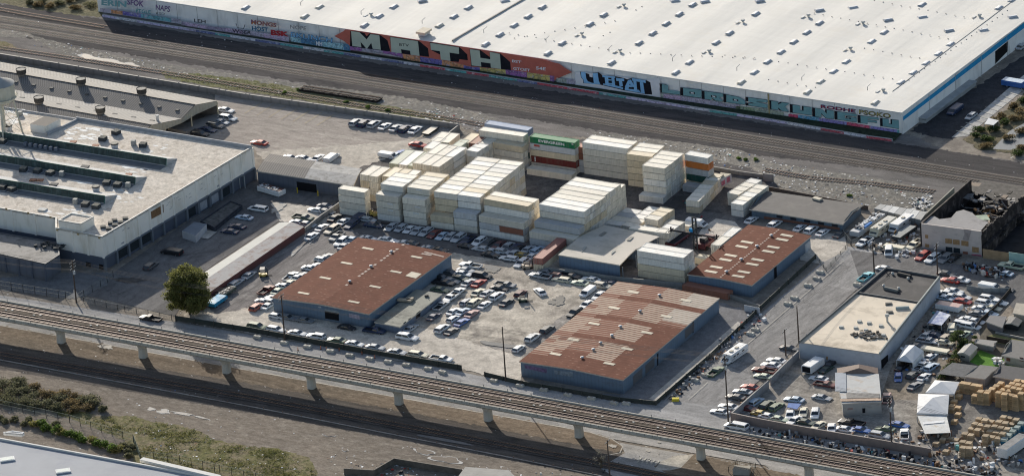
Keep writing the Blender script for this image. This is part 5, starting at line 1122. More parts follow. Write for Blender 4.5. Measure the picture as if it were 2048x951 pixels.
CM = {k: cmat('container_'+k.replace(' ', '_').replace('-', '_'), v) for k, v in CC.items()}
m_gask = mat('container_gap_black', (.03,.03,.03)); m_bar = mat('lock_bar', (.33,.31,.27), .3, 3); m_lab = mat('container_marking', (.62,.62,.62), .3, 3)
PROTO = {}
def container_proto(L, ends=True):
    if L in PROTO: return PROTO[L]
    o = thing('shipping_container', '', 'container'); hx, hy, h = L/2-.04, CWD/2-.03, CH-.10; n = max(6, int(L/.55))
    def side(y, s):
        mb = MB(); k = 0
        xs = [(-hx+.12+(2*hx-.24)*i/(2*n)) for i in range(2*n+1)]; pr = []
        for i, x in enumerate(xs): pr.append((x, y-s*(.045 if (i//1) % 2 else 0)))
        for a, b in zip(pr, pr[1:]): mb.poly([(a[0], a[1], .09), (b[0], b[1], .09), (b[0], b[1], h-.07), (a[0], a[1], h-.07)][::s])
        return mb
    m = CM['cream']
    mb = MB(); a = side(-hy+.03, 1); b = side(hy-.03, -1); 
    a.v += b.v; k = len(a.v)-len(b.v); a.f += [tuple(i+k for i in f) for f in b.f]; a.mi += b.mi; a.uv += b.uv
    a.poly([(-hx+.03,-hy+.05,h-.05),(hx-.03,-hy+.05,h-.05),(hx-.03,hy-.05,h-.05),(-hx+.03,hy-.05,h-.05)])
    a.poly([(-hx+.1,-hy+.1,.1),(hx-.1,-hy+.1,.1),(hx-.1,hy-.1,.1),(-hx+.1,hy-.1,.1)][::-1])
    a.poly([(-hx+.03,hy-.05,.08),(-hx+.03,-hy+.05,.08),(-hx+.03,-hy+.05,h-.06),(-hx+.03,hy-.05,h-.06)])
    a.build('body', m, o)
    f = MB()
    for y in (-hy, hy):
        f.box((0, y-math.copysign(.05, y), h-.045), (2*hx, .1, .09)); f.box((0, y-math.copysign(.05, y), .045), (2*hx, .1, .09))
    for x in (-hx, hx):
        for y in (-hy, hy): f.box((x-math.copysign(.06, x), y-math.copysign(.06, y), h/2), (.12, .12, h))
        f.box((x-math.copysign(.05, x), 0, h-.05), (.1, 2*hy-.2, .1)); f.box((x-math.copysign(.05, x), 0, .05), (.1, 2*hy-.2, .1))
    f.build('frame', m, o)
    for s in (-1, 1):
        d = MB(); y = s*hy*.48; d.prism([(hx-.07, y-hy*.45), (hx-.02, y-hy*.45), (hx-.02, y+hy*.45), (hx-.07, y+hy*.45)], .1, h-.1); dr = d.build('door', m, o)
        d = MB()
        for q in (-.25, .25): d.tube((hx+.01, y+q, .12), (hx+.01, y+q, h-.12), .03, 4)
        d.build('lock_bar', m_bar, dr)
    proto_done(o); PROTO[L] = o; return o
BZ = [0.]
def container(p, ang, L, color, label, group=None, flip=False, marks=None):
    pr = container_proto(L); m = CM[color]
    o = dup(pr, p, ang+(math.pi if flip else 0), mats={'container_cream': m}, label=label, group=group); 
    if marks:
        for (x0, x1, z0, z1, mm) in marks:
            mb = MB(); y = -CWD/2-.0; mb.poly([(x0,y,z0),(x1,y,z0),(x1,y,z1),(x0,y,z1)]); c = mb.build('marking', mm, None, loc=(0,0,0)); c.parent = o
    return o
LV = ['bottom', 'second', 'third', 'fourth', 'fifth', 'top']
USED = {}
def uniq(lab):
    k = USED.get(lab, 0); USED[lab] = k+1; return lab
def block(fl, fr, n, heights, L, where, nx=1, axis='X', colors=None, dy=CWD+.06, rowname='row', dark=None):
    """fl, fr: measured top front corners of the front-most column at level n. heights[row][col] or heights[row].
    axis X: long side faces the viewer; axis Y: end faces the viewer."""
    zt = n*CH; A_, B_ = P(*fl, zt), P(*fr, zt); d = (B_-A_); d.z = 0; d.normalize(); n_ = Vector((-d.y, d.x, 0)); ang = math.atan2(d.y, d.x)
    sx, sy = (L+.07, dy) if axis == 'X' else (CWD+.06, L+.08)
    BZ[0] = (BZ[0]+.011) % .08; H_ = [[h]*nx if isinstance(h, int) else h for h in heights]; out = []
    ny = len(H_)
    for j in range(ny):
        for i in range(nx):
            for k in range(H_[j][i]):
                top = k == H_[j][i]-1
                front = j == 0 or H_[j-1][i] <= k; right = i == nx-1 or H_[j][i+1] <= k
                if not (top or front or right): continue
                c = A_+d*((i+.5)*sx-.03)+n_*((j+.5)*sy-.03); c.z = k*CH+.01+BZ[0]
                if axis == 'X': c += d*R.uniform(-.05,.05)
                col = None
                if colors:
                    for key in ((j,i,k),(j,k),('j',j,i),k if False else None):
                        if key in colors: col = colors[key]; break
                if col is None: col = R.choice(['cream','cream','cream','cream','cream','tan','white','white']) if not colors or 'mix' not in colors else R.choice(colors['mix'])
                ht = H_[j][i]; lv = 'only' if ht == 1 else ('top' if top else ['bottom','second','third','fourth','fifth'][k])
                colname = '' if nx == 1 else (['left','right'] if nx == 2 else ['left','middle','right'])[i]+' column, '
                lab = f"{col} container, {lv}{' one' if lv=='only' else ' level'}, {colname}" + (f"{words[j]} row, " if ny > 1 else '') + where
                mk = None
                o = container(c, ang+(0 if axis == 'X' else -math.pi/2), L, col, lab, 'shipping containers stacked in the yard')
                out.append((j, i, k, o, top, front))
                if axis == 'X' and front and R.random() < .55 and L > 5 and not (colors and (j,i,k) in colors):
                    mb = MB(); x0 = R.uniform(-.1, .02)*L; y = -CWD/2-.015; mb.poly([(x0,y,CH*.62),(x0+L*.25,y,CH*.62),(x0+L*.25,y,CH*.82),(x0,y,CH*.82)]); mm = mb.build('marking', m_lab, None, loc=(0,0,0)); mm.parent = o
    return out
def mix(*a): return {'mix': a}
block(k1(80,505), k1(372,551), 4, [4], 7.3, 'in the lone stack nearest the grey shed', colors={(0,0,0):'cream',(0,0,1):'cream',(0,0,2):'cream',(0,0,3):'cream'})
block(k1(480,565), k1(727,602), 4, [4,5,5,5], 6.06, 'block beside the yellow machine', colors={'mix':('cream','cream','white')})
block(k1(762,600), k1(1010,635), 4, [4,5,5,5,5], 6.06, 'third block from the grey shed', colors={'mix':('cream','cream','cream','tan')})
block(k1(1058,785), k1(1298,818), 2, [[2,3]]+[[5,5]]*9, 6.08, 'in the wide double block', nx=2, colors={**{(0,0,0):'cream',(0,0,1):'tan',(0,1,0):'cream',(0,1,1):'white',(0,1,2):'grey',(1,0,4):'cream',(1,1,4):'white',(1,1,3):'white',(1,0,3):'tan',(1,0,2):'tan'}, 'mix':('cream','white','white','cream','tan')})
S6 = block(k4(90,370), k4(580,458), 3, [3,5,5], 12.19, 'in the block right of the double block', colors={(0,0,2):'cream',(0,0,1):'grey',(0,0,0):'white',(1,0,4):'tan',(1,0,3):'white',(2,0,4):'cream'})
block(k4(622,540), k4(1100,625), 2, [2,3,5,5,5,5], 12.19, 'in the big block above the beige shed', colors={**{(0,0,0):'grey',(0,0,1):'cream',(1,0,2):'grey',(2,0,4):'white',(3,0,4):'white',(4,0,4):'cream',(5,0,4):'cream',(2,0,3):'cream'}, 'mix':('cream','white','tan','white')})
block(k4(945,82), k4(1430,163), 5, [5,5,5], 12.19, 'in the rear part of the big block', colors={'mix':('cream','cream','white')})
block(k3(-60,590), k3(60,607), 4, [4], 3.0, 'tucked behind the big block', colors=mix('cream'))
block(k2(111,262), k2(530,332), 4, [4], 11.6, 'in front of the tall stack with a blue-grey top', colors={(0,0,3):'tan',(0,0,2):'cream',(0,0,1):'cream',(0,0,0):'white'})
block(k2(90,156), k2(568,224), 5, [5], 12.19, 'in the tall stack with a blue-grey top', colors={(0,0,4):'cream',(0,0,1):'dark green',(0,0,3):'cream'})
block(k2(150,86), k2(612,162), 5, [5], 12.19, 'in the rearmost tall stack by the railway', colors={(0,0,4):'blue-grey','mix':('grey','cream')})
block(k2(597,560), k2(1063,630), 1, [1], 12.19, 'lying in front of the stack with a green top', colors={(0,0,0):'cream'})
G1 = block(k2(628,223), k2(1090,292), 5, [5], 12.19, 'in the stack with the bright green top', colors={(0,0,4):'green',(0,0,3):'grey',(0,0,2):'tan',(0,0,1):'dark red',(0,0,0):'cream'})
block(k2(712,274), k2(1180,340), 4, [4], 12.19, 'behind the stack with the bright green top', colors={(0,0,3):'rust brown',(0,0,2):'rust brown',(0,0,1):'grey',(0,0,0):'grey'})
block(k2(1183,281), k3(128,192), 5, [5,5], 12.3, 'in the long stack right of the green one', colors={(0,0,4):'white',(0,0,3):'cream',(0,0,2):'cream',(0,0,1):'cream',(0,0,0):'cream',(1,0,4):'cream'})
block(k3(120,246), k3(385,280), 5, [5,5,5], 6.6, 'in the narrow block between two tall stacks', colors={(0,0,4):'tan',(0,0,3):'tan',(0,0,2):'tan',(0,0,1):'tan',(0,0,0):'tan','mix':('cream',)})
block(k3(285,369), k3(525,403), 5, [5,5,5,5], 6.06, 'in the tallest block behind the single container', colors={(0,0,4):'cream',(0,0,2):'white',(0,0,3):'cream',(0,0,1):'cream',(0,0,0):'cream','mix':('cream','cream','white')})
block(k3(248,682), k3(497,713), 1, [1], 6.3, 'in front of the tallest block', colors={(0,0,0):'white'})
block(k3(735,252), k3(990,297), 5, [5], 6.3, 'in the multicoloured stack with an orange container', colors={(0,0,4):'white',(0,0,3):'orange',(0,0,2):'grey',(0,0,1):'dark green',(0,0,0):'tan'})
block(k3(1000,420), k3(1075,430), 3, [2], 2.4, 'beside the multicoloured stack', axis='Y', colors=mix('tan'))
block(k3(712,580), k3(905,606), 1, [1], 6.06, 'below the multicoloured stack', colors={(0,0,0):'grey'})
block(k3(745,735), k3(885,748), 2, [2,2,2,2,2,2], 3.4, 'in the low double-height row by the aisle', colors=mix('cream','cream','tan'))
block(k3(1185,655), k3(1305,680), 2, [2,2,2,2], 3.2, 'in the rear low row near the shingled building', colors=mix('cream','white'))
block(k3(1220,766), k3(1348,787), 2, [2,2,2,2,2], 3.3, 'in the low row nearest the shingled building', colors=mix('cream','cream','white'))
block(k3(1300,560), k3(1400,572), 2, [1], 6.06, 'behind the low rows', axis='Y', colors={(0,0,0):'faded red'})
# left rear group, ends toward the viewer
block(k1(312,355), k1(410,371), 4, [[4,4]], 6.06, 'end-on beside the grey shed', nx=2, axis='Y', colors={'mix':('cream','tan','tan','cream')})
block(k1(547,375), k1(645,390), 4, [[4,4,4]], 6.06, 'end-on behind the block by the yellow machine', nx=3, axis='Y', colors={'mix':('cream','white','tan')})
block(k1(622,240), k1(718,252), 3, [[3,3,3]], 9.0, 'end-on at the edge of the pale apron', nx=3, axis='Y', colors={'mix':('cream','white','tan','pale green')})
block(k1(868,236), k1(966,252), 4, [[4,4,4],[4,4,4]], 6.4, 'in the broad pale block left of centre', nx=3, axis='Y', colors={'mix':('cream','cream','white')})
block(k1(985,75), k1(1085,90), 3, [[3]], 7.0, 'beside the open gap in the pale block', axis='Y', colors={'mix':('cream','white')})
block(k1(1060,2), k1(1160,14), 3, [[3,3]], 6.06, 'behind the open gap in the pale block', nx=2, axis='Y', colors={'mix':('pale green','cream')})
block(k1(1435,100), k1(1565,124), 4, [4,4,4,4], 3.3, 'in the pale row reaching the tall stack', colors={'mix':('cream','white')})
block(k1(1370,15), k1(1470,28), 4, [[4,4]], 6.06, 'at the rear of the pale rows', nx=2, axis='Y', colors={'mix':('rust brown','cream','tan')})
block(k1(1250,80), k1(1350,95), 4, [[4]], 6.06, 'against the broad pale block', axis='Y', colors={'mix':('pale green',)})
# right group around the beige sheds
block(k5(50,240), k5(215,268), 1, [1,1,1,1], 4.3, 'in the low shaded row beside the big block', colors=mix('cream','white','grey'))
block(k5(228,262), k5(375,288), 1, [1,1,1,1,1], 3.8, 'in the half-lit low row', colors=mix('cream','white'))
block(k5(410,292), k5(548,318), 1, [1,2,2,2], 3.7, 'in the stepped cream row', colors=mix('cream','white','tan'))
block(k5(590,322), k5(700,342), 2, [2,2,2], 3.4, 'in the row behind the rear shed', colors=mix('white','cream'))
block(k5(300,293), k5(686,346), 2, [2], 9.3, 'directly behind the rear beige shed', colors={(0,0,1):'cream',(0,0,0):'cream'})
block(k5(846,252), k5(935,272), 1, [1], 2.7, 'left of the container handler', colors=mix('cream'))
block(k5(385,527), k5(910,611), 4, [4,4], 12.19, 'in the white stack beside the open shed', colors={(0,0,3):'white',(0,0,2):'white',(0,0,1):'tan',(0,0,0):'tan',(1,0,3):'white','mix':('white',)})
block(k5(1000,602), k5(1108,620), 1, [1], 3.0, 'between the white stack and the red roof', colors={(0,0,0):'tan'})
block(k5(1168,466), k5(1274,482), 2, [[2],[2]], 5.4, 'beside the red-roofed warehouse', axis='Y', colors={(1,0,1):'white','mix':('cream',)})
rc = P(*k4(665,812), CH*2); rb = P(*k4(905,612), CH*2); dd = (rb-rc).normalized(); rr = P(*k4(772,820), CH*2); nn = Vector((dd.y, -dd.x, 0)); c0 = rc+dd*6.09+nn*1.22
container(Vector((c0.x, c0.y, CH+.01)), math.atan2(dd.y, dd.x), 12.19, 'faded red', 'long dark red container with faded top perched on a tan one by the parked cars', 'shipping containers stacked in the yard', flip=True)
container(Vector((c0.x, c0.y, .01)), math.atan2(dd.y, dd.x), 12.19, 'tan', 'tan container underneath the long dark red container', 'shipping containers stacked in the yard', flip=True)
block(zC(690,775), zC(1250,885), 1, [1], 12.19, 'low by the grey wall behind the patchwork roof', colors={(0,0,0):'rust brown'})
# markings
for (j, i, k, o, top, front) in G1:
    if k == 4:
        vs, fs = mesh_text('EVERGREEN', .03); x0, x1 = min(v[0] for v in vs), max(v[0] for v in vs); y1 = max(v[1] for v in vs)
        me = bpy.data.meshes.new('lettering'); me.from_pydata([(-3.7+(v[0]-x0)/(x1-x0)*7.0, -CWD/2-.03, CH*.28+v[1]/y1*CH*.42) for v in vs], [], fs); me.materials.append(mat('letter_white', (.78,.78,.75)))
        q = bpy.data.objects.new('lettering', me); COL.objects.link(q); q.parent = o
        mb = MB(); mb.poly([(5.3,-CWD/2-.03,CH*.62),(5.8,-CWD/2-.03,CH*.62),(5.8,-CWD/2-.03,CH*.8),(5.3,-CWD/2-.03,CH*.8)]); mm = mb.build('marking', m_lab, None, loc=(0,0,0)); mm.parent = o
    if k == 3:
        mb = MB(); mb.poly([(-5,-CWD/2-.03,CH*.5),(-3.5,-CWD/2-.03,CH*.5),(-3.5,-CWD/2-.03,CH*.8),(-5,-CWD/2-.03,CH*.8)]); mm = mb.build('marking', mat('mark_red', (.45,.09,.07), .3, 2), None, loc=(0,0,0)); mm.parent = o
    if k == 1:
        mb = MB(); mb.poly([(-5.1,-CWD/2-.03,CH*.15),(-4.8,-CWD/2-.03,CH*.15),(-4.8,-CWD/2-.03,CH*.85),(-5.1,-CWD/2-.03,CH*.85)]); mm = mb.build('marking', m_lab, None, loc=(0,0,0)); mm.parent = o
for (j, i, k, o, top, front) in S6:
    if j == 0 and k == 1:
        mb = MB(); mb.poly([(-.5,-CWD/2-.02,.08),(6.0,-CWD/2-.02,.08),(6.0,-CWD/2-.02,CH-.1),(-.5,-CWD/2-.02,CH-.1)]); mm = mb.build('red_half', CM['rust brown'], None, loc=(0,0,0)); mm.parent = o
for p_ in PROTO.values(): proto_drop(p_)
cb_, cc_ = boxtop('cabin_container', 'beige site cabin with tagged sides standing on posts beyond the low container row', 'site cabin', [k3(1075,512),k3(1118,520),k3(1230,462),k3(1118,445)], 2.9, .9, CM['grey'], mat('cabin_roof', (.42,.38,.30), .2, 1), rim=False)
W_ = Wall(cc_[1], cc_[2]); mb = MB(); W_.poly(mb, None, [k3(1125,545),k3(1165,520),k3(1165,570),k3(1128,590)], .05); W_.poly(mb, None, [k3(1180,505),k3(1215,485),k3(1215,540),k3(1182,560)], .05); mb.build('tag', mat('cabin_tag', (.36,.12,.16), .5, 2), cb_)
# ------------------------------------------------------------------ cars
def paintmat(name, base, rough=.35, var=.08, metal=0.):
    m = mat('paint_car_'+name, base, var, 1.2, rough=rough, metal=metal, obj=True, spec=.5, stain=(tuple(x*.55+.05 for x in base), .25, 1.2)); return m
PC = {'white': (.74,.74,.73), 'silver': (.42,.44,.46), 'grey': (.20,.21,.22), 'dark grey': (.075,.08,.085), 'black': (.015,.016,.02), 'red': (.42,.045,.035), 'dark red': (.16,.025,.025), 'maroon': (.11,.03,.035),
      'blue': (.05,.14,.40), 'navy': (.02,.035,.085), 'dark green': (.03,.06,.045), 'green': (.12,.17,.10), 'cream': (.66,.60,.45), 'tan': (.42,.34,.25), 'gold': (.38,.25,.05), 'turquoise': (.16,.50,.58), 'orange-red': (.45,.13,.08), 'pale green': (.50,.56,.42), 'pale blue': (.42,.52,.62), 'faded pink': (.42,.24,.22), 'yellow': (.55,.40,.10), 'beige': (.52,.47,.38)}
PCM = {k: paintmat(k.replace(' ', '_').replace('-', '_'), v) for k, v in PC.items()}
m_glass = mat('car_glass', (.025,.03,.035), .1, 2, rough=.08, spec=.8, obj=True); m_tyre = mat('tyre_black', (.02,.02,.02), .1, 4, obj=True); m_rim = mat('wheel_rim', (.35,.35,.36), .1, 4, rough=.4, metal=.5, obj=True)
m_head = mat('headlight_clear', (.6,.62,.62), 0, 1, rough=.15, obj=True); m_tail = mat('tail_light_red', (.32,.02,.02), 0, 1, rough=.3, obj=True); m_trim = mat('car_trim_dark', (.03,.03,.032), .1, 2, obj=True)
K = .605
def rsec(x, w, zb, zm, zt, wt): return [Vector((x, y, z)) for y, z in ((-w*.93,zb),(-w,zb+.08),(-w,zm),(-wt,zt),(wt,zt),(w,zm),(w,zb+.08),(w*.93,zb))]
def loft(mb, secs, mi=0):
    for a, b in zip(secs, secs[1:]):
        n = len(a)
        for i in range(n): j = (i+1) % n; mb.poly([a[i], a[j], b[j], b[i]], mi)
    mb.poly(secs[0][::-1], mi); mb.poly(secs[-1], mi)
SPEC = {  # length, half width, hood z, deck z, cabin (rear base, rear roof, front roof, front base), roof z, wheels
 'sedan': (4.7,.92,.82,.90,(-1.75,-1.05,.30,1.05),1.44,1.38), 'hatchback': (4.1,.88,.85,.95,(-1.95,-1.60,.35,1.15),1.48,1.22), 'wagon': (4.8,.92,.86,.95,(-2.25,-2.0,.30,1.05),1.50,1.42),
 'suv': (4.8,.97,1.02,1.1,(-2.3,-2.0,.35,1.1),1.78,1.42), 'coupe': (4.5,.90,.78,.88,(-1.6,-.75,.15,.95),1.32,1.32), 'minivan': (5.0,.98,.95,1.05,(-2.4,-2.2,.75,1.75),1.78,1.5)}
def car_proto(t):
    o = thing('parked_car', '', 'car'); L_, w, hz, dz, (rb, rr, fr, fb), rz, wx = SPEC[t]; h = L_/2; hz, dz, rz = hz*K*1.05, dz*K*1.05, rz*K*1.08; sb = .2*K+.03
    mb = MB(); loft(mb, [rsec(-h, w*.80, sb+.08, dz*.72, dz*.80, w*.7), rsec(-h+.12, w*.94, sb, dz*.75, dz*.94, w*.82), rsec(rb, w, sb, dz*.80, dz, w*.9), rsec(0, w, sb, dz*.80, dz*.99, w*.92), rsec(fb, w, sb, hz*.82, hz, w*.9), rsec(h-.5, w*.97, sb, hz*.74, hz*.88, w*.82), rsec(h-.1, w*.86, sb+.03, hz*.62, hz*.72, w*.72), rsec(h, w*.72, sb+.1, hz*.5, hz*.6, w*.6)])
    mb.build('body', PCM['white'], o, smooth=False)
    g = MB(); q = lambda x, ww, z: [Vector((x, -ww, z)), Vector((x, ww, z))]
    bR, bF = q(rb+.05, w*.84, dz*.97), q(fb-.02, w*.84, hz*.97); tR, tF = q(rr+.03, w*.70, rz-.05), q(fr-.03, w*.70, rz-.05)
    g.hull([bR[0], bF[0], bF[1], bR[1]], [tR[0], tF[0], tF[1], tR[1]]); g.build('windows', m_glass, o)
    r = MB(); r.hull([Vector((rr-.03,-w*.74,rz-.07)), Vector((fr+.05,-w*.74,rz-.07)), Vector((fr+.05,w*.74,rz-.07)), Vector((rr-.03,w*.74,rz-.07))], [Vector((rr+.06,-w*.64,rz)), Vector((fr-.1,-w*.64,rz)), Vector((fr-.1,w*.64,rz)), Vector((rr+.06,w*.64,rz))])
    for s in (-1, 1):
        for a, b in (((rb,w*.87*s,dz*.97),(rr,w*.72*s,rz-.05)), ((fb,w*.87*s,hz*.97),(fr,w*.72*s,rz-.05)), (((rb+fb)/2-.1,w*.87*s,dz*.95),((rr+fr)/2,w*.73*s,rz-.05))): r.tube(a, b, .055, 4)
    r.build('roof', PCM['white'], o)
    for sx in (-1, 1):
        for s in (-1, 1):
            c = MB(); c.cyl((0,0,-.1), .33, .2, 14); c.v = [Vector((v.x+sx*wx, s*(w-.1)+v.z, .33*K+v.y*K)) for v in c.v]; wh_ = c.build('wheel', m_tyre, o)
            c = MB(); c.cyl((0,0,-.02), .19, .04, 10); c.v = [Vector((v.x+sx*wx, s*(w+.01)+v.z, .33*K+v.y*K)) for v in c.v]; c.build('rim', m_rim, wh_)
    for s in (-1, 1):
        c = MB(); c.box((h-.14, s*w*.62, hz*.62), (.16,.34,.12)); c.build('headlight', m_head, o); c = MB(); c.box((-h+.04, s*w*.66, dz*.78), (.08,.3,.12)); c.build('tail_light', m_tail, o)
    proto_done(o); return o
def wheels(o, xs, w, r=.36, parent=None):
    for x in xs:
        for s in (-1, 1):
            c = MB(); c.cyl((0,0,-.12), r, .24, 14); c.v = [Vector((v.x+x, s*(w-.13)+v.z, r*K+v.y*K)) for v in c.v]; wh_ = c.build('wheel', m_tyre, o)
            c = MB(); c.cyl((0,0,-.02), r*.55, .04, 10); c.v = [Vector((v.x+x, s*(w+.0)+v.z, r*K+v.y*K)) for v in c.v]; c.build('rim', m_rim, wh_)
def pickup_proto():
    o = thing('parked_pickup', '', 'pickup'); w = .98; sb = .25; 
    mb = MB(); loft(mb, [rsec(.25,w,sb,.55,.66,w*.92), rsec(1.35,w,sb,.55,.66,w*.9), rsec(2.4,w*.95,sb,.50,.60,w*.84), rsec(2.7,w*.8,sb+.05,.40,.48,w*.7)]); 
    for s in (-1, 1): mb.prism([(-2.7,s*w),(.25,s*w),(.25,s*(w-.12)),(-2.7,s*(w-.12))], sb, .66)
    mb.prism([(-2.7,-w+.12),(-2.58,-w+.12),(-2.58,w-.12),(-2.7,w-.12)], sb, .64); mb.build('body', PCM['white'], o)
    mb = MB(); mb.prism([(-2.58,-w+.12),(.25,-w+.12),(.25,w-.12),(-2.58,w-.12)], sb, .42); mb.build('bed', m_trim, o)
    g = MB(); g.hull([Vector((-.25,-.82,.66)), Vector((1.35,-.82,.66)), Vector((1.35,.82,.66)), Vector((-.25,.82,.66))], [Vector((-.1,-.7,1.02)), Vector((.75,-.7,1.02)), Vector((.75,.7,1.02)), Vector((-.1,.7,1.02))]); g.build('windows', m_glass, o)
    r = MB(); r.prism([(-.16,-.74),(.8,-.74),(.8,.74),(-.16,.74)], 1.0, 1.08); r.prism([(-.3,-w*.95),(.3,-w*.95),(.3,w*.95),(-.3,w*.95)], .5, .68)
    for s in (-1, 1):
        for a, b in (((-.25,.84*s,.66),(-.1,.72*s,1.02)), ((1.35,.84*s,.66),(.75,.72*s,1.02))): r.tube(a, b, .06, 4)
    r.build('cab', PCM['white'], o); wheels(o, (-1.7, 1.75), w)
    for s in (-1, 1):
        c = MB(); c.box((2.58, s*.66, .42), (.16,.3,.12)); c.build('headlight', m_head, o); c = MB(); c.box((-2.71, s*.85, .52), (.06,.18,.16)); c.build('tail_light', m_tail, o)
    proto_done(o); return o
def van_proto():
    o = thing('parked_van', '', 'van'); w = 1.0; mb = MB(); loft(mb, [rsec(-2.7,w*.95,.2,1.0,1.2,w*.8), rsec(-2.6,w,.2,1.05,1.27,w*.85), rsec(.9,w,.2,1.05,1.27,w*.85), rsec(1.25,w,.2,.98,1.2,w*.82), rsec(1.9,w,.2,.62,.74,w*.85), rsec(2.5,w*.93,.2,.52,.62,w*.8), rsec(2.7,w*.8,.25,.42,.5,w*.7)]); mb.build('body', PCM['white'], o)
    g = MB(); g.poly([(1.95,-.82,.745),(1.95,.82,.745),(1.28,.76,1.2),(1.28,-.76,1.2)])
    for s in (-1, 1): q = [(.5,s*1.008,.72),(1.6,s*1.008,.72),(1.2,s*.985,1.02),(.5,s*.985,1.02)]; g.poly(q if s < 0 else q[::-1])
    g.v = [v+Vector((.015,0,.015)) for v in g.v]; g.build('windows', m_glass, o); wheels(o, (-1.75, 1.75), w)
    for s in (-1, 1):
        c = MB(); c.box((2.6, s*.7, .42), (.14,.3,.12)); c.build('headlight', m_head, o); c = MB(); c.box((-2.7, s*.85, .6), (.06,.14,.25)); c.build('tail_light', m_tail, o)
    proto_done(o); return o
CP = {t: car_proto(t) for t in SPEC}; CP['pickup'] = pickup_proto(); CP['van'] = van_proto()
DIRS = {'Y': (.82,-.57), 'y': (-.82,.57), 'X': (.985,.165), 'x': (-.985,-.165), 'V': (.1,-1), 'v': (-.1,1), 'D': (.6,.8), 'd': (-.75,-.66)}
def vehicle(x, y, dr, t, col, label, group, sc=1.):
    d = DIRS[dr] if isinstance(dr, str) else dr; a, b = P(x-d[0]*8, y-d[1]*8), P(x+d[0]*8, y+d[1]*8); v = b-a; ang = math.atan2(v.y, v.x)+R.uniform(-.04,.04)
    p = P(x, y, .42); p.z = 0; s = sc*R.uniform(.96,1.04)
    return dup(CP[t], p, ang, mats={'paint_car_white': PCM[col]}, label=label, group=group, scale=(s, s, s))
def row(zf, ctx, lst, group, start=0):
    for i, e in enumerate(lst):
        x, y, dr, t, col = e[:5]; x, y = zf(x, y); tn = {'suv': 'off-roader', 'wagon': 'estate car', 'sedan': 'saloon car', 'coupe': 'low coupe'}.get(t, t)
        vehicle(x, y, dr, t, col, f"{col} {tn}, {nth(i+start)} {ctx}", group, e[5] if len(e) > 5 else 1.)
zF=Z(740,420,6.793); zN1=Z(820,500,5.283); zN3=Z(560,400,6.792); zN4=Z(400,500,5.942); zN5=Z(480,620,6.793); zN6=Z(700,620,5.689); zQ=Z(1680,400,5.943); zR=Z(1860,520,5.283); zT=Z(1780,600,5.283); zU=Z(1420,700,5.282); zV=Z(1560,680,5.282); zW=Z(1780,460,5.283)
S, H_, W_g, SV, C_, Pk, Vn = 'sedan','hatchback','wagon','suv','coupe','pickup','van'
row(zF, 'in the row under the container wall, from the yellow machine', [(290,222,'y',S,'silver'),(418,240,'y',H_,'silver'),(535,255,'y',S,'white'),(642,275,'y',S,'silver'),(757,293,'y',W_g,'silver'),(870,320,'y',S,'dark red'),(978,345,'y',S,'pale blue'),(1092,355,'y',H_,'silver'),(1200,375,'y',SV,'silver'),(1330,400,'y',Pk,'navy'),(1480,425,'y',SV,'white'),(1595,440,'y',W_g,'dark grey'),(1742,468,'y',S,'maroon'),(1865,485,'y',S,'silver'),(1975,505,'y',S,'navy')], 'cars parked under the container wall')
row(zF, 'in the crowded second row before the red container', [(1320,485,'X',C_,'black'),(1515,520,'x',S,'silver'),(1640,598,'X',C_,'black'),(1665,552,'X',S,'silver'),(1800,555,'X',H_,'silver'),(1885,648,'x',W_g,'white'),(1940,590,'y',S,'silver')], 'cars beside the red container')
row(zD, 'around the foot of the red container', [(75,175,'y',S,'grey'),(190,190,'y',S,'black'),(300,193,'Y',S,'silver'),(398,203,'Y',W_g,'pale blue'),(240,262,'X',S,'gold'),(345,268,'Y',S,'white'),(225,345,'y',SV,'white')], 'cars beside the red container')
row(zD, 'along the grey block wall, from the red container', [(425,480,'x',Pk,'silver'),(490,440,'X',S,'grey'),(570,468,'x',H_,'dark red'),(650,518,'x',W_g,'cream'),(745,482,'X',Pk,'black'),(840,552,'x',S,'pale green'),(960,517,'x',S,'white'),(1085,585,'X',SV,'beige'),(1190,562,'X',S,'navy')], 'cars along the grey block wall')
row(zD, 'at the left edge of the patchwork-roofed warehouse, from the top', [(925,652,'y',Vn,'white'),(1045,685,'y',S,'white'),(912,780,'y',S,'white'),(788,868,'y',SV,'black')], 'cars beside the patchwork-roofed warehouse')
row(zD, 'standing alone in the open middle of the dirt yard', [(425,645,'d',S,'white')], 'cars in the open dirt yard')
row(zN1, 'near the small forklift in the dirt yard', [(1170,450,'Y',H_,'maroon'),(1020,545,'Y',S,'dark grey')], 'cars in the open dirt yard')
row(zN1, 'by the patchwork-roofed warehouse, beyond the power pole', [(1452,832,'Y',SV,'dark grey'),(1298,918,'Y',SV,'white')], 'cars beside the patchwork-roofed warehouse')
row(zN6, 'by the patchwork-roofed warehouse, nearest the power pole', [(1920,428,'Y',H_,'white')], 'cars beside the patchwork-roofed warehouse')
row(zN1, 'in the jumble beside the blue warehouse corner', [(640,158,'x',Pk,'white'),(590,207,'X',S,'silver'),(562,242,'X',S,'white'),(430,237,'X',S,'dark grey'),(525,292,'X',S,'dark green'),(765,265,'X',SV,'black'),(430,318,'X',S,'grey'),(360,342,'X',Pk,'black'),(320,412,'X',S,'green'),(330,280,'X',S,'black'),(1010,362,'X',Pk,'grey'),(948,398,'X',S,'black')], 'cars jumbled beside the blue warehouse')
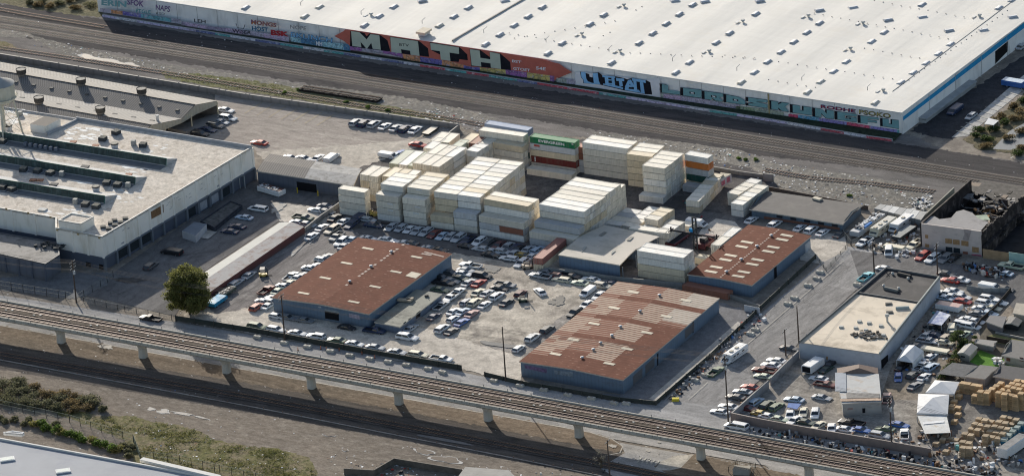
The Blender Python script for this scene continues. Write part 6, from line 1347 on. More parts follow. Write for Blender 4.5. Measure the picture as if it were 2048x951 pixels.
row(zN1, 'in the tight cluster between annex and open yard', [(620,337,'Y',S,'silver'),(730,342,'Y',S,'red'),(720,440,'Y',S,'cream'),(812,450,'Y',S,'silver'),(920,480,'Y',SV,'white'),(600,540,'Y',H_,'silver'),(690,545,'Y',SV,'cream'),(790,570,'Y',S,'white'),(460,640,'Y',S,'white'),(562,642,'Y',S,'pale blue'),(655,665,'Y',S,'faded pink'),(457,720,'Y',H_,'white'),(548,757,'Y',S,'blue'),(342,822,'Y',SV,'white'),(440,850,'Y',S,'dark grey')], 'cars clustered beside the annex')
row(zN1, 'against the flat grey annex', [(500,440,'Y',Pk,'white'),(435,492,'y',Pk,'white'),(332,582,'Y',Pk,'silver'),(252,695,'Y',S,'navy')], 'cars against the annex')
row(zN6, 'at the front corner of the flat grey annex', [(692,197,'Y',S,'silver'),(655,305,'X',SV,'white',1.1)], 'cars against the annex')
row(zN5, 'in the line behind the dark green fence', [(235,215,'X',SV,'green'),(490,250,'X',W_g,'white'),(780,302,'X',S,'white'),(1035,347,'x',SV,'white'),(1310,400,'x',S,'green'),(1560,447,'X',S,'white'),(1840,495,'X',S,'silver')], 'cars parked behind the dark green fence')
row(zN6, 'in the line behind the dark green fence', [(535,468,'X',S,'silver'),(778,497,'X',W_g,'cream'),(1040,547,'X',Pk,'white')], 'cars parked behind the dark green fence', 7)
row(zN5, 'in the shade of the blue warehouse front', [(640,88,'X',S,'grey'),(500,75,'X',H_,'white'),(880,128,'X',S,'grey'),(1455,225,'X',S,'black'),(1830,272,'X',Pk,'navy')], 'cars shaded by the blue warehouse')
row(zN4, 'on the muddy lane beside the long red shed', [(430,382,'Y',W_g,'silver'),(580,290,'Y',S,'silver')], 'cars along the muddy lane')
row(zN4, 'on the open side of the muddy lane', [(745,225,'V',H_,'dark grey'),(1082,308,'Y',Pk,'white'),(790,468,'Y',Pk,'dark red'),(680,667,'Y',SV,'orange-red'),(50,650,'Y',S,'dark red')], 'cars along the muddy lane')
row(zN4, 'half hidden behind the rust-roofed warehouse edge, from the bottom', [(815,650,'Y',S,'white'),(760,605,'X',S,'white'),(815,568,'Y',S,'white'),(845,607,'X',H_,'white'),(930,475,'Y',S,'pale green'),(1010,425,'X',S,'white'),(1080,382,'Y',S,'cream'),(1165,325,'X',S,'white'),(1215,298,'Y',S,'silver'),(1320,212,'X',S,'white'),(1372,185,'Y',S,'white'),(1455,110,'X',H_,'white'),(1500,75,'Y',S,'silver')], 'cars behind the rust-roofed warehouse')
row(zN3, 'below the concrete wall above the muddy lane', [(430,482,'Y',S,'white'),(572,365,'Y',S,'white'),(750,232,'Y',S,'black'),(872,282,'Y',S,'white'),(705,400,'y',SV,'tan'),(770,490,'y',Pk,'grey'),(832,562,'y',SV,'white'),(880,615,'Y',S,'silver'),(1000,535,'X',S,'pale blue'),(970,330,'y',SV,'navy'),(1060,250,'y',Vn,'navy'),(1195,262,'X',H_,'silver'),(1275,335,'X',S,'navy'),(1205,512,'X',C_,'white'),(1455,532,'X',S,'white')], 'cars around the muddy lane head')
row(zF, 'behind the far eave of the rust-roofed warehouse', [(545,440,'x',S,'dark grey'),(440,435,'x',C_,'white'),(810,512,'X',C_,'silver'),(945,530,'X',C_,'black')], 'cars behind the rust-roofed warehouse')
row(zN3, 'inside the factory driveway by the concrete wall', [(320,232,'X',Pk,'dark green'),(495,128,'x',S,'white'),(625,78,'X',S,'navy'),(255,302,'X',S,'white'),(365,322,'X',S,'silver'),(625,150,'X',S,'grey')], 'cars in the factory driveway')
row(zE, 'parked in the shade of the factory wall', [(650,485,'x','minivan','white'),(495,580,'x',S,'pale blue'),(415,680,'x',S,'navy'),(330,735,'x',S,'navy')], 'cars in the factory driveway')
row(z5, 'standing in the factory driveway near the street', [(898,655,'Y',SV,'dark grey'),(1020,575,'x',Vn,'black')], 'cars in the factory driveway')
row(z9, 'driving along the street behind the viaduct', [(895,14,'x',Pk,'black')], 'vehicles on the street')
row(z2, 'in the row below the grey retaining wall of the upper lot', [(630,724,'Y',SV,'silver'),(682,730,'Y',SV,'navy'),(738,735,'Y',SV,'silver'),(802,747,'Y',S,'white'),(866,757,'Y',S,'silver'),(922,764,'Y',SV,'navy'),(982,769,'Y',S,'white',1.1)], 'cars parked below the upper retaining wall')
row(z2, 'driving alone across the upper parking lot', [(55,845,'x',S,'red')], 'cars on the upper lot')
row(z1, 'at the open end of the twin-gabled shed', [(1340,652,'X',S,'white'),(1355,700,'X',SV,'white'),(1315,722,'X',S,'silver'),(1280,745,'X',SV,'dark grey'),(1235,768,'X',S,'navy'),(1190,792,'X',SV,'black')], 'cars by the twin-gabled shed')
row(z2, 'behind the drive-through shed on the pale apron', [(240,935,'X',S,'white'),(320,938,'X',S,'white'),(405,934,'Y',S,'white'),(486,936,'Y',Vn,'white')], 'cars on the pale apron')
row(z2, 'beside the pale end-on containers', [(825,925,'X',Vn,'white'),(893,908,'Y',S,'blue'),(870,918,'Y',S,'pale blue'),(1000,857,'X',S,'red')], 'cars on the pale apron')
row(z8, 'in front of the shingle-roofed office', [(65,407,'Y',SV,'white'),(215,428,'Y',S,'white'),(283,440,'Y',SV,'white'),(350,457,'Y',S,'white'),(455,467,'Y',S,'dark grey')], 'cars at the shingle-roofed office')
row(z4, 'in the shade beside the blue-striped warehouse wall', [(1135,655,'y',Vn,'navy'),(1230,688,'y',H_,'silver'),(1535,272,'Y',S,'silver')], 'cars beside the blue-striped wall')
row(z7, 'by the container row and the office corner', [(1465,382,'Y',S,'white')], 'cars at the shingle-roofed office')
row(zQ, 'at the top of the side street by the campers', [(290,492,'y',Pk,'white'),(580,602,'v','minivan','white')], 'cars at the top of the side street')
row(zQ, 'nose-in before the burnt building', [(890,525,'y',Pk,'cream',1.1),(982,660,'y',SV,'red'),(1100,690,'y',SV,'white'),(1248,692,'y',SV,'grey'),(1165,640,'y',S,'dark grey'),(1350,680,'y',S,'black')], 'cars before the burnt building')
row(zQ, 'by the dark-roofed corner of the flat building', [(310,905,'Y',Pk,'turquoise'),(540,812,'X',S,'white')], 'cars beside the flat-roofed building')
row(zW, 'on the shaded cross street', [(1285,375,'x',Pk,'pale green',1.15),(1205,452,'x',S,'pale blue'),(600,455,'X',S,'dark grey'),(640,525,'x',S,'red'),(735,520,'X',Pk,'white')], 'cars on the shaded cross street')
row(zR, 'in the upper back lot beside the flat building', [(640,285,'X',Vn,'white'),(255,322,'X',S,'white'),(165,340,'x',S,'white'),(232,378,'X',S,'white'),(332,382,'X',S,'white'),(350,432,'X',H_,'red'),(165,395,'X',S,'pale blue')], 'cars in the upper back lot')
row(zR, 'in the line along the garden fence of the back lot', [(625,402,'X',SV,'white'),(585,452,'X',SV,'white'),(720,442,'X',S,'white'),(548,507,'X',S,'white'),(662,500,'X',C_,'cream'),(622,560,'X',S,'pale blue'),(510,562,'X',S,'grey'),(412,622,'X',S,'white'),(478,640,'X',S,'white'),(345,672,'X',SV,'white'),(430,695,'X',SV,'white'),(790,300,'X',S,'black')], 'cars along the garden fence')
row(zR, 'in the shady middle of the back lot', [(232,705,'V','minivan','cream'),(240,755,'V',S,'cream'),(355,785,'Y',SV,'pale green'),(180,812,'Y',SV,'tan'),(152,862,'X',S,'cream'),(40,700,'X',S,'black'),(60,790,'X',S,'navy')], 'cars in the back lot')
row(zT, 'in the lower end of the back lot by the hedge', [(428,592,'Y',S,'white'),(335,690,'Y',Pk,'white'),(440,702,'Y',SV,'pale blue'),(252,782,'Y',SV,'dark grey'),(362,802,'Y',S,'white'),(265,897,'Y',S,'grey'),(88,812,'v',H_,'blue'),(130,700,'Y',S,'black'),(390,362,'Y',S,'silver'),(400,425,'X',Pk,'silver'),(290,480,'X',S,'dark grey')], 'cars in the lower back lot')
row(zV, 'in the scrap yard near the white box truck', [(410,398,'x',S,'white'),(480,462,'X',Pk,'dark red'),(445,600,'X',S,'silver'),(490,300,'Y',S,'dark green'),(545,235,'Y',S,'black')], 'cars in the scrap yard')
row(zV, 'facing the brown yard wall', [(372,772,'v',SV,'white'),(248,752,'v',S,'cream'),(108,778,'v',S,'white'),(150,620,'x',S,'pale blue'),(150,838,'y',S,'white'),(270,860,'X',S,'dark green'),(405,895,'y',S,'cream'),(545,922,'v',S,'white'),(695,935,'X',S,'white'),(850,940,'X',S,'blue'),(755,868,'x',Pk,'black',1.1)], 'cars along the brown yard wall')
row(zV, 'beside the small tin-roofed shop', [(1130,605,'V',Pk,'faded pink')], 'cars by the small shop')
row(zV, 'parked on the side street by the flat building', [(100,78,'X',S,'dark grey')], 'cars along the side street')
row(zU, 'along the lower side street wall, from the top', [(700,102,'x',S,'white'),(645,152,'x',S,'white'),(570,208,'x',Pk,'dark red'),(560,268,'x',S,'pale green'),(425,382,'x',S,'red'),(345,430,'x',S,'silver'),(270,488,'x',S,'dark grey'),(195,588,'x',S,'white'),(105,642,'x',S,'white'),(280,798,'x','minivan','white',1.1)], 'cars along the side street')
row(zU, 'in the corner of the walled scrap yard', [(485,540,'Y',SV,'pale blue'),(607,572,'Y',SV,'dark green'),(705,592,'Y',SV,'green'),(540,662,'X',S,'yellow'),(620,692,'X',S,'white'),(728,718,'X',S,'pale green'),(400,610,'X',S,'dark red')], 'cars in the walled scrap yard')
row(zU, 'on the far kerb of the side street', [(60,222,'Y',Pk,'green')], 'cars along the side street')
row(z12, 'in the scrap heap corner by the tin sheets', [(690,708,'X',SV,'silver'),(835,700,'V',Pk,'white'),(720,668,'x',S,'green'),(805,645,'X',S,'blue')], 'cars in the scrap heap corner')
for p_ in CP.values(): proto_drop(p_)
# ------------------------------------------------------------------ walls, fences, barriers
def wallrun(name, label, cat, pts, h, th, m, posts=None, pm=None, top=None, group=None):
    """free-standing wall through ground points"""
    W = [P(*q) for q in pts]; o = thing(name, label, cat, W[0], group); mb = MB(); mp = MB()
    for i, (a, b) in enumerate(zip(W, W[1:])):
        d = (b-a).normalized(); n_ = Vector((-d.y, d.x, 0))*th; L_ = (b-a).length
        q = [(v.x, v.y) for v in (a, b, b+n_, a+n_)]; walls(mb, q, 0, h); mb.poly([Vector((*p, h)) for p in q][::(1 if n_.dot(Vector((-d.y,d.x,0))) > 0 else -1)])
        if posts:
            for k in range(int(L_/posts)+1): p = a+d*(k*posts); mp.box((p.x, p.y, h/2+.06), (.18,.18+th,h+.12), math.atan2(d.y, d.x))
    mb.build('panel', m, o)
    if posts: mp.build('post', pm or m, o)
    return o
m_cw = siding('weathered_concrete', (.27,.26,.25), 2.6, dark=.75); m_dg = siding('dark_green_screen', (.018,.032,.030), 3.0); m_blk = siding('grey_block', (.24,.25,.25), 1.2, dark=.9)
m_brw = siding('brown_plaster', (.24,.195,.18), 4.0, dark=.9, dirt=(.14,.11,.10)); m_gw = siding('grey_plaster', (.28,.28,.29), 3.2, dark=.85)
wallrun('retaining_wall', 'long grey concrete retaining wall between the siding and the upper parking lot', 'retaining wall', [(-300,68),(0,117),(452,191),(500,199),(692,226),(918,258)], 1.5, -.4, m_cw, 6, m_cw)
wallrun('retaining_wall', 'short dark end wall by the upper lot trailers', 'retaining wall', [(918,258),(893,278)], 1.3, .3, m_cw)
wallrun('green_screen_fence', 'long dark green screened fence with cars parked behind it', 'fence', [(352,641),(500,664),(760,712),(924,740)], 1.3, .1, m_dg, 5)
wallrun('green_screen_fence', 'dark fence wrapping the street corner around the patchwork-roofed warehouse', 'fence', [(970,752),(1045,770),(1240,803),(1312,810),(1420,716),(1522,619),(1632,517)], 1.1, .1, m_dg, 5)
wallrun('block_wall', 'stained concrete wall between the factory driveway and the muddy lane', 'wall', [zN3(335,440),zN3(560,260),zN3(815,85)], 1.25, -.25, m_cw)
wallrun('low_fence', 'low dark brown fence at the foot of the container stacks', 'fence', [zF(150,185),zF(830,262),zF(1450,385),zF(2000,468)], .55, .1, siding('dark_brown_boards', (.09,.06,.055), 1.))
wallrun('fence_sign', 'small white sign panel on the fence at the small blue warehouse corner', 'sign', [(1489,622),(1520,628)], 1.6, .08, mat('sign_white', (.55,.56,.58), .2, 3))
wallrun('block_wall', 'low kerb wall running along the long red shed', 'wall', [(424,592),(612,461)], .35, .3, m_cw)
wallrun('block_wall', 'grey block wall passing in front of the beige sheds and the patchwork roof', 'wall', [zD(470,440),zD(1280,545),zC(700,812),zC(760,800)], 1.15, .25, m_blk)
wallrun('block_wall', 'grey block wall continuing below the blue end of the small warehouse', 'wall', [zC(700,845),zC(1250,935),(1520,618)], 1.0, .2, m_blk)
wallrun('yard_wall', 'grey wall between the container yard and the railway waste ground', 'wall', [k3(1040,420),k3(1320,470),k3(1570,505)], 1.0, -.3, m_cw)
wallrun('yard_wall', 'rusty brown sheet fence behind the shingle-roofed office', 'wall', [z8(0,205),z8(300,262),z8(620,325)], 1.1, -.15, siding('rusty_sheet_fence', (.11,.075,.06), 1.5))
wallrun('yard_wall', 'pale corrugated barrier at the end of the waste ground siding', 'wall', [z8(0,150),z8(60,158)], 2.0, -.4, m_cw)
wallrun('yard_wall', 'long mauve-brown plaster wall between the scrap yard and the street', 'wall', [(1462,842),(1500,850),(1530,856),(1640,876),(1760,896),(1862,914)], 2.1, .3, m_brw)
wallrun('yard_wall', 'grey plaster wall along the lower side street', 'wall', [(1462,842),(1502,806),(1536,776)], 2.0, -.3, m_gw)
wallrun('yard_wall', 'grey plaster wall from the gate up to the flat-roofed building', 'wall', [(1541,771),(1570,742),(1597,716)], 2.0, -.3, m_gw)
wallrun('yard_gate', 'dark metal gate leaves at the side street entrance', 'gate', [(1512,797),(1536,776)], 2.05, .06, m_trim)
zX = Z(1820,350,5.592)
wallrun('plywood_fence', 'plywood hoarding beside the burnt building', 'fence', [zX(820,925),zX(1060,962),zX(1110,970)], 2.3, -.1, mat('plywood_tan', (.36,.25,.15), .2, .8))
q1_, q2_ = zX(1112,970), zX(1400,1010); sg = wallrun('sign_hoarding', 'pale green sign panel with dark bars beside the plywood hoarding', 'sign', [q1_, q2_], 2.5, -.12, mat('sign_pale_green', (.36,.52,.48), .1, 1))
W_ = Wall(P(*q1_), P(*q2_)); mb = MB()
for q in ([zX(1112,845),zX(1400,885),zX(1400,893),zX(1112,853)],[zX(1130,885),zX(1215,897),zX(1215,907),zX(1130,895)],[zX(1200,870),zX(1290,882),zX(1290,892),zX(1200,880)],[zX(1112,905),zX(1400,945),zX(1400,956),zX(1112,916)]): W_.poly(mb, None, q, .04)
mb.build('sign_bars', m_black, sg)
def chain(name, label, pts, h=1.5, step=3.2, m=None, fine=.45):
    W = [P(*q) for q in pts]; o = thing(name, label, 'fence', W[0]); a_, b_ = MB(), MB()
    for p, q in zip(W, W[1:]):
        d = (q-p).normalized(); L_ = (q-p).length
        for k in range(int(L_/step)+1): c = p+d*k*step; a_.tube(c, c+Vector((0,0,h)), .07, 5)
        for z in (.1, h/2, h): b_.tube(p+Vector((0,0,z)), q+Vector((0,0,z)), .03, 4)
        for k in range(int(L_/fine)): c = p+d*k*fine; b_.tube(c, c+d*fine*.9+Vector((0,0,h)), .018, 3)
    a_.build('post', m_trim, o); b_.build('mesh_panel', m or mat('chain_grey', (.22,.23,.22)), o); return o
chain('chain_link_fence', 'chain link fence with dark posts along the street at the factory annex', [(-60,568),(0,577),(132,598),(145,602)], 2.0)
chain('chain_link_fence', 'chain link gate fence across the factory driveway', [(152,604),(215,565),(228,553)], 1.8)
chain('chain_link_fence', 'chain link fence from the driveway gate to the large tree', [(168,605),(250,622),(350,640)], 1.4)
chain('chain_link_fence', 'greenish chain link fence zigzagging past the hedge in the lower corner', [(-80,802),(0,815),(140,845),(268,884),(281,918),(360,925),(440,945),(530,965)], 2.0, m=mat('chain_green', (.20,.23,.19)), fine=.3)
chain('chain_link_fence', 'bent wire fence by the campers at the top of the side street', [z8(468,470),z8(520,540),z8(600,500)], 1.3)
chain('chain_link_fence', 'wire fence crossing the open forecourt beside the small warehouse', [z8(310,610),z8(370,690),z8(500,545)], 1.0)
bpt = [z10(x,y) for x,y in ((45,132),(205,166),(342,189),(478,215),(593,240),(712,260),(822,278),(930,297),(1060,320),(1145,340),(1450,392))]+[z11(x,y) for x,y in ((90,420),(232,445),(375,475),(515,496),(650,524),(722,526),(1130,388),(1190,358),(1460,112),(1490,88))]+[z8(x,y) for x,y in ((333,700),(315,738),(262,778),(182,853),(143,888),(555,773))]
proto = thing('concrete_block', '', 'concrete block'); mb = MB(); mb.hull([Vector(v) for v in ((-.95,-.5,0),(.95,-.5,0),(.95,.5,0),(-.95,.5,0))], [Vector(v) for v in ((-.85,-.38,.62),(.85,-.38,.62),(.85,.38,.62),(-.85,.38,.62))]); mb.build('block', mat('block_concrete', (.46,.44,.39), .18, 1.5, obj=True, rand=.15), proto)
mb = MB(); mb.tube((-.3,0,.6), (-.2,0,.74), .04); mb.tube((-.2,0,.74), (.2,0,.74), .04); mb.tube((.2,0,.74), (.3,0,.6), .04); mb.build('lifting_loop', m_rust, proto); proto_done(proto)
for i, q in enumerate(bpt):
    a, b = P(q[0]-20, q[1]-3.6), P(q[0]+20, q[1]+3.6); v = b-a
    dup(proto, P(*q), math.atan2(v.y, v.x)+R.uniform(-.12,.12), label='grey concrete block standing at the street edge by the dark fence' if i < 17 else 'grey concrete block standing at the kerb of the side street', group='concrete blocks on the street' if i < 17 else 'concrete blocks on the side street')
proto_drop(proto)
q = P(*z11(1015,505)); mb = MB(); mb.box(q+Vector((0,0,.35)), (1.5,.9,.7), .4); ob = mb.build('skip_box', mat('yellow_box', (.60,.50,.05), .1, 2), None); tag(ob, 'bright yellow box lying at the street corner', 'box')
for x, y in ((1100,530),(1175,540),(1350,550),(1660,600),(1835,655),(790,545)):
    q = P(*zN5(x, y)); o = thing('delineator_post', 'thin orange and white traffic post between the concrete blocks', 'traffic post', q, 'orange traffic posts'); mb = MB(); mb.cyl(q, .25, .08, 8); mb.build('base', m_trim, o); mb = MB(); mb.tube(q, q+Vector((0,0,.8)), .07, 6); mb.build('post', mat('post_orange', (.6,.16,.05)), o)
# ------------------------------------------------------------------ poles and wires
m_pole = mat('pole_wood', (.085,.065,.055), .2, 1); m_wire = mat('wire_dark', (.05,.05,.055))
poles = [((153,604.5),10.4,3,'dark wooden utility pole by the factory driveway gate'),((570,680),11.2,2,'utility pole standing in the dark fence line below the rust-roofed warehouse'),((1012,762),13.2,0,'bare leaning pole at the car yard entrance'),((1457,845),16.0,3,'tall utility pole with crossarms at the side street corner'),((1784,899),12.4,3,'utility pole in the junk outside the mauve-brown wall'),((1598,684),8.8,0,'dark pole at the near corner of the flat-roofed building'),((1572,711),6.4,1,'short pole on the lower side street kerb'),((1749,547),7.8,1,'slim pole at the top of the side street'),((1876,558),8.8,2,'utility pole before the burnt building'),((1221,968),10.4,1,'bare pole on the kerb island below the viaduct')]
PT = []
for i, (b, h, arms, lab) in enumerate(poles):
    q = P(*b); o = thing('utility_pole', lab, 'utility pole', q); t_ = q+Vector((R.uniform(-.1,.1), R.uniform(-.1,.1), h)); mb = MB(); mb.tube(q, t_, .19, 8, r2=.12); mb.build('pole', m_pole, o); PT.append(t_)
    for k in range(arms):
        z = h-.35-k*.75; mb = MB(); c = q+Vector((0,0,z)); ad = AR.xy.to_3d().normalized()*(.55) + AF.xy.to_3d().normalized()*1.1; mb.tube(c-ad, c+ad, .07, 5); arm = mb.build('crossarm', m_pole, o)
        mb = MB()
        for s in (-1,-.5,.5,1): mb.cyl(c+ad*s*.95, .07, .2, 6)
        mb.build('insulator', mat('insulator_white', (.6,.6,.6)), arm)
    if arms == 3: mb = MB(); mb.cyl(q+Vector((.35,-.2,h-3.2)), .28, .9, 10); mb.build('transformer', mat('transformer_grey', (.42,.44,.45)), o)
def wire(a, b, sag, lab, grp='wires strung between the utility poles'):
    mb = MB(); n = 14; pts = [a.lerp(b, i/n)-Vector((0,0,sag*4*(i/n)*(1-i/n))) for i in range(n+1)]
    for p, q in zip(pts, pts[1:]): mb.tube(p, q, .028, 3)
    tag(mb.build('overhead_wire', m_wire, None), lab, 'wire', grp)
off = AF.xy.to_3d().normalized()
for s, dz in ((-1,-.15),(-.4,-.15),(.4,-.15),(1,-.15),(-.8,-1.9),(.7,-2.3)):
    e0 = PT[0]-(PT[1]-PT[0])*.6
    for a, b in ((e0, PT[0]),(PT[0], PT[1]),(PT[1], PT[3]),(PT[3], PT[4])): wire(a+off*s+Vector((0,0,dz)), b+off*s+Vector((0,0,dz)), 1.2, 'thin sagging overhead wire above the street behind the viaduct')
for s in (-.8,0,.8): wire(PT[4]+off*s, PT[4]+(PT[4]-PT[3])+off*s, 1, 'thin sagging overhead wire above the street behind the viaduct')
for s in (-.5,.5): wire(PT[3]+off*s, PT[5]+off*s, .8, 'thin overhead wire along the side street', 'wires along the side street'); wire(PT[5]+off*s, PT[7]+off*s, .8, 'thin overhead wire along the side street', 'wires along the side street')
# ------------------------------------------------------------------ foliage
def leafmat(name, a, b):
    m, t, bs = _mat(name); v = _pos(t); c = _mix(t, _rng(t, _noise(t, v, .9, 4), .35, .65), a, b); c = _mul(t, c, _rng(t, _noise(t, v, 5, 2), .3, .7, .7, 1.25))
    t.links.new(c, bs.inputs['Base Color']); bs.inputs['Roughness'].default_value = .7; bs.inputs['Specular IOR Level'].default_value = .2
    tr_ = _n(t, 'ShaderNodeBsdfTranslucent'); t.links.new(_mul(t, c, 1.15), tr_.inputs[0]); mx = _n(t, 'ShaderNodeMixShader'); mx.inputs[0].default_value = .42; t.links.new(bs.outputs[0], mx.inputs[1]); t.links.new(tr_.outputs[0], mx.inputs[2]); t.links.new(mx.outputs[0], t.nodes['Material Output'].inputs[0]); return m
def leaves(mb, c, r, n, s, flat=.8):
    for _ in range(n):
        while True:
            d = Vector((R.uniform(-1,1), R.uniform(-1,1), R.uniform(-1,1)))
            if .25 < d.length < 1: break
        d *= .55+.45*R.random(); p = Vector((c[0]+d.x*r[0], c[1]+d.y*r[1], c[2]+d.z*r[2])); u = Vector((R.gauss(0,1), R.gauss(0,1), R.gauss(0,.6))).normalized(); w_ = u.cross(Vector((R.gauss(0,1), R.gauss(0,1), R.gauss(0,1)))).normalized(); k = s*R.uniform(.5,1.3)
        mb.poly([p-u*k-w_*k*.6, p+u*k-w_*k*.4, p+u*k*.8+w_*k*.7, p-u*k*.7+w_*k*.5])
def tree(px, h, r, lab, m, n=30, per=230, s=.17, lean=0.):
    q = P(*px); o = thing('broadleaf_tree', lab, 'tree', q); mb = MB(); mb.tube(q, q+Vector((0,0,h*.45)), .3, 8, r2=.2); tips = []
    for i in range(7):
        a = 6.28*i/7+R.random(); e = q+Vector((math.cos(a)*r*.5, math.sin(a)*r*.5, h*R.uniform(.55,.85))); mb.tube(q+Vector((0,0,h*R.uniform(.18,.42))), e, .12, 5, r2=.04)
    mb.build('trunk', mat('bark_brown', (.10,.075,.055), .2, 2), o); mb = MB()
    for i in range(n):
        a = R.uniform(0, 6.28); t = R.random(); z = h*(.16+.80*t); rr = r*math.sqrt(max(.05, 1-((t-.42)/.68)**2))*math.sqrt(R.uniform(.02,.85)); k = R.uniform(.75,1.3)
        leaves(mb, (q.x+math.cos(a)*rr, q.y+math.sin(a)*rr, z), (r*.34*k, r*.34*k, h*.13*k), per, s)
    mb.build('crown', m, o); return o
m_lf = leafmat('leaf_olive', (.19,.19,.065), (.10,.11,.035)); m_lf2 = leafmat('leaf_dark', (.07,.10,.03), (.045,.065,.025)); m_lf3 = leafmat('leaf_grey_green', (.16,.155,.09), (.09,.095,.055)); m_lf4 = leafmat('leaf_brown', (.20,.15,.075), (.12,.095,.05)); m_lf5 = leafmat('leaf_bright', (.12,.18,.04), (.07,.115,.025)); m_lf6 = leafmat('leaf_yellow', (.24,.22,.08), (.15,.15,.05))
tree((380,628), 11.2, 5.4, 'large round olive-green tree at the factory driveway corner', m_lf, 84, 330, .19)
tree((1925,690), 3.0, 3.2, 'dark low bushy tree between the back lot and the garden sheds', m_lf2, 16, 160, .16)
def bush(px, r, h, lab, m, group, n=6, per=120, s=.15, name='shrub'):
    q = P(*px); mb = MB()
    for i in range(n): a = R.uniform(0,6.28); k = R.uniform(0,.6); leaves(mb, (q.x+math.cos(a)*r*k, q.y+math.sin(a)*r*k, h*R.uniform(.35,.65)), (r*.6,r*.6,h*.45), per, s)
    tag(mb.build(name, m, None), lab, 'shrub', group)
for i in range(13):
    t = i/12; x, y = lerp(72,238,t), lerp(852,903,t); bush((x+R.uniform(-3,3), y+R.uniform(-2,2)), R.uniform(1.3,1.9), R.uniform(1.5,2.1), 'dense bright green bush in the hedge beside the pale grey roof', m_lf5 if i % 4 else m_lf6, 'hedge bushes by the pale grey roof')
for x, y in ((0,838),(12,845),(30,842),(48,850),(60,842),(95,858),(110,852),(255,905),(245,895),(262,898),(258,915)): bush((x,y), 1.4, 1.2, 'dull grey-green bush between hedge and wire fence', m_lf3, 'dull bushes by the wire fence')
for x, y, r in ((5,772,2.4),(25,790,3),(48,785,2.5),(62,800,2.6),(85,795,2.4),(100,812,2.3),(120,800,2.2),(140,812,2.4),(165,806,2.6),(185,803,2),(150,822,1.8),(20,806,2.2),(-10,790,2.6),(118,818,2),(175,818,1.7),(70,778,1.7),(40,768,1.8),(205,822,1.3),(-20,775,3),(-15,805,3),(35,772,2.4),(10,800,2.4),(75,812,2.4),(130,792,2),(100,795,2.2),(150,798,2),(55,812,2),(190,812,1.7)): bush((x,y), r*1.25, 1.7, 'brownish scrub bush on the gravel beside the lower track', m_lf4 if R.random() < .55 else m_lf3, 'scrub bushes beside the lower track', 8, 110)
for i in range(11): bush((lerp(1880,1925,i/10)+R.uniform(-2,2), lerp(768,702,i/10)), R.uniform(1.1,1.7), 1.5, 'dark climbing hedge bush along the back lot fence', m_lf2 if i % 3 else m_lf4, 'hedge along the back lot')
for x, y in ((1960,262),(1975,280),(1990,262),(2010,248),(2030,240),(2042,228),(1965,295),(1985,245),(2005,235),(1950,275),(2040,265),(2020,280),(2046,205),(2030,215),(2045,300),(2035,310)): bush((x,y), R.uniform(1.6,2.6), 1.3, 'brown-green scrub bush on the creek slope', m_lf4 if R.random() < .6 else m_lf2, 'scrub on the creek slope')
for x, y in ((120,8),(140,2),(160,-3),(75,12),(85,5),(100,15),(180,12),(150,18),(60,8)): bush((x,y), R.uniform(1.8,2.6), 1.1, 'low scrub bush by the ditch at the warehouse corner', m_lf3 if R.random() < .6 else m_lf4, 'scrub by the far ditch')
for x, y in ((598,180),(1478,318),(1492,320),(1512,320),(1700,392),(570,186),(690,205),(735,215),(775,222)): bush((x,y), .9, .5, 'small green weed clump on the railway verge', m_lf5, 'weed clumps on the verge', 4, 60)
def inpoly(x, y, pl):
    c = False; n = len(pl)
    for i in range(n):
        x1, y1, x2, y2 = *pl[i], *pl[(i+1) % n]
        if (y1 > y) != (y2 > y) and x < (x2-x1)*(y-y1)/(y2-y1)+x1: c = not c
    return c
def scatter(pl, n):
    xs = [p[0] for p in pl]; ys = [p[1] for p in pl]; k = 0; out_ = []
    while len(out_) < n and k < n*20:
        k += 1; x, y = R.uniform(min(xs), max(xs)), R.uniform(min(ys), max(ys))
        if inpoly(x, y, pl): out_.append((x, y))
    return out_
GP = [(95,820),(210,832),(300,842),(400,862),(430,880),(500,893),(560,898),(620,915),(640,960),(300,960),(265,885),(150,840)]
mb = MB()
cs = scatter(GP, 70)
for x, y in [p for p in ((c[0]+R.gauss(0,13), c[1]+R.gauss(0,4)) for c in cs for _ in range(26)) if inpoly(*p, GP)]:
    q = P(x, y); leaves(mb, (q.x, q.y, .2), (.7,.7,.25), 7, .11)
o = mb.build('grass_tufts', [leafmat('grass_blades', (.20,.18,.07), (.09,.11,.03))]); o['kind'] = 'stuff'; o['label'] = 'yellow-green weedy grass in the lower left'
mb = MB()
for x, y in scatter([(322,143),(420,150),(560,170),(760,208),(905,240),(900,246),(700,216),(560,194),(450,178),(330,156)], 700)+scatter([(-60,76),(35,96),(10,100),(-60,90)], 80)+scatter([(500,892),(560,898),(600,918),(600,960),(480,960)], 300):
    q = P(x, y); leaves(mb, (q.x, q.y, .12), (.6,.6,.18), 6, .09)
o = mb.build('verge_weeds', [leafmat('weed_blades', (.13,.15,.04), (.16,.14,.07))]); o['kind'] = 'stuff'
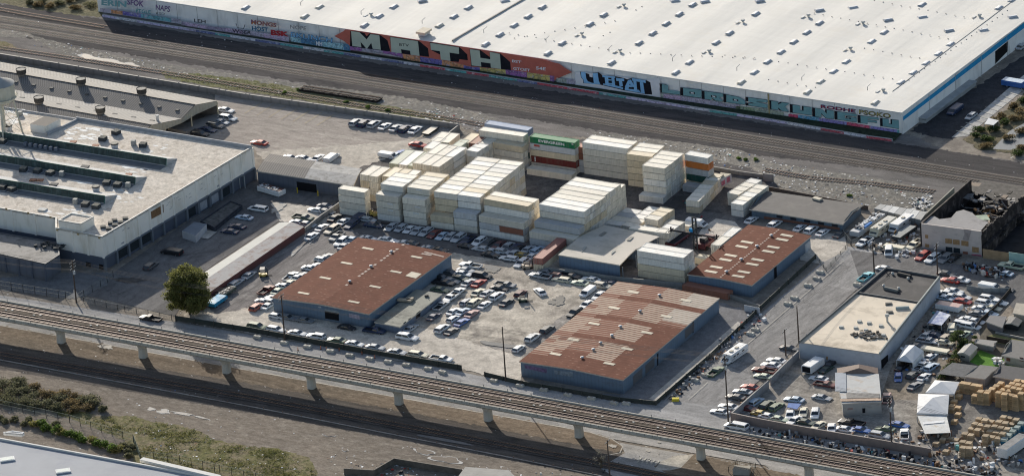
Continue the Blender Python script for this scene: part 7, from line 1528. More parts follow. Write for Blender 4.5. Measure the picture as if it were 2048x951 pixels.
# ------------------------------------------------------------------ litter and junk
LM = [mat('litter_'+n, c) for n, c in (('white',(.72,.72,.72)),('paper',(.55,.52,.47)),('grey',(.25,.25,.26)),('black',(.03,.03,.035)),('blue',(.08,.18,.42)),('brown',(.22,.13,.08)),('red',(.36,.06,.05)),('teal',(.12,.35,.36)))]
def litter(name, pts, s, wts, h=.18, cl=0):
    mb = MB()
    for x, y in pts:
        if R.random() > (.62 if name == 'junk' else .72): continue
        if cl and R.random() < .5: x += R.gauss(0, cl); y += R.gauss(0, cl*.35)
        q = P(x, y); k = s*R.uniform(.4,1.5); hh = h*R.uniform(.3,1.6); a = R.uniform(0, 3.1); mi = R.choices(range(8), wts)[0]
        if R.random() < .5: mb.box(q+Vector((0,0,hh/2)), (k*R.uniform(.6,1.6), k*R.uniform(.5,1), hh), a, mi)
        else: leaf = [q+Vector((k*math.cos(a+j)*R.uniform(.5,1), k*math.sin(a+j)*R.uniform(.4,1), .02+hh*R.random())) for j in (0,1.3,2.7,4,5.2)]; mb.poly(leaf, mi)
    o = mb.build(name, LM, None); o['kind'] = 'stuff'; return o
Wl, Wd, Wj = (7,5,3,1,.3,.7,.2,.2), (1.3,1.5,5,10,.4,3,.3,.2), (3,4,7,9,.8,5,.9,.4)
litter('litter', scatter([(860,215),(960,235),(1000,262),(900,262),(830,232)], 330), .3, Wl, .12, 6)
litter('litter', scatter([(1180,268),(1300,280),(1500,306),(1600,330),(1860,372),(1880,430),(1720,412),(1540,370),(1400,325),(1200,292)], 700), .3, Wl, .12, 8)
litter('litter', scatter([(1830,395),(1862,392),(1850,422),(1822,416)], 160), .45, Wl, .3, 4)
litter('litter', scatter([(130,85),(460,168),(780,215),(700,210),(400,165),(60,90)], 260), .25, Wl, .1, 6)
litter('litter', scatter([(240,790),(640,860),(1000,925),(1000,945),(620,905),(250,830)], 150), .28, Wl, .1)
litter('litter', scatter([(150,835),(430,875),(640,915),(640,950),(320,925),(270,870)], 200), .3, Wl, .14, 10)
litter('litter', scatter([(640,905),(760,925),(1000,945),(1200,960),(700,960)], 260), .34, Wl, .14, 10)
litter('litter', scatter([(60,690),(500,760),(1000,845),(1180,875),(1000,870),(500,785),(0,700)], 260), .2, Wl, .08)
litter('litter', scatter([(0,745),(500,828),(500,800),(0,720)], 120), .22, Wl, .08)
litter('litter', scatter([(560,470),(640,480),(560,600),(440,640),(900,720),(1020,720),(1200,580),(1000,520),(700,480)], 420), .16, (6,6,5,3,.3,1,.2,.1), .06)
litter('litter', scatter([(1200,30),(200,8),(1000,140),(1700,240),(1840,275),(1000,165),(200,45)], 200), .22, Wl, .08)
litter('litter', scatter([(0,20),(2048,345),(2048,365),(0,42)], 350), .15, (5,6,6,1,.2,1,.1,.1), .06)
litter('litter', scatter([(330,600),(1000,730),(1040,800),(560,720),(320,650)], 150), .17, Wl, .06)
litter('litter', scatter([(1010,830),(1300,810),(1560,720),(1660,560),(1590,640),(1430,820),(1300,880)], 160), .15, Wl, .06)
litter('junk', scatter([(1508,622),(1536,636),(1450,706),(1420,735),(1350,800),(1335,800),(1425,706)], 230), .5, Wj, .5, 4)
litter('junk', [(lerp(1500,2000,t)+R.uniform(-6,6), lerp(858,952,t)+R.gauss(2,4.5)) for t in [R.random() for _ in range(520)]], .5, Wd, .7)
litter('junk', scatter([(1530,845),(1470,830),(1500,800),(1640,860),(1780,885),(1850,905),(1850,880),(1700,850)], 150), .45, Wj, .4, 4)
litter('junk', scatter([(1860,780),(1875,820),(1870,870),(1850,890),(1845,840)], 110), .45, Wj, .5)
litter('junk', scatter([(1880,590),(1990,600),(1950,680),(1850,770),(1780,730),(1840,660)], 420), .5, Wj, .5, 6)
litter('junk', scatter([(1760,470),(1830,440),(1850,500),(1800,520),(1720,495)], 260), .6, (6,6,5,4,.5,3,.3,.2), .5, 4)
litter('junk', scatter([(1935,528),(2020,545),(2010,560),(1925,540)], 260), .6, Wd, .7, 5)
litter('junk', scatter([(1835,860),(1990,880),(2048,930),(1990,945),(1860,915)], 260), .6, (6,8,5,3,1,6,.4,1), .9, 5)
litter('junk', scatter([(1985,722),(1998,712),(2010,735),(1998,742)], 70), .6, Wl, .6)
litter('junk', scatter([(700,925),(830,925),(830,950),(700,950)], 30), .5, Wj, .4)
litter('junk', scatter([(1330,905),(1290,950),(1000,950),(1100,930)], 130), .3, Wd, .2)
litter('junk', scatter([(1440,490),(1400,420),(1360,400),(1400,440)], 50), .4, Wd, .3)
# ------------------------------------------------------------------ burnt building
m_char = mat('charred_wall', (.035,.03,.03), .5, .8, stain=((.17,.14,.13), .5, .5)); m_pnk = siding('faded_pink_plaster', (.52,.46,.43), 6, dark=.95, dirt=(.22,.19,.18)); m_ply = mat('plywood_boards', (.33,.21,.11), .25, 1.5)
c = [P(*zX(x, y), 6.1) for x, y in ((110,538),(795,628),(1275,205),(672,45))]; bo = thing('burnt_building', 'burnt-out two-storey building with pale facade, boarded windows and collapsed roof', 'building', (c[0].x, c[0].y, 0))
def thinwall(a, b, z0, z1_, th, m, name, jag=0.):
    a, b = Vector((a.x,a.y,0)), Vector((b.x,b.y,0)); d = (b-a); L_ = d.length; d.normalize(); n_ = Vector((-d.y,d.x,0))*th; mb = MB(); k = max(1, int(L_/1.2)) if jag else 1; hp = z1_
    for i in range(k):
        p, q = a+d*(L_*i/k), a+d*(L_*(i+1)/k); h2 = z1_-R.uniform(0, jag) if jag else z1_; walls(mb, [(v.x,v.y) for v in (p,q,q+n_,p+n_)], z0, h2); mb.poly([Vector((v.x,v.y,h2)) for v in (p,q,q+n_,p+n_)])
    return mb.build(name, m, bo)
thinwall(c[0], c[1], 0, 6.1, .35, m_pnk, 'facade'); thinwall(c[3], c[0], 0, 6.1, .35, m_char, 'side_wall'); thinwall(c[1], c[2], 0, 6.0, .35, m_char, 'charred_wall', .9); thinwall(c[2], c[3], 0, 3.5, .35, m_char, 'rear_wall', 2.2)
Wf = Wall(c[0], c[1])
for q, n_, m in (([(395,705),(470,712),(470,768),(395,758)],'boarded_window',m_ply),([(480,715),(556,724),(556,780),(480,770)],'boarded_window',m_ply),([(575,728),(655,738),(655,795),(575,785)],'boarded_window',m_ply),([(695,798),(770,808),(770,868),(695,858)],'boarded_window',m_ply),([(170,662),(205,668),(205,708),(170,702)],'boarded_window',m_ply),([(170,765),(215,772),(215,808),(170,802)],'boarded_window',m_ply),([(400,798),(475,806),(475,868),(400,858)],'barred_window',m_win),([(488,808),(560,818),(560,880),(488,870)],'barred_window',m_win),([(592,850),(648,857),(648,912),(592,902)],'door',mat('door_rust', (.22,.09,.06), .2, 2))):
    mb = MB(); Wf.poly(mb, zX, q, .06); mb.build(n_, m, bo)
mb = MB(); Wf.poly(mb, zX, [(600,600),(690,612),(665,700),(655,730),(585,720),(610,660)], .03); mb.build('soot_stain', mat('soot_stain', (.34,.30,.29), .3, .5), bo)
mb = MB(); Wf.poly(mb, zX, [(120,800),(395,845),(395,870),(125,825)], .03); mb.build('grey_band', mat('facade_grey_band', (.30,.31,.35), .15, 1), bo)
mb = MB(); Wf.poly(mb, zX, [(690,880),(800,893),(800,915),(690,900)], .05); mb.build('pink_tag', mat('pink_tag', (.40,.06,.14), .3, 3), bo)
def roofpts(pts, z): return [P(*zX(*p), z) for p in pts]
flat(roofpts([(120,535),(790,622),(880,520),(760,480),(700,420),(600,385),(520,405),(460,475),(330,490),(270,455),(200,465)], 5.75), 'roof_remnant', mat('grey_roof_remnant', (.27,.26,.26), .1, .3, stain=((.10,.09,.09), .4, .25)), bo)
gf = sheet('charred_floor', [(1843,492),(1943,374),(1962,362),(2060,378),(2300,420),(2300,530),(1966,512)], mat('charred_floor', (.05,.046,.044), .8, .9), LZ[0]+.01)
flat(roofpts([(560,440),(700,450),(860,440),(900,500),(760,500),(640,500)], 5.3), 'sagging_ceiling', mat('pale_green_plaster', (.30,.36,.28), .3, .8), bo)
mb = MB()
for i in range(150):
    u, v = R.random(), R.uniform(.3, 1); p = c[0].lerp(c[1], u).lerp(c[3].lerp(c[2], u), v); p.z = R.uniform(.5, 3.6); e = p+Vector((R.uniform(-3,3), R.uniform(-3,3), R.uniform(-1,1))); mb.tube(p, e, R.uniform(.08,.2), 4, R.choice((0,0,0,0,0,1,2)))
for i in range(110):
    u, v = R.uniform(.2,1.1), R.uniform(.3, 1.25); p = c[0].lerp(c[1], u).lerp(c[3].lerp(c[2], u), v); p.z = R.uniform(1., 3.3); mb.box(p, (R.uniform(.5,2.4),R.uniform(.4,1.3),R.uniform(.06,.5)), R.uniform(0,3), R.choice((0,0,0,1,2,3,4)))
mb.build('collapsed_timber', [mat('charcoal', (.02,.018,.018)), mat('burnt_tan', (.22,.17,.13), .3, 1), mat('ash_grey', (.20,.19,.185), .3, 1), mat('burnt_orange_board', (.33,.17,.07), .3, 1), mat('ash_pale', (.33,.31,.29), .3, 1)], bo)
flat(roofpts([(535,240),(690,280),(720,195),(560,225)], 3.4), 'fallen_sheet', MATS['ash_grey'], bo); flat(roofpts([(650,110),(770,128),(805,88),(690,80)], 4.6), 'platform_top', MATS['burnt_tan'], bo)
c2 = [P(*zX(x, y), 2.6) for x, y in ((812,795),(1290,298),(1310,340),(860,800))]
mb = MB(); walls(mb, [(v.x,v.y) for v in c2], 0, 2.6); mb.poly(c2); mb.build('lean_to', m_char, bo)
sheet('burnt_lot', [zX(860,905),zX(1300,400),zX(1500,420),zX(1500,1000),zX(1100,960)], mat('burnt_lot_ground', (.022,.022,.025), .5, .6), LZ[0]+.03)
wallrun('side_wall', 'pale green-grey boundary wall running up beside the burnt building', 'wall', [zX(150,535),zX(490,215)], 1.8, -.25, siding('pale_green_wall', (.28,.29,.23), 3))
# ------------------------------------------------------------------ flat-roofed building by the side street
m_bl = siding('pale_blue_grey_plaster', (.42,.45,.50), 5, dark=.96, dirt=(.20,.20,.21)); m_sand = mat('sandy_felt_roof', (.66,.57,.45), .08, .25, stain=((.33,.27,.20), .4, .12)); m_blkf = mat('black_felt_roof', (.035,.035,.04), .12, .4, stain=((.09,.085,.085), .5, .2))
Fb = Bld('flat_roofed_building', 'blue-grey building with sandy roof part and black felt roof part on the side street', 'building', [(1598,684),(1760.5,707.5),(1880,555),(1772,537)], 3.9, m_bl, [m_sand, m_blkf], cells=(1, 20, lambda u, v, i, j: 0 if v < .66 else 1), over=.0, th=.06)
for a, b, nm, m in ((1,2,'parapet',mat('parapet_pale', (.36,.38,.36), .15, .8)),(3,0,'parapet',mat('parapet_dark', (.16,.16,.16), .2, 1)),(2,3,'parapet',MATS['parapet_dark'])): 
    A_, B_ = Fb.c[a], Fb.c[b]; d = B_-A_; n_ = Vector((-d.y,d.x,0)); s_ = 1 if n_.dot(sum(Fb.c, Vector())/4-A_) > 0 else -1; para(A_, B_, .3*s_, 3.7, 4.35+.02*a, m, nm, Fb.o)
A_, B_ = Fb.at(0,.66), Fb.at(1,.66); para(A_, B_, .3, 3.7, 4.25, MATS['parapet_dark'], 'dividing_kerb', Fb.o)
Fb.onwall('R', [z12(697,262),z12(738,228),z12(738,285),z12(700,312)], 'shutter_door', m_black); 
for q in ([z12(370,240),z12(380,241),z12(380,262),z12(370,260)],): Fb.onwall('F', q, 'brown_door', m_ply)
Fb.onwall('F', [z12(690,236),z12(690,236),z12(690,300),z12(690,300)], 'corner', m_bl) if 0 else None
for zf, x, y, L_, m in ((z8,808,808,2.6,'grey'),(z8,895,722,2.4,'dark')):
    p = Fb.at(*Fb.px(*zf(x, y)), .1); o = thing('ridge_ventilator', f'{m} long ridge ventilator on the black felt roof', 'ventilator', p); mb = MB(); hump(mb, p, L_*1.4, 1.0, .5, -.12); mb.build('hood', mat('vent_hood_'+m, (.16,.16,.15) if m == 'grey' else (.06,.055,.05)), o) if False else None
    me = MB(); hump(me, p, L_*1.4, 1.0, .5, -.12); me.build('hood', [mat('vent_hood_'+m, (.16,.16,.15) if m == 'grey' else (.06,.055,.05))]*2, o)
for x, y in ((745,785),(865,803),(795,712),(932,745)): p = Fb.at(*Fb.px(*z8(x, y)), .08); mb = MB(); mb.cyl(p, .28, .45, 10, r2=.32); mb.cyl(p+Vector((0,0,.45)), .34, .12, 10, r2=.1); tag(mb.build('pipe_vent', m_ven, None), 'small pale cap vent on the black felt roof', 'vent', 'cap vents on the black felt roof')
for x, y in ((565,75),(630,88),(740,120),(655,48),(733,65),(590,38),(470,70)): p = Fb.at(*Fb.px(*z12(x, y)), .08); mb = MB(); mb.box(p+Vector((0,0,.15)), (.9,.8,.3), .3); tag(mb.build('roof_box', mat('roof_box_pale', (.45,.45,.42), .2, 1), None), 'small pale box unit on the sandy roof', 'air unit', 'box units on the sandy roof')
for x, y in ((795,890),(800,940)): p = Fb.at(*Fb.px(*z8(x, y)), .08); mb = MB(); mb.box(p+Vector((0,0,.1)), (1.5,1.1,.2), .5); mb.box(p+Vector((0,0,.22)), (1.1,.7,.06), .5); tag(mb.build('roof_skylight', m_hvd, None), 'dark framed square skylight on the sandy roof', 'skylight', 'square skylights on the sandy roof')
p = Fb.at(*Fb.px(*z8(895,918)), .1); mb = MB(); hump(mb, p, 3.0, .9, .5, .5); tag(mb.build('duct_pipe', [mat('duct_green', (.36,.40,.38))]*2, None), 'fat pale duct lying on the sandy roof near the parapet', 'duct')
p0 = Fb.at(*Fb.px(*z12(640,120)), .08); mb = MB()
for i in range(60): q = p0+Vector((R.gauss(0,2.0), R.gauss(0,1.0), .12)); mb.box(q, (R.uniform(.2,1.),R.uniform(.2,.6),R.uniform(.1,.4)), R.uniform(0,3), R.choice((0,0,0,0,0,1)))
ob = mb.build('roof_rubble', [mat('rubble_black', (.04,.038,.036)), mat('rubble_grey', (.3,.29,.28))], None); ob['kind'] = 'stuff'
p = Fb.at(*Fb.px(*z12(780,40)), .08); o = thing('roof_turbine', 'spinning turbine vent on a tall stem near the sandy roof edge', 'vent', p); mb = MB(); mb.cyl(p, .25, 1.3, 8); mb.build('stem', m_ven, o); mb = MB(); mb.cyl(p+Vector((0,0,1.3)), .5, .6, 12, r2=.4); mb.build('head', m_ven, o)
# ------------------------------------------------------------------ small shop
Sh = Bld('small_shop', 'small pale shop building with white sheet roof and brown hipped rear roof', 'shop', [zV(662,668),zV(1070,650),zV(1040,360),zV(600,362)], 3.0, siding('shop_plaster', (.36,.35,.33), 5, dark=.95), mat('shop_sheet_roof', (.47,.47,.46), .08, .5, stain=((.40,.26,.15), .35, .3)), over=.1)
Sh.onwall('F', [zV(870,715),zV(902,713),zV(902,762),zV(872,765)], 'door', m_black); mb = MB(); W_ = Sh.wp('F'); W_.text(mb, zV, ((712,712),(772,710),(772,732),(714,734)), 'JOE', .05, bold=.01); mb.build('painted_name', mat('sign_red', (.28,.10,.09), .2, 2), Sh.o)
Sh.panel([zV(585,548),zV(700,552),zV(690,350),zV(585,352)], 'side_sheet', mat('grey_side_sheet', (.33,.36,.40), .1, .8), .3); Sh.panel([zV(705,620),zV(1050,612),zV(1045,565),zV(700,562)], 'corrugated_strip', mat('grey_corrugated', (.22,.21,.20), .2, 2), .25)
Sh.panel([zV(640,655),zV(1070,645),zV(1068,620),zV(640,630)], 'rusty_front_sheet', mat('rusty_front_sheet', (.46,.33,.24), .35, 1.2), .32)
hp = [P(*zV(x, y), 3.05) for x, y in ((605,358),(1040,355),(1035,288),(602,292))]; rg = P(*zV(838,250), 4.1); r2 = P(*zV(835,290), 4.1); mb = MB(); mb.poly([hp[0], hp[1], r2]); mb.poly([hp[1], hp[2], rg, r2]); mb.poly([hp[2], hp[3], rg]); mb.poly([hp[3], hp[0], r2, rg]); mb.build('hipped_roof', mat('brown_shingles', (.20,.145,.12), .12, 1), Sh.o)
mb = MB(); walls(mb, [(v.x, v.y) for v in hp], 0, 3.05); mb.build('rear_wall', MATS['shop_plaster'], Sh.o)
# ------------------------------------------------------------------ trucks, campers, trailers
def attach(mb, name, m, par): c = mb.build(name, m, None, loc=(0,0,0)); c.parent = par
def boxveh(name, label, cat, px, dr, L_, w, z0, z1_, m, roof=None, cab=None, win=None, wx=None, bevel=.12, group=None, openrear=False, ac=0, stripe=None):
    q = P(*px, (z0+z1_)/2); q.z = 0; d = DIRS[dr] if isinstance(dr, str) else dr; a, b = P(px[0]-d[0]*8, px[1]-d[1]*8), P(px[0]+d[0]*8, px[1]+d[1]*8); ang = math.atan2((b-a).y, (b-a).x)
    o = thing(name, label, cat, (0,0,0), group); hw = w/2; h = L_/2; mb = MB()
    pr = lambda x: [Vector((x, y, z)) for y, z in ((-hw,z0),(-hw,z1_-bevel),(-hw+bevel,z1_),(hw-bevel,z1_),(hw,z1_-bevel),(hw,z0))]
    x1 = h-(cab or 0); loft(mb, [pr(-h), pr(x1)]); mb.build('body', m, o)
    if cab:
        zc = z0+(z1_-z0)*.62; mb = MB(); loft(mb, [rsec(x1+.02, hw*.93, z0, zc*.8, zc, hw*.8), rsec(x1+cab*.35, hw*.92, z0, zc*.7, zc*.95, hw*.75), rsec(h-.2, hw*.88, z0, zc*.5, zc*.58, hw*.8), rsec(h, hw*.8, z0+.05, zc*.4, zc*.5, hw*.7)]); mb.build('cab', m, o)
        mb = MB(); xa, xb = x1+cab*.36, h-.25; mb.poly([(xb,-hw*.72,zc*.62),(xb,hw*.72,zc*.62),(xa,hw*.66,zc*.96),(xa,-hw*.66,zc*.96)]); mb.build('windscreen', m_glass, o)
        for s in (-1, 1): mb = MB(); mb.box((h-.02, s*hw*.6, zc*.42), (.1,.25,.12)); mb.build('headlight', m_head, o)
    if win:
        for x in win:
            for s in (-1, 1): mb = MB(); mb.box((x, s*(hw+.005), z0+(z1_-z0)*.62), (.9,.03,(z1_-z0)*.2)); mb.build('window', m_glass, o)
    if stripe:
        for s in (-1, 1): mb = MB(); mb.box(((x1-h)/2, s*(hw+.004), z0+(z1_-z0)*.35), (x1+h-.2,.015,.1)); mb.build('stripe', stripe, o)
    if openrear: mb = MB(); mb.box((-h-.005, 0, (z0+z1_)/2), (.03,w*.84,(z1_-z0)*.84)); mb.build('rear_opening', m_black, o)
    if roof: mb = MB(); mb.prism([(-h+.1,-hw+.15),(x1-.1,-hw+.15),(x1-.1,hw-.15),(-h+.1,hw-.15)], z1_-.01, z1_+.04); mb.build('roof', roof, o)
    for k in range(ac): mb = MB(); mb.box((-h*.3+k*2.2, 0, z1_+.13), (.8,.7,.22)); mb.build('roof_unit', m_gr if False else MATS['unit_tan'], o)
    wheels(o, wx or (-h*.55, h*.6), hw, .42); o.location = q; o.rotation_euler = (0,0,ang); o['_w'] = tuple(q); return o
vw, vc = PCM['white'], PCM['cream']
boxveh('motorhome', 'white motorhome parked on the side street opposite the walled scrap yard', 'motorhome', (1468,706), 'y', 8.2, 2.4, .3, 1.95, vw, vw, 1.3, (-2,0.3,1.6), ac=2, stripe=PCM['grey'])
boxveh('motorhome', 'cream motorhome with cluttered roof between two other campers', 'motorhome', zQ(505,312), 'y', 9.0, 2.5, .35, 2.0, vc, mat('camper_roof_pale', (.6,.58,.52), .15, 1.5), .9, (-2.5,0,2), ac=3, stripe=PCM['tan'])
boxveh('motorhome', 'white motorhome with one dark roof vent nearest the burnt building', 'motorhome', zQ(722,270), 'y', 8.0, 2.5, .35, 1.95, vw, vw, 1.0, (-2,0.5), ac=1, stripe=PCM['beige'])
boxveh('cab_truck', 'bright blue truck at the edge of the paved strip beside the warehouse', 'truck', z4(1500,492), 'X', 7.0, 2.5, .35, 1.6, PCM['blue'], PCM['pale blue'], 1.4)
lt = boxveh('long_trailer', 'long grey trailer loaded with frames, blue tarpaulin and panels', 'trailer', zQ(330,290), 'y', 12.0, 2.5, .5, 1.7, PCM['silver'], None, None, None, (-4.5,-3.4,4.4))
mb = MB()
for i in range(46): mb.box((R.uniform(-5.6,4.2), R.uniform(-.9,.9), 1.75+R.uniform(0,.35)), (R.uniform(.2,1.5),R.uniform(.1,.8),R.uniform(.1,.4)), R.uniform(-.3,.3), R.choice((0,0,0,1,2,3)))
mb.box((1.5,1.0,1.8), (3.2,.5,.4), 0, 4); attach(mb, 'load', [LM[0],LM[1],LM[2],LM[3],mat('tarp_blue', (.05,.20,.55), .2, 2)], lt)
st_ = boxveh('stripped_trailer', 'dark stripped trailer frame with grey sheet top and a leaning plywood board', 'trailer', zQ(765,385), 'y', 7.5, 2.4, .5, 1.2, m_hvd, mat('sheet_grey_top', (.30,.31,.30), .2, 1))
mb = MB(); mb.box((1.5,-1.5,.9), (1.6,.1,1.5), .2); attach(mb, 'board', m_ply, st_)
boxveh('box_truck', 'white box truck with open dark rear beside the blue-grey building', 'truck', zV(350,258), 'Y', 5.6, 2.5, .5, 2.1, vw, vw, None, openrear=True)
boxveh('cargo_trailer', 'white trailer with faded pink roof beside the pale parapet wall', 'trailer', zR(205,485), 'x', 5.8, 2.4, .4, 1.5, vw, PCM['faded pink'])
boxveh('flatbed_trailer', 'long cream flatbed trailer with a crane arm in the lower back lot', 'trailer', zT(480,520), 'x', 6.5, 2.0, .4, .85, vc)
boxveh('semi_trailer', 'white semi-trailer with dark cluttered roof beside the blue bins', 'trailer', zP0(1300,690) if 'zP0' in globals() else Z(1780,760,5.283)(1300,690), 'Y', 8.6, 2.5, .5, 2.5, vw, mat('trailer_roof_grey', (.22,.22,.22), .3, 1))
boxveh('boat_hull', 'overturned cream boat hull lying before the stripped trailer', 'boat', zQ(680,560), 'X', 6.5, 1.9, .15, .75, vc, PCM['cream'], 1.4)
boxveh('flatbed_trailer', 'dark low flatbed trailer at the end of the upper car row', 'trailer', z2(1072,775), 'Y', 5.0, 2.1, .35, .55, m_trim, PCM['beige'])
boxveh('low_trailer', 'dark red low trailer shadowed behind the container handler', 'trailer', zC(650,262), 'Y', 7.5, 2.5, .35, .95, PCM['maroon'], m_trim)
boxveh('tank_truck', 'white tank vehicle parked behind the container handler', 'truck', zC(860,75), 'X', 5.0, 2.4, .35, 1.7, vw, None, 1.3, bevel=.5)
dm = boxveh('dump_trailer', 'white open-topped dump trailer in front of the drive-through shed', 'trailer', zE(800,275), (.97,.28), 7.0, 2.5, .3, 1.45, vw)
mb = MB(); mb.prism([(-3.3,-1.05),(3.3,-1.05),(3.3,1.05),(-3.3,1.05)], 1.46, 1.5)
for i in range(14): mb.box((R.uniform(-2.8,2.8), R.uniform(-.7,.7), 1.5), (.9,.6,.2), R.random()*3, R.choice((1,2)))
attach(mb, 'load', [mat('load_dark_red', (.10,.05,.045), .4, 1), LM[0], LM[2]], dm)
gs = boxveh('green_skip_truck', 'dark green open-topped truck body with rubbish inside by the red shed', 'truck', zN4(305,492), 'Y', 5.6, 2.3, .3, 1.0, PCM['dark green'])
mb = MB(); mb.prism([(-2.5,-.9),(2.5,-.9),(2.5,.9),(-2.5,.9)], 1.01, 1.05)
for i in range(10): mb.box((R.uniform(-2,2), R.uniform(-.6,.6), 1.08), (.8,.5,.15), R.random()*3, 1)
attach(mb, 'load', [m_trim, LM[1]], gs)
bt = boxveh('tarped_trailer', 'trailer under a blue and white tarpaulin next to the large tree', 'trailer', zN4(195,597), 'Y', 5.4, 2.6, .4, 1.15, mat('tarp_rim_blue', (.03,.25,.42)), mat('tarp_blue_white', (.25,.52,.72), .25, 1.2, stain=((.75,.78,.8), .9, .7)))
for (x, y, dx, lab) in ((820,120,0,'first'),):
    pass
# container handler
b0 = P(*zC(850,392)); hd = thing('container_handler', 'dark container handler with tall mast and wide spreader bar between the container rows', 'container handler', b0)
ux = (P(*zC(1080,440))-P(*zC(540,350))).normalized(); uy = Vector((-ux.y, ux.x, 0))
mb = MB(); 
for s in (-.45,.45): mb.tube(b0+ux*s+Vector((0,0,.3)), b0+ux*s+Vector((0,0,8.2)), .2, 6)
for z in (1,2.5,4,5.5,7,8.1): mb.tube(b0-ux*.6+Vector((0,0,z)), b0+ux*.6+Vector((0,0,z)), .14, 5)
mb.build('mast', m_hvd, hd)
c_ = b0+Vector((0,0,4.3))-uy*.5; mb = MB(); mb.tube(c_-ux*6.0, c_+ux*6.0, .22, 6); mb.tube(c_-ux*2.2-uy*.3, c_+ux*2.2-uy*.3, .3, 6)
for s in (-6,6): mb.tube(c_+ux*s-Vector((0,0,.4)), c_+ux*s+Vector((0,0,.8)), .2, 6); mb.tube(c_+ux*s-uy*1.1, c_+ux*s+uy*1.1, .16, 5)
mb.build('spreader', mat('spreader_black', (.035,.035,.04)), hd)
mb = MB(); c_ = b0+ux*1.0+uy*3.0; mb.box(c_+Vector((0,0,.9)), (2.6,5.2,1.2), math.atan2(ux.y, ux.x)); mb.build('chassis', PCM['maroon'], hd)
mb = MB(); mb.box(c_+Vector((0,0,2.0))-uy*.8, (1.4,1.6,1.1), math.atan2(ux.y, ux.x)); mb.build('driver_cab', m_glass, hd)
mb = MB(); mb.box(c_+Vector((0,0,1.75))+uy*1.4, (2.2,1.8,.6), math.atan2(ux.y, ux.x)); mb.build('engine_cover', PCM['maroon'], hd)
for sx in (-1.3,1.3):
    for sy in (-2,2): mb = MB(); w0_ = c_+ux*sx+uy*sy+Vector((0,0,.5)); mb.tube(w0_-ux*.25, w0_+ux*.25, .5, 12); mb.build('wheel', m_tyre, hd)
mb = MB(); mb.box(b0-ux*.9+Vector((0,0,4.9)), (.9,.5,.8), 0); mb.build('blue_panel', mat('panel_blue', (.03,.28,.60)), hd)
# yellow machine and forklifts
for px, lab, sc, col in ((k1(485,800),'old yellow loading machine between two container stacks',1.2,'yellow'),(zN1(1195,545),'small dark forklift standing in the dirt yard',1.0,'dark green'),(zN4(755,312),'small forklift with yellow counterweight on the muddy lane',.9,'yellow'),(zD(290,405),'rusty stripped chassis frame by the red container',1.1,'tan')):
    q = P(*px); a = R.uniform(.3,.9); o = thing('forklift', lab, 'forklift', q); T_ = Matrix.Translation(q) @ Matrix.Rotation(a, 4, 'Z') @ Matrix.Scale(sc, 4)
    def mk(name, m, parts):
        mb = MB()
        for k_, *ar in parts: getattr(mb, k_)(*ar)
        mb.v = [T_ @ v for v in mb.v]; return mb.build(name, m, o)
    mk('chassis', PCM[col], [('box', (0,0,.5), (2.0,1.1,.55)), ('box', (-.8,0,.85), (.6,1.0,.4))]); mk('mast', m_trim, [('box', (1.15,-.35,1.0), (.12,.12,2.0)), ('box', (1.15,.35,1.0), (.12,.12,2.0)), ('box', (1.7,-.3,.15), (1.1,.12,.06)), ('box', (1.7,.3,.15), (1.1,.12,.06))])
    mk('cage', m_trim, [('box', (-.1,0,1.4), (1.2,1.0,.06)), ('tube', (.45,-.45,.7), (.45,-.45,1.4), .05), ('tube', (.45,.45,.7), (.45,.45,1.4), .05), ('tube', (-.65,-.45,.9), (-.65,-.45,1.4), .05), ('tube', (-.65,.45,.9), (-.65,.45,1.4), .05)])
    for x in (-.7,.75):
        for s in (-.55,.55): mk('wheel', m_tyre, [('tube', (x,s-.1,.24), (x,s+.1,.24), .28, 10)])
# ------------------------------------------------------------------ tents, tarps
m_cv = mat('canvas_white', (.66,.66,.66), .08, .6, stain=((.45,.45,.45), .3, .5)); m_cv2 = mat('canvas_blue_shadow', (.42,.46,.58), .08, .6)
def gtent(label, ev, zr, ridge, h, m, walled=True):
    e = [P(*q, h) for q in ev]; r = [P(*q, zr) for q in ridge]; o = thing('canopy_tent', label, 'tent', (e[0].x, e[0].y, 0)); mb = MB()
    if len(r) == 2: mb.poly([e[0], e[1], r[0]]); mb.poly([e[1], e[2], r[1], r[0]]); mb.poly([e[2], e[3], r[1]]); mb.poly([e[3], e[0], r[0], r[1]])
    else:
        for i in range(4): mb.poly([e[i], e[(i+1) % 4], r[0]])
    mb.build('roof', m, o)
    mb = MB(); walls(mb, [(v.x, v.y) for v in e], h-(.35 if not walled else 1.6), h-.02, 0, (0,) if walled else ()); mb.build('valance', m, o); mb = MB()
    for p in e: mb.cyl((p.x, p.y, 0), .07, h, 6)
    mb.build('pole', m_ven, o); return o
gtent('white gabled canopy tent open at the front in the lower back lot', [zT(68,632),zT(240,660),zT(355,530),zT(165,470)], 3.0, [zT(155,575),zT(262,472)], 2.0, m_cv)
gtent('large white square pyramid tent beside the wooden crate stacks', [zP(285,342),zP(612,355),zP(625,148),zP(300,140)] if 'zP' in globals() else [Z(1780,760,5.283)(*q) for q in ((285,342),(612,355),(625,148),(300,140))], 3.3, [Z(1780,760,5.283)(455,178)], 2.2, m_cv, False)
gtent('upper white pyramid tent behind the square one', [Z(1780,760,5.283)(*q) for q in ((375,128),(680,140),(735,15),(475,-5))], 2.9, [Z(1780,760,5.283)(540,10)], 2.0, m_cv, False)
zP = Z(1780,760,5.283)
c = [P(*zP(*q), 1.9) for q in ((370,560),(640,548),(600,368),(290,368))]; o = thing('tin_shelter', 'white corrugated lean-to roof in front of the square tent', 'shelter', (c[0].x,c[0].y,0)); mb = MB(); mb.hull([v-Vector((0,0,.08)) for v in c], c); mb.build('roof', mat('tin_white', (.60,.60,.58), .15, .8, stain=((.45,.36,.25), .35, .5)), o); mb = MB()
for p in c: mb.cyl((p.x,p.y,0), .08, 1.85, 6)
mb.build('post', m_ven, o)
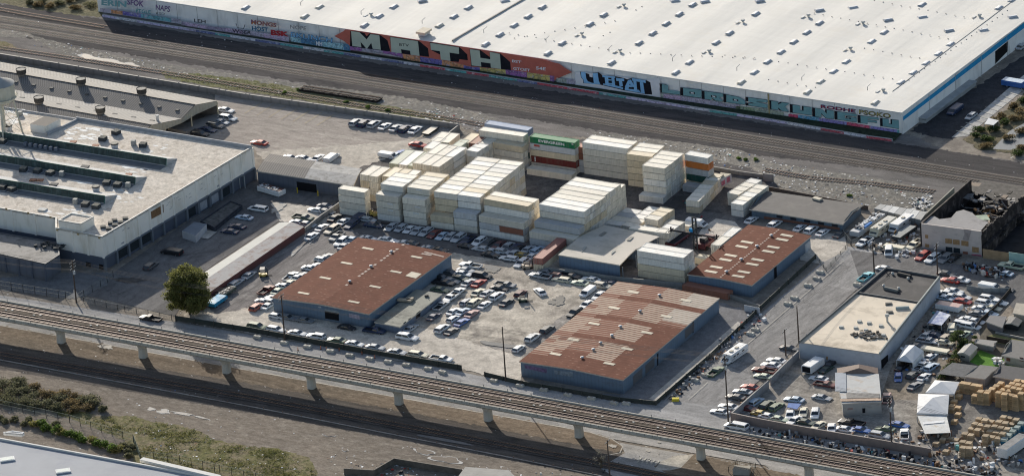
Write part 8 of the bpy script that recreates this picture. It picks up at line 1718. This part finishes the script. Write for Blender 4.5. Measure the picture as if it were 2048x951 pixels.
flat([P(*zP(*q), 2.0) for q in ((345,440),(570,418),(575,440),(350,462))], 'white_strip', MATS['litter_white'], o)
def canopy_small(label, px, h, m): c = [P(*q, h) for q in px]; o = thing('small_canopy', label, 'canopy', (c[0].x,c[0].y,0)); mb = MB(); mb.hull([v-Vector((0,0,.1)) for v in c], c); mb.build('roof', m, o); mb = MB(); [mb.cyl((p.x,p.y,0), .06, h-.1, 5) for p in c]; mb.build('post', m_ven, o)
canopy_small('small white flat canopy on the slope above the creek', [z4(1310,735),z4(1365,742),z4(1395,715),z4(1335,700)], 1.6, m_cv)
canopy_small('patched white and blue tarpaulin shelter beside the pale parapet wall', [zT(400,235),zT(545,262),zT(640,150),zT(500,105)], 2.0, mat('tarp_patched', (.20,.24,.42), .15, .8, stain=((.75,.76,.78), .9, .28)))
canopy_small('blue tarpaulin over scrap in the walled yard', [zU(815,595),zU(920,618),zU(965,560),zU(830,553)], .9, mat('tarp_mid_blue', (.10,.18,.42), .15, 1.5))
canopy_small('pale metal canopy ledge on the factory wall', [zE(330,180),zE(440,125),zE(495,120),zE(370,115)], 3.2, MATS['sheet_grey_top'])
# corrugated row sheds behind the campers
rs = [P(*z8(*q), 1.7) for q in ((655,318),(935,388),(970,340),(690,292))]
for i in range(7):
    t0, t1 = i/7+.004, (i+1)/7-.004; c = [rs[0].lerp(rs[1], t0), rs[0].lerp(rs[1], t1), rs[3].lerp(rs[2], t1), rs[3].lerp(rs[2], t0)]; o = thing('storage_unit', 'pale corrugated storage unit in the row behind the campers', 'storage unit', (c[0].x,c[0].y,0), 'storage units behind the campers'); mb = MB(); walls(mb, [(v.x,v.y) for v in c], 0, 1.7); mb.build('wall', m_blk, o); mb = MB(); mb.hull([v+Vector((0,0,.01)) for v in c], [v+Vector((0,0,.14)) for v in c]); mb.build('roof', mat('unit_roof_%d' % (i % 3), ((.38,.38,.37),(.50,.50,.49),(.62,.62,.60))[i % 3], .15, 1), o)
# ------------------------------------------------------------------ crates, bins
m_crt = mat('crate_wood', (.56,.39,.22), .25, 1.2, obj=True, rand=.25); m_crg = mat('crate_grey', (.48,.37,.245), .25, 1.2, obj=True, rand=.25); m_bin = mat('bin_blue', (.035,.16,.27), .2, 1.2, obj=True, rand=.15); m_btop = mat('bin_contents', (.32,.38,.36), .35, 2, obj=True)
def crate_proto(h, m, tm):
    o = thing('crate_stack', '', 'crate stack'); n = max(1, round(h/.5))
    for k in range(n):
        z = h*k/n; zz = h/n; mb = MB()
        for s in (-1, 1):
            for j in range(3): zc = z+zz*(.2+.3*j); mb.box((0, s*.56, zc), (1.16,.04,zz*.22)); mb.box((s*.56, 0, zc+.004), (.04,1.14,zz*.22))
        for x in (-.54,.54):
            for y in (-.54,.54): mb.box((x, y, z+zz*.46), (.1,.1,zz*.92))
        mb.box((0,0,z+zz*.08), (1.1,1.1,zz*.08))
        if k == n-1:
            for j in range(5): mb.box((-.46+j*.23, 0, z+zz*.97), (.20,1.16,zz*.08))
        else: mb.box((0,0,z+zz*.5), (.9,.9,zz*.7))
        mb.build('crate', m if k < n-1 else tm, o)
    proto_done(o); return o
CR_ = {}
def crates(x0, y0, nx, ny, h, lab, dx=(66,14), dy=(52,-44), m=None, tm=None, group='stacked wooden crates', jit=3, hv=0.):
    for j in range(ny):
        for i in range(nx):
            hh = h+R.choice((0,0,-.5,.5))*hv; hh = max(.5, hh); k = (hh, m or 'w')
            if k not in CR_: CR_[k] = crate_proto(hh, {'w': m_crt, 'g': m_crg, 'b': m_bin}[m or 'w'], {'w': m_crt, 'g': m_crg, 'b': m_btop}[m or 'w'])
            x, y = x0+dx[0]*i+dy[0]*j+R.uniform(-jit,jit), y0+dx[1]*i+dy[1]*j+R.uniform(-jit,jit)*.6; p = P(*zP(x, y), hh); p.z = 0; s = R.uniform(1.02,1.16)
            dup(CR_[k], p, R.uniform(-.5,-.4)+.55, label=lab, group=group, scale=(s, s, 1))
crates(1150, 122, 5, 5, 3.5, 'tall stack of pale wooden crates in the big block below the dark house roof', dx=(62,13), dy=(48,-32), hv=1, group='crates in the big block')
crates(1035, 110, 1, 4, 3.0, 'stack of pale wooden crates in the step left of the big block', dy=(44,-30), group='crates left of the big block')
crates(770, 20, 4, 1, 2.5, 'brown wooden crate stack just right of the upper tent', dx=(58,10), group='crates right of the upper tent')
crates(900, 150, 2, 1, 2.0, 'pale crate stack standing before the dark crate row', group='crates before the dark row'); crates(960, 110, 2, 1, 3.0, 'wooden crate stack joining the two crate rows', group='crates joining the rows')
crates(1010, 575, 3, 5, 2.0, 'greyish wooden crate stack in the middle block beside the blue bins', dx=(66,14), dy=(48,-50), m='g', hv=1, group='crates in the middle block')
crates(860, 500, 3, 3, 1.5, 'low greyish crate stack at the left of the middle block', m='g', hv=1, dx=(64,14), dy=(40,-52), group='low crates left of the middle block')
crates(790, 555, 2, 1, 1.5, 'crate stack at the lower left of the middle block', m='g', group='lower left crates'); crates(770, 640, 2, 1, 2.5, 'crate stack nearest the junk heap below the tents', m='g', group='crates nearest the junk heap'); crates(775, 700, 2, 1, 2.5, 'tallest front crate stack near the viaduct', m='g', dx=(64,8), group='front crates near the viaduct')
for x, y in ((705,105),(725,155),(678,208),(655,260),(720,278),(650,295),(720,345),(680,415)): crates(x, y, 1, 1, 1.0, 'single low crate standing beside the white tents', group='single crates beside the tents')
for x, y in ((585,570),(490,650),(590,735),(560,610),(640,600),(695,620)): crates(x, y, 1, 1, 1.0, 'single grey crate in the junk below the tin lean-to', m='g', group='single crates in the junk')
crates(1135, 622, 1, 4, 1.5, 'blue bin stack in the left row beside the wooden crates', dy=(42,-40), m='b', group='left row of blue bins'); crates(1210, 610, 1, 5, 2.0, 'blue bin stack in the right row beside the white semi-trailer', dy=(44,-42), m='b', group='right row of blue bins')
for p_ in CR_.values(): proto_drop(p_)
# ------------------------------------------------------------------ houses and sheds at the right edge
m_h1 = siding('cream_clapboard', (.40,.38,.32), 5, dark=.97); m_hr = mat('house_shingles', (.15,.145,.14), .12, .8); m_hr2 = mat('dark_house_shingles', (.06,.06,.068), .12, .8)
H1 = Bld('garden_shed', 'small pale gabled garden shed beside the lawn', 'shed', [zT(722,560),zT(838,588),zT(920,498),zT(808,468)], 1.5, m_h1, mat('shed_pale_roof', (.32,.31,.29), .1, 1), rise=.5, over=.2); H1.onwall('F', [zT(750,580),zT(795,590),zT(795,605),zT(750,598)], 'window', m_win)
Bld('garden_shed', 'long low grey shed behind the small garden shed', 'shed', [zT(905,448),zT(1088,485),zT(1120,440),zT(930,418)], 1.4, m_gw, mat('shed_grey_roof', (.26,.25,.24), .1, 1), rise=.3, ridge='X')
H2 = Bld('house', 'grey-roofed cream house at the right edge of the lawn', 'house', [zT(1205,580),zT(1560,650),zT(1640,480),zT(1300,430)], 2.2, m_h1, m_hr, rise=.9, ridge='X', over=.5)
for x in (1230,1370): H2.onwall('F', [zT(x,598),zT(x+42,606),zT(x+42,645),zT(x,636)], 'window', mat('curtain_brown', (.16,.07,.05)))
Bld('house', 'long dark-roofed house behind the crate stacks', 'house', [zT(1110,800),zT(1560,880),zT(1640,760),zT(1190,695)], 2.2, m_gw, m_hr2, rise=.6, ridge='X', over=.4)
Bld('house', 'mid-grey roofed annex between the dark roofs and the lawn', 'house', [zT(800,805),zT(1000,830),zT(1140,712),zT(960,690)], 2.0, m_gw, m_hr, rise=.2, ridge='X')
c = [P(*zT(*q), 1.8) for q in ((500,770),(790,812),(930,690),(660,655))]; o = thing('shade_roof', 'dark grey net-covered roof behind the upper tent', 'shelter', (c[0].x,c[0].y,0)); mb = MB(); mb.hull([v-Vector((0,0,.08)) for v in c], c); mb.build('roof', mat('shade_net', (.075,.08,.09), .35, 1.5), o); mb = MB(); [mb.cyl((p.x,p.y,0), .1, 1.75, 6) for p in c]; mb.build('post', m_ven, o)
zRR = zR
Bld('garden_shed', 'grey flat-roofed outbuilding by the garden fence', 'shed', [zR(600,650),zR(760,705),zR(800,605),zR(640,590)], 1.6, mat('outbuilding_wall', (.22,.20,.20), .15, .6), mat('outbuilding_roof', (.17,.165,.17), .1, .6))
Bld('garden_shed', 'small dark gabled shed with grey roof at the right edge', 'shed', [zR(795,672),zR(925,690),zR(965,640),zR(850,610)], 1.3, m_trim, m_hr, rise=.4)
Bld('house', 'pale rough-roofed house at the right edge above the sheds', 'house', [zR(885,560),zR(1100,600),zR(1120,480),zR(920,460)], 1.8, m_h1, mat('pale_gravel_roof', (.38,.34,.28), .15, .8))
wallrun('garden_fence', 'dark timber fence between the back lot and the gardens', 'fence', [zR(855,335),zR(700,520),zR(540,660),zR(480,740)], 1.2, .1, mat('dark_timber', (.05,.042,.036), .2, 1)); wallrun('garden_fence', 'grey blue-tagged board fence at the top of the back lot', 'fence', [zR(390,315),zR(560,350),zR(850,345)], 1.3, -.1, mat('board_fence_grey', (.20,.22,.23), .35, .7))
wallrun('garden_wall', 'low pale wall above the dry lawn', 'wall', [zR(690,775),zR(830,805),zR(1000,840)], .5, .2, mat('wall_pale', (.45,.42,.37))); wallrun('garden_fence', 'dark board fence below the dry lawn', 'fence', [zR(600,850),zR(880,900)], 1.2, .1, MATS['dark_timber'])
# ------------------------------------------------------------------ buildings cut by the lower edge
c = [P(*q, 3.0) for q in ((-300,820),(279,926),(450,958),(700,1100),(-300,1200))]; o = thing('pale_roofed_building', 'building with pale blue-grey roof and white parapet in the lower left corner', 'building', (c[1].x,c[1].y,0)); mb = MB(); walls(mb, [(v.x,v.y) for v in c], 0, 3.0); mb.build('wall', m_fac, o)
flat(c, 'roof', mat('pale_blue_grey_roof', (.31,.325,.355), .07, .15, stain=((.26,.275,.32), .4, .1)), o, -.25)
for a, b in ((0,1),(1,2)): para(c[a], c[b], -.45, 2.7, 3.15+.01*a, mat('parapet_white', (.62,.61,.58), .08, .6), 'parapet', o)
para(P(280,922,3), P(436,958,3), 1.3, 2.9, 3.55, MATS['parapet_white'], 'raised_parapet', o)
for x, y in ((44,852),(375,922)):
    q = P(*z9(x, y), 2.8); s = thing('roof_skylight', 'bright ribbed skylight on the pale blue-grey roof', 'skylight', q, 'skylights on the pale blue-grey roof'); mb = MB(); mb.box(q+Vector((0,0,.12)), (3.2,2.0,.25), .72); mb.build('frame', m_cv, s); mb = MB(); [mb.box(q+Vector((0,0,.27)), (.12,1.8,.06), .72) for _ in (0,)]; mb.box(q+Vector((0,0,.25)), (2.7,1.5,.06), .72); mb.build('glazing', mat('skylight_glass_pale', (.45,.52,.50), rough=.3), s)
o2, c2_ = boxtop('roof_hatch_box', 'white stepped hatch box at the edge of the pale roof', 'hatch', [z9(20,690),z9(130,700),z9(145,690),z9(75,680)], 3.6, 2.9, m_cv, m_side if 'm_side' in globals() else g_side, rim=True)
wallrun('old_wall', 'dark crumbling wall enclosing scrub at the bottom of the picture', 'wall', [z10(560,945),z10(740,955),z10(860,885),z10(1260,950)], 1.6, .3, mat('crumbling_wall', (.12,.105,.09), .3, .8))
c = [P(*z10(*q), 1.8) for q in ((1220,975),(1660,1040),(1540,915),(1280,895))]; o = thing('tin_roof_building', 'pale tin-roofed outbuilding cut by the bottom edge', 'building', (c[0].x,c[0].y,0)); mb = MB(); walls(mb, [(v.x,v.y) for v in c], 0, 1.8); mb.build('wall', m_gw, o); flat(c, 'roof', mat('tin_pale_grey', (.30,.29,.27), .15, .6), o, .02)
q = P(*z11(1410,935)); mb = MB(); mb.box(q+Vector((0,0,.7)), (3.6,2.2,1.4), .3); tag(mb.build('utility_cabinet', mat('cabinet_tan', (.34,.32,.28), .1, 1), None), 'tan utility cabinet on the kerb island below the viaduct', 'utility cabinet')
chain('chain_link_fence', 'wire enclosure around the tan utility cabinet', [z11(1330,930),z11(1380,885),z11(1490,905),z11(1470,960)], 1.4)
tree((1203,935), 4.2, 1.7, 'small bare grey sapling at the viaduct kerb island', leafmat('leaf_grey_sparse', (.16,.155,.13), (.10,.10,.09)), 9, 45, .09)
# ------------------------------------------------------------------ tidy
for o in bpy.data.objects:
    if '_w' in o: del o['_w']
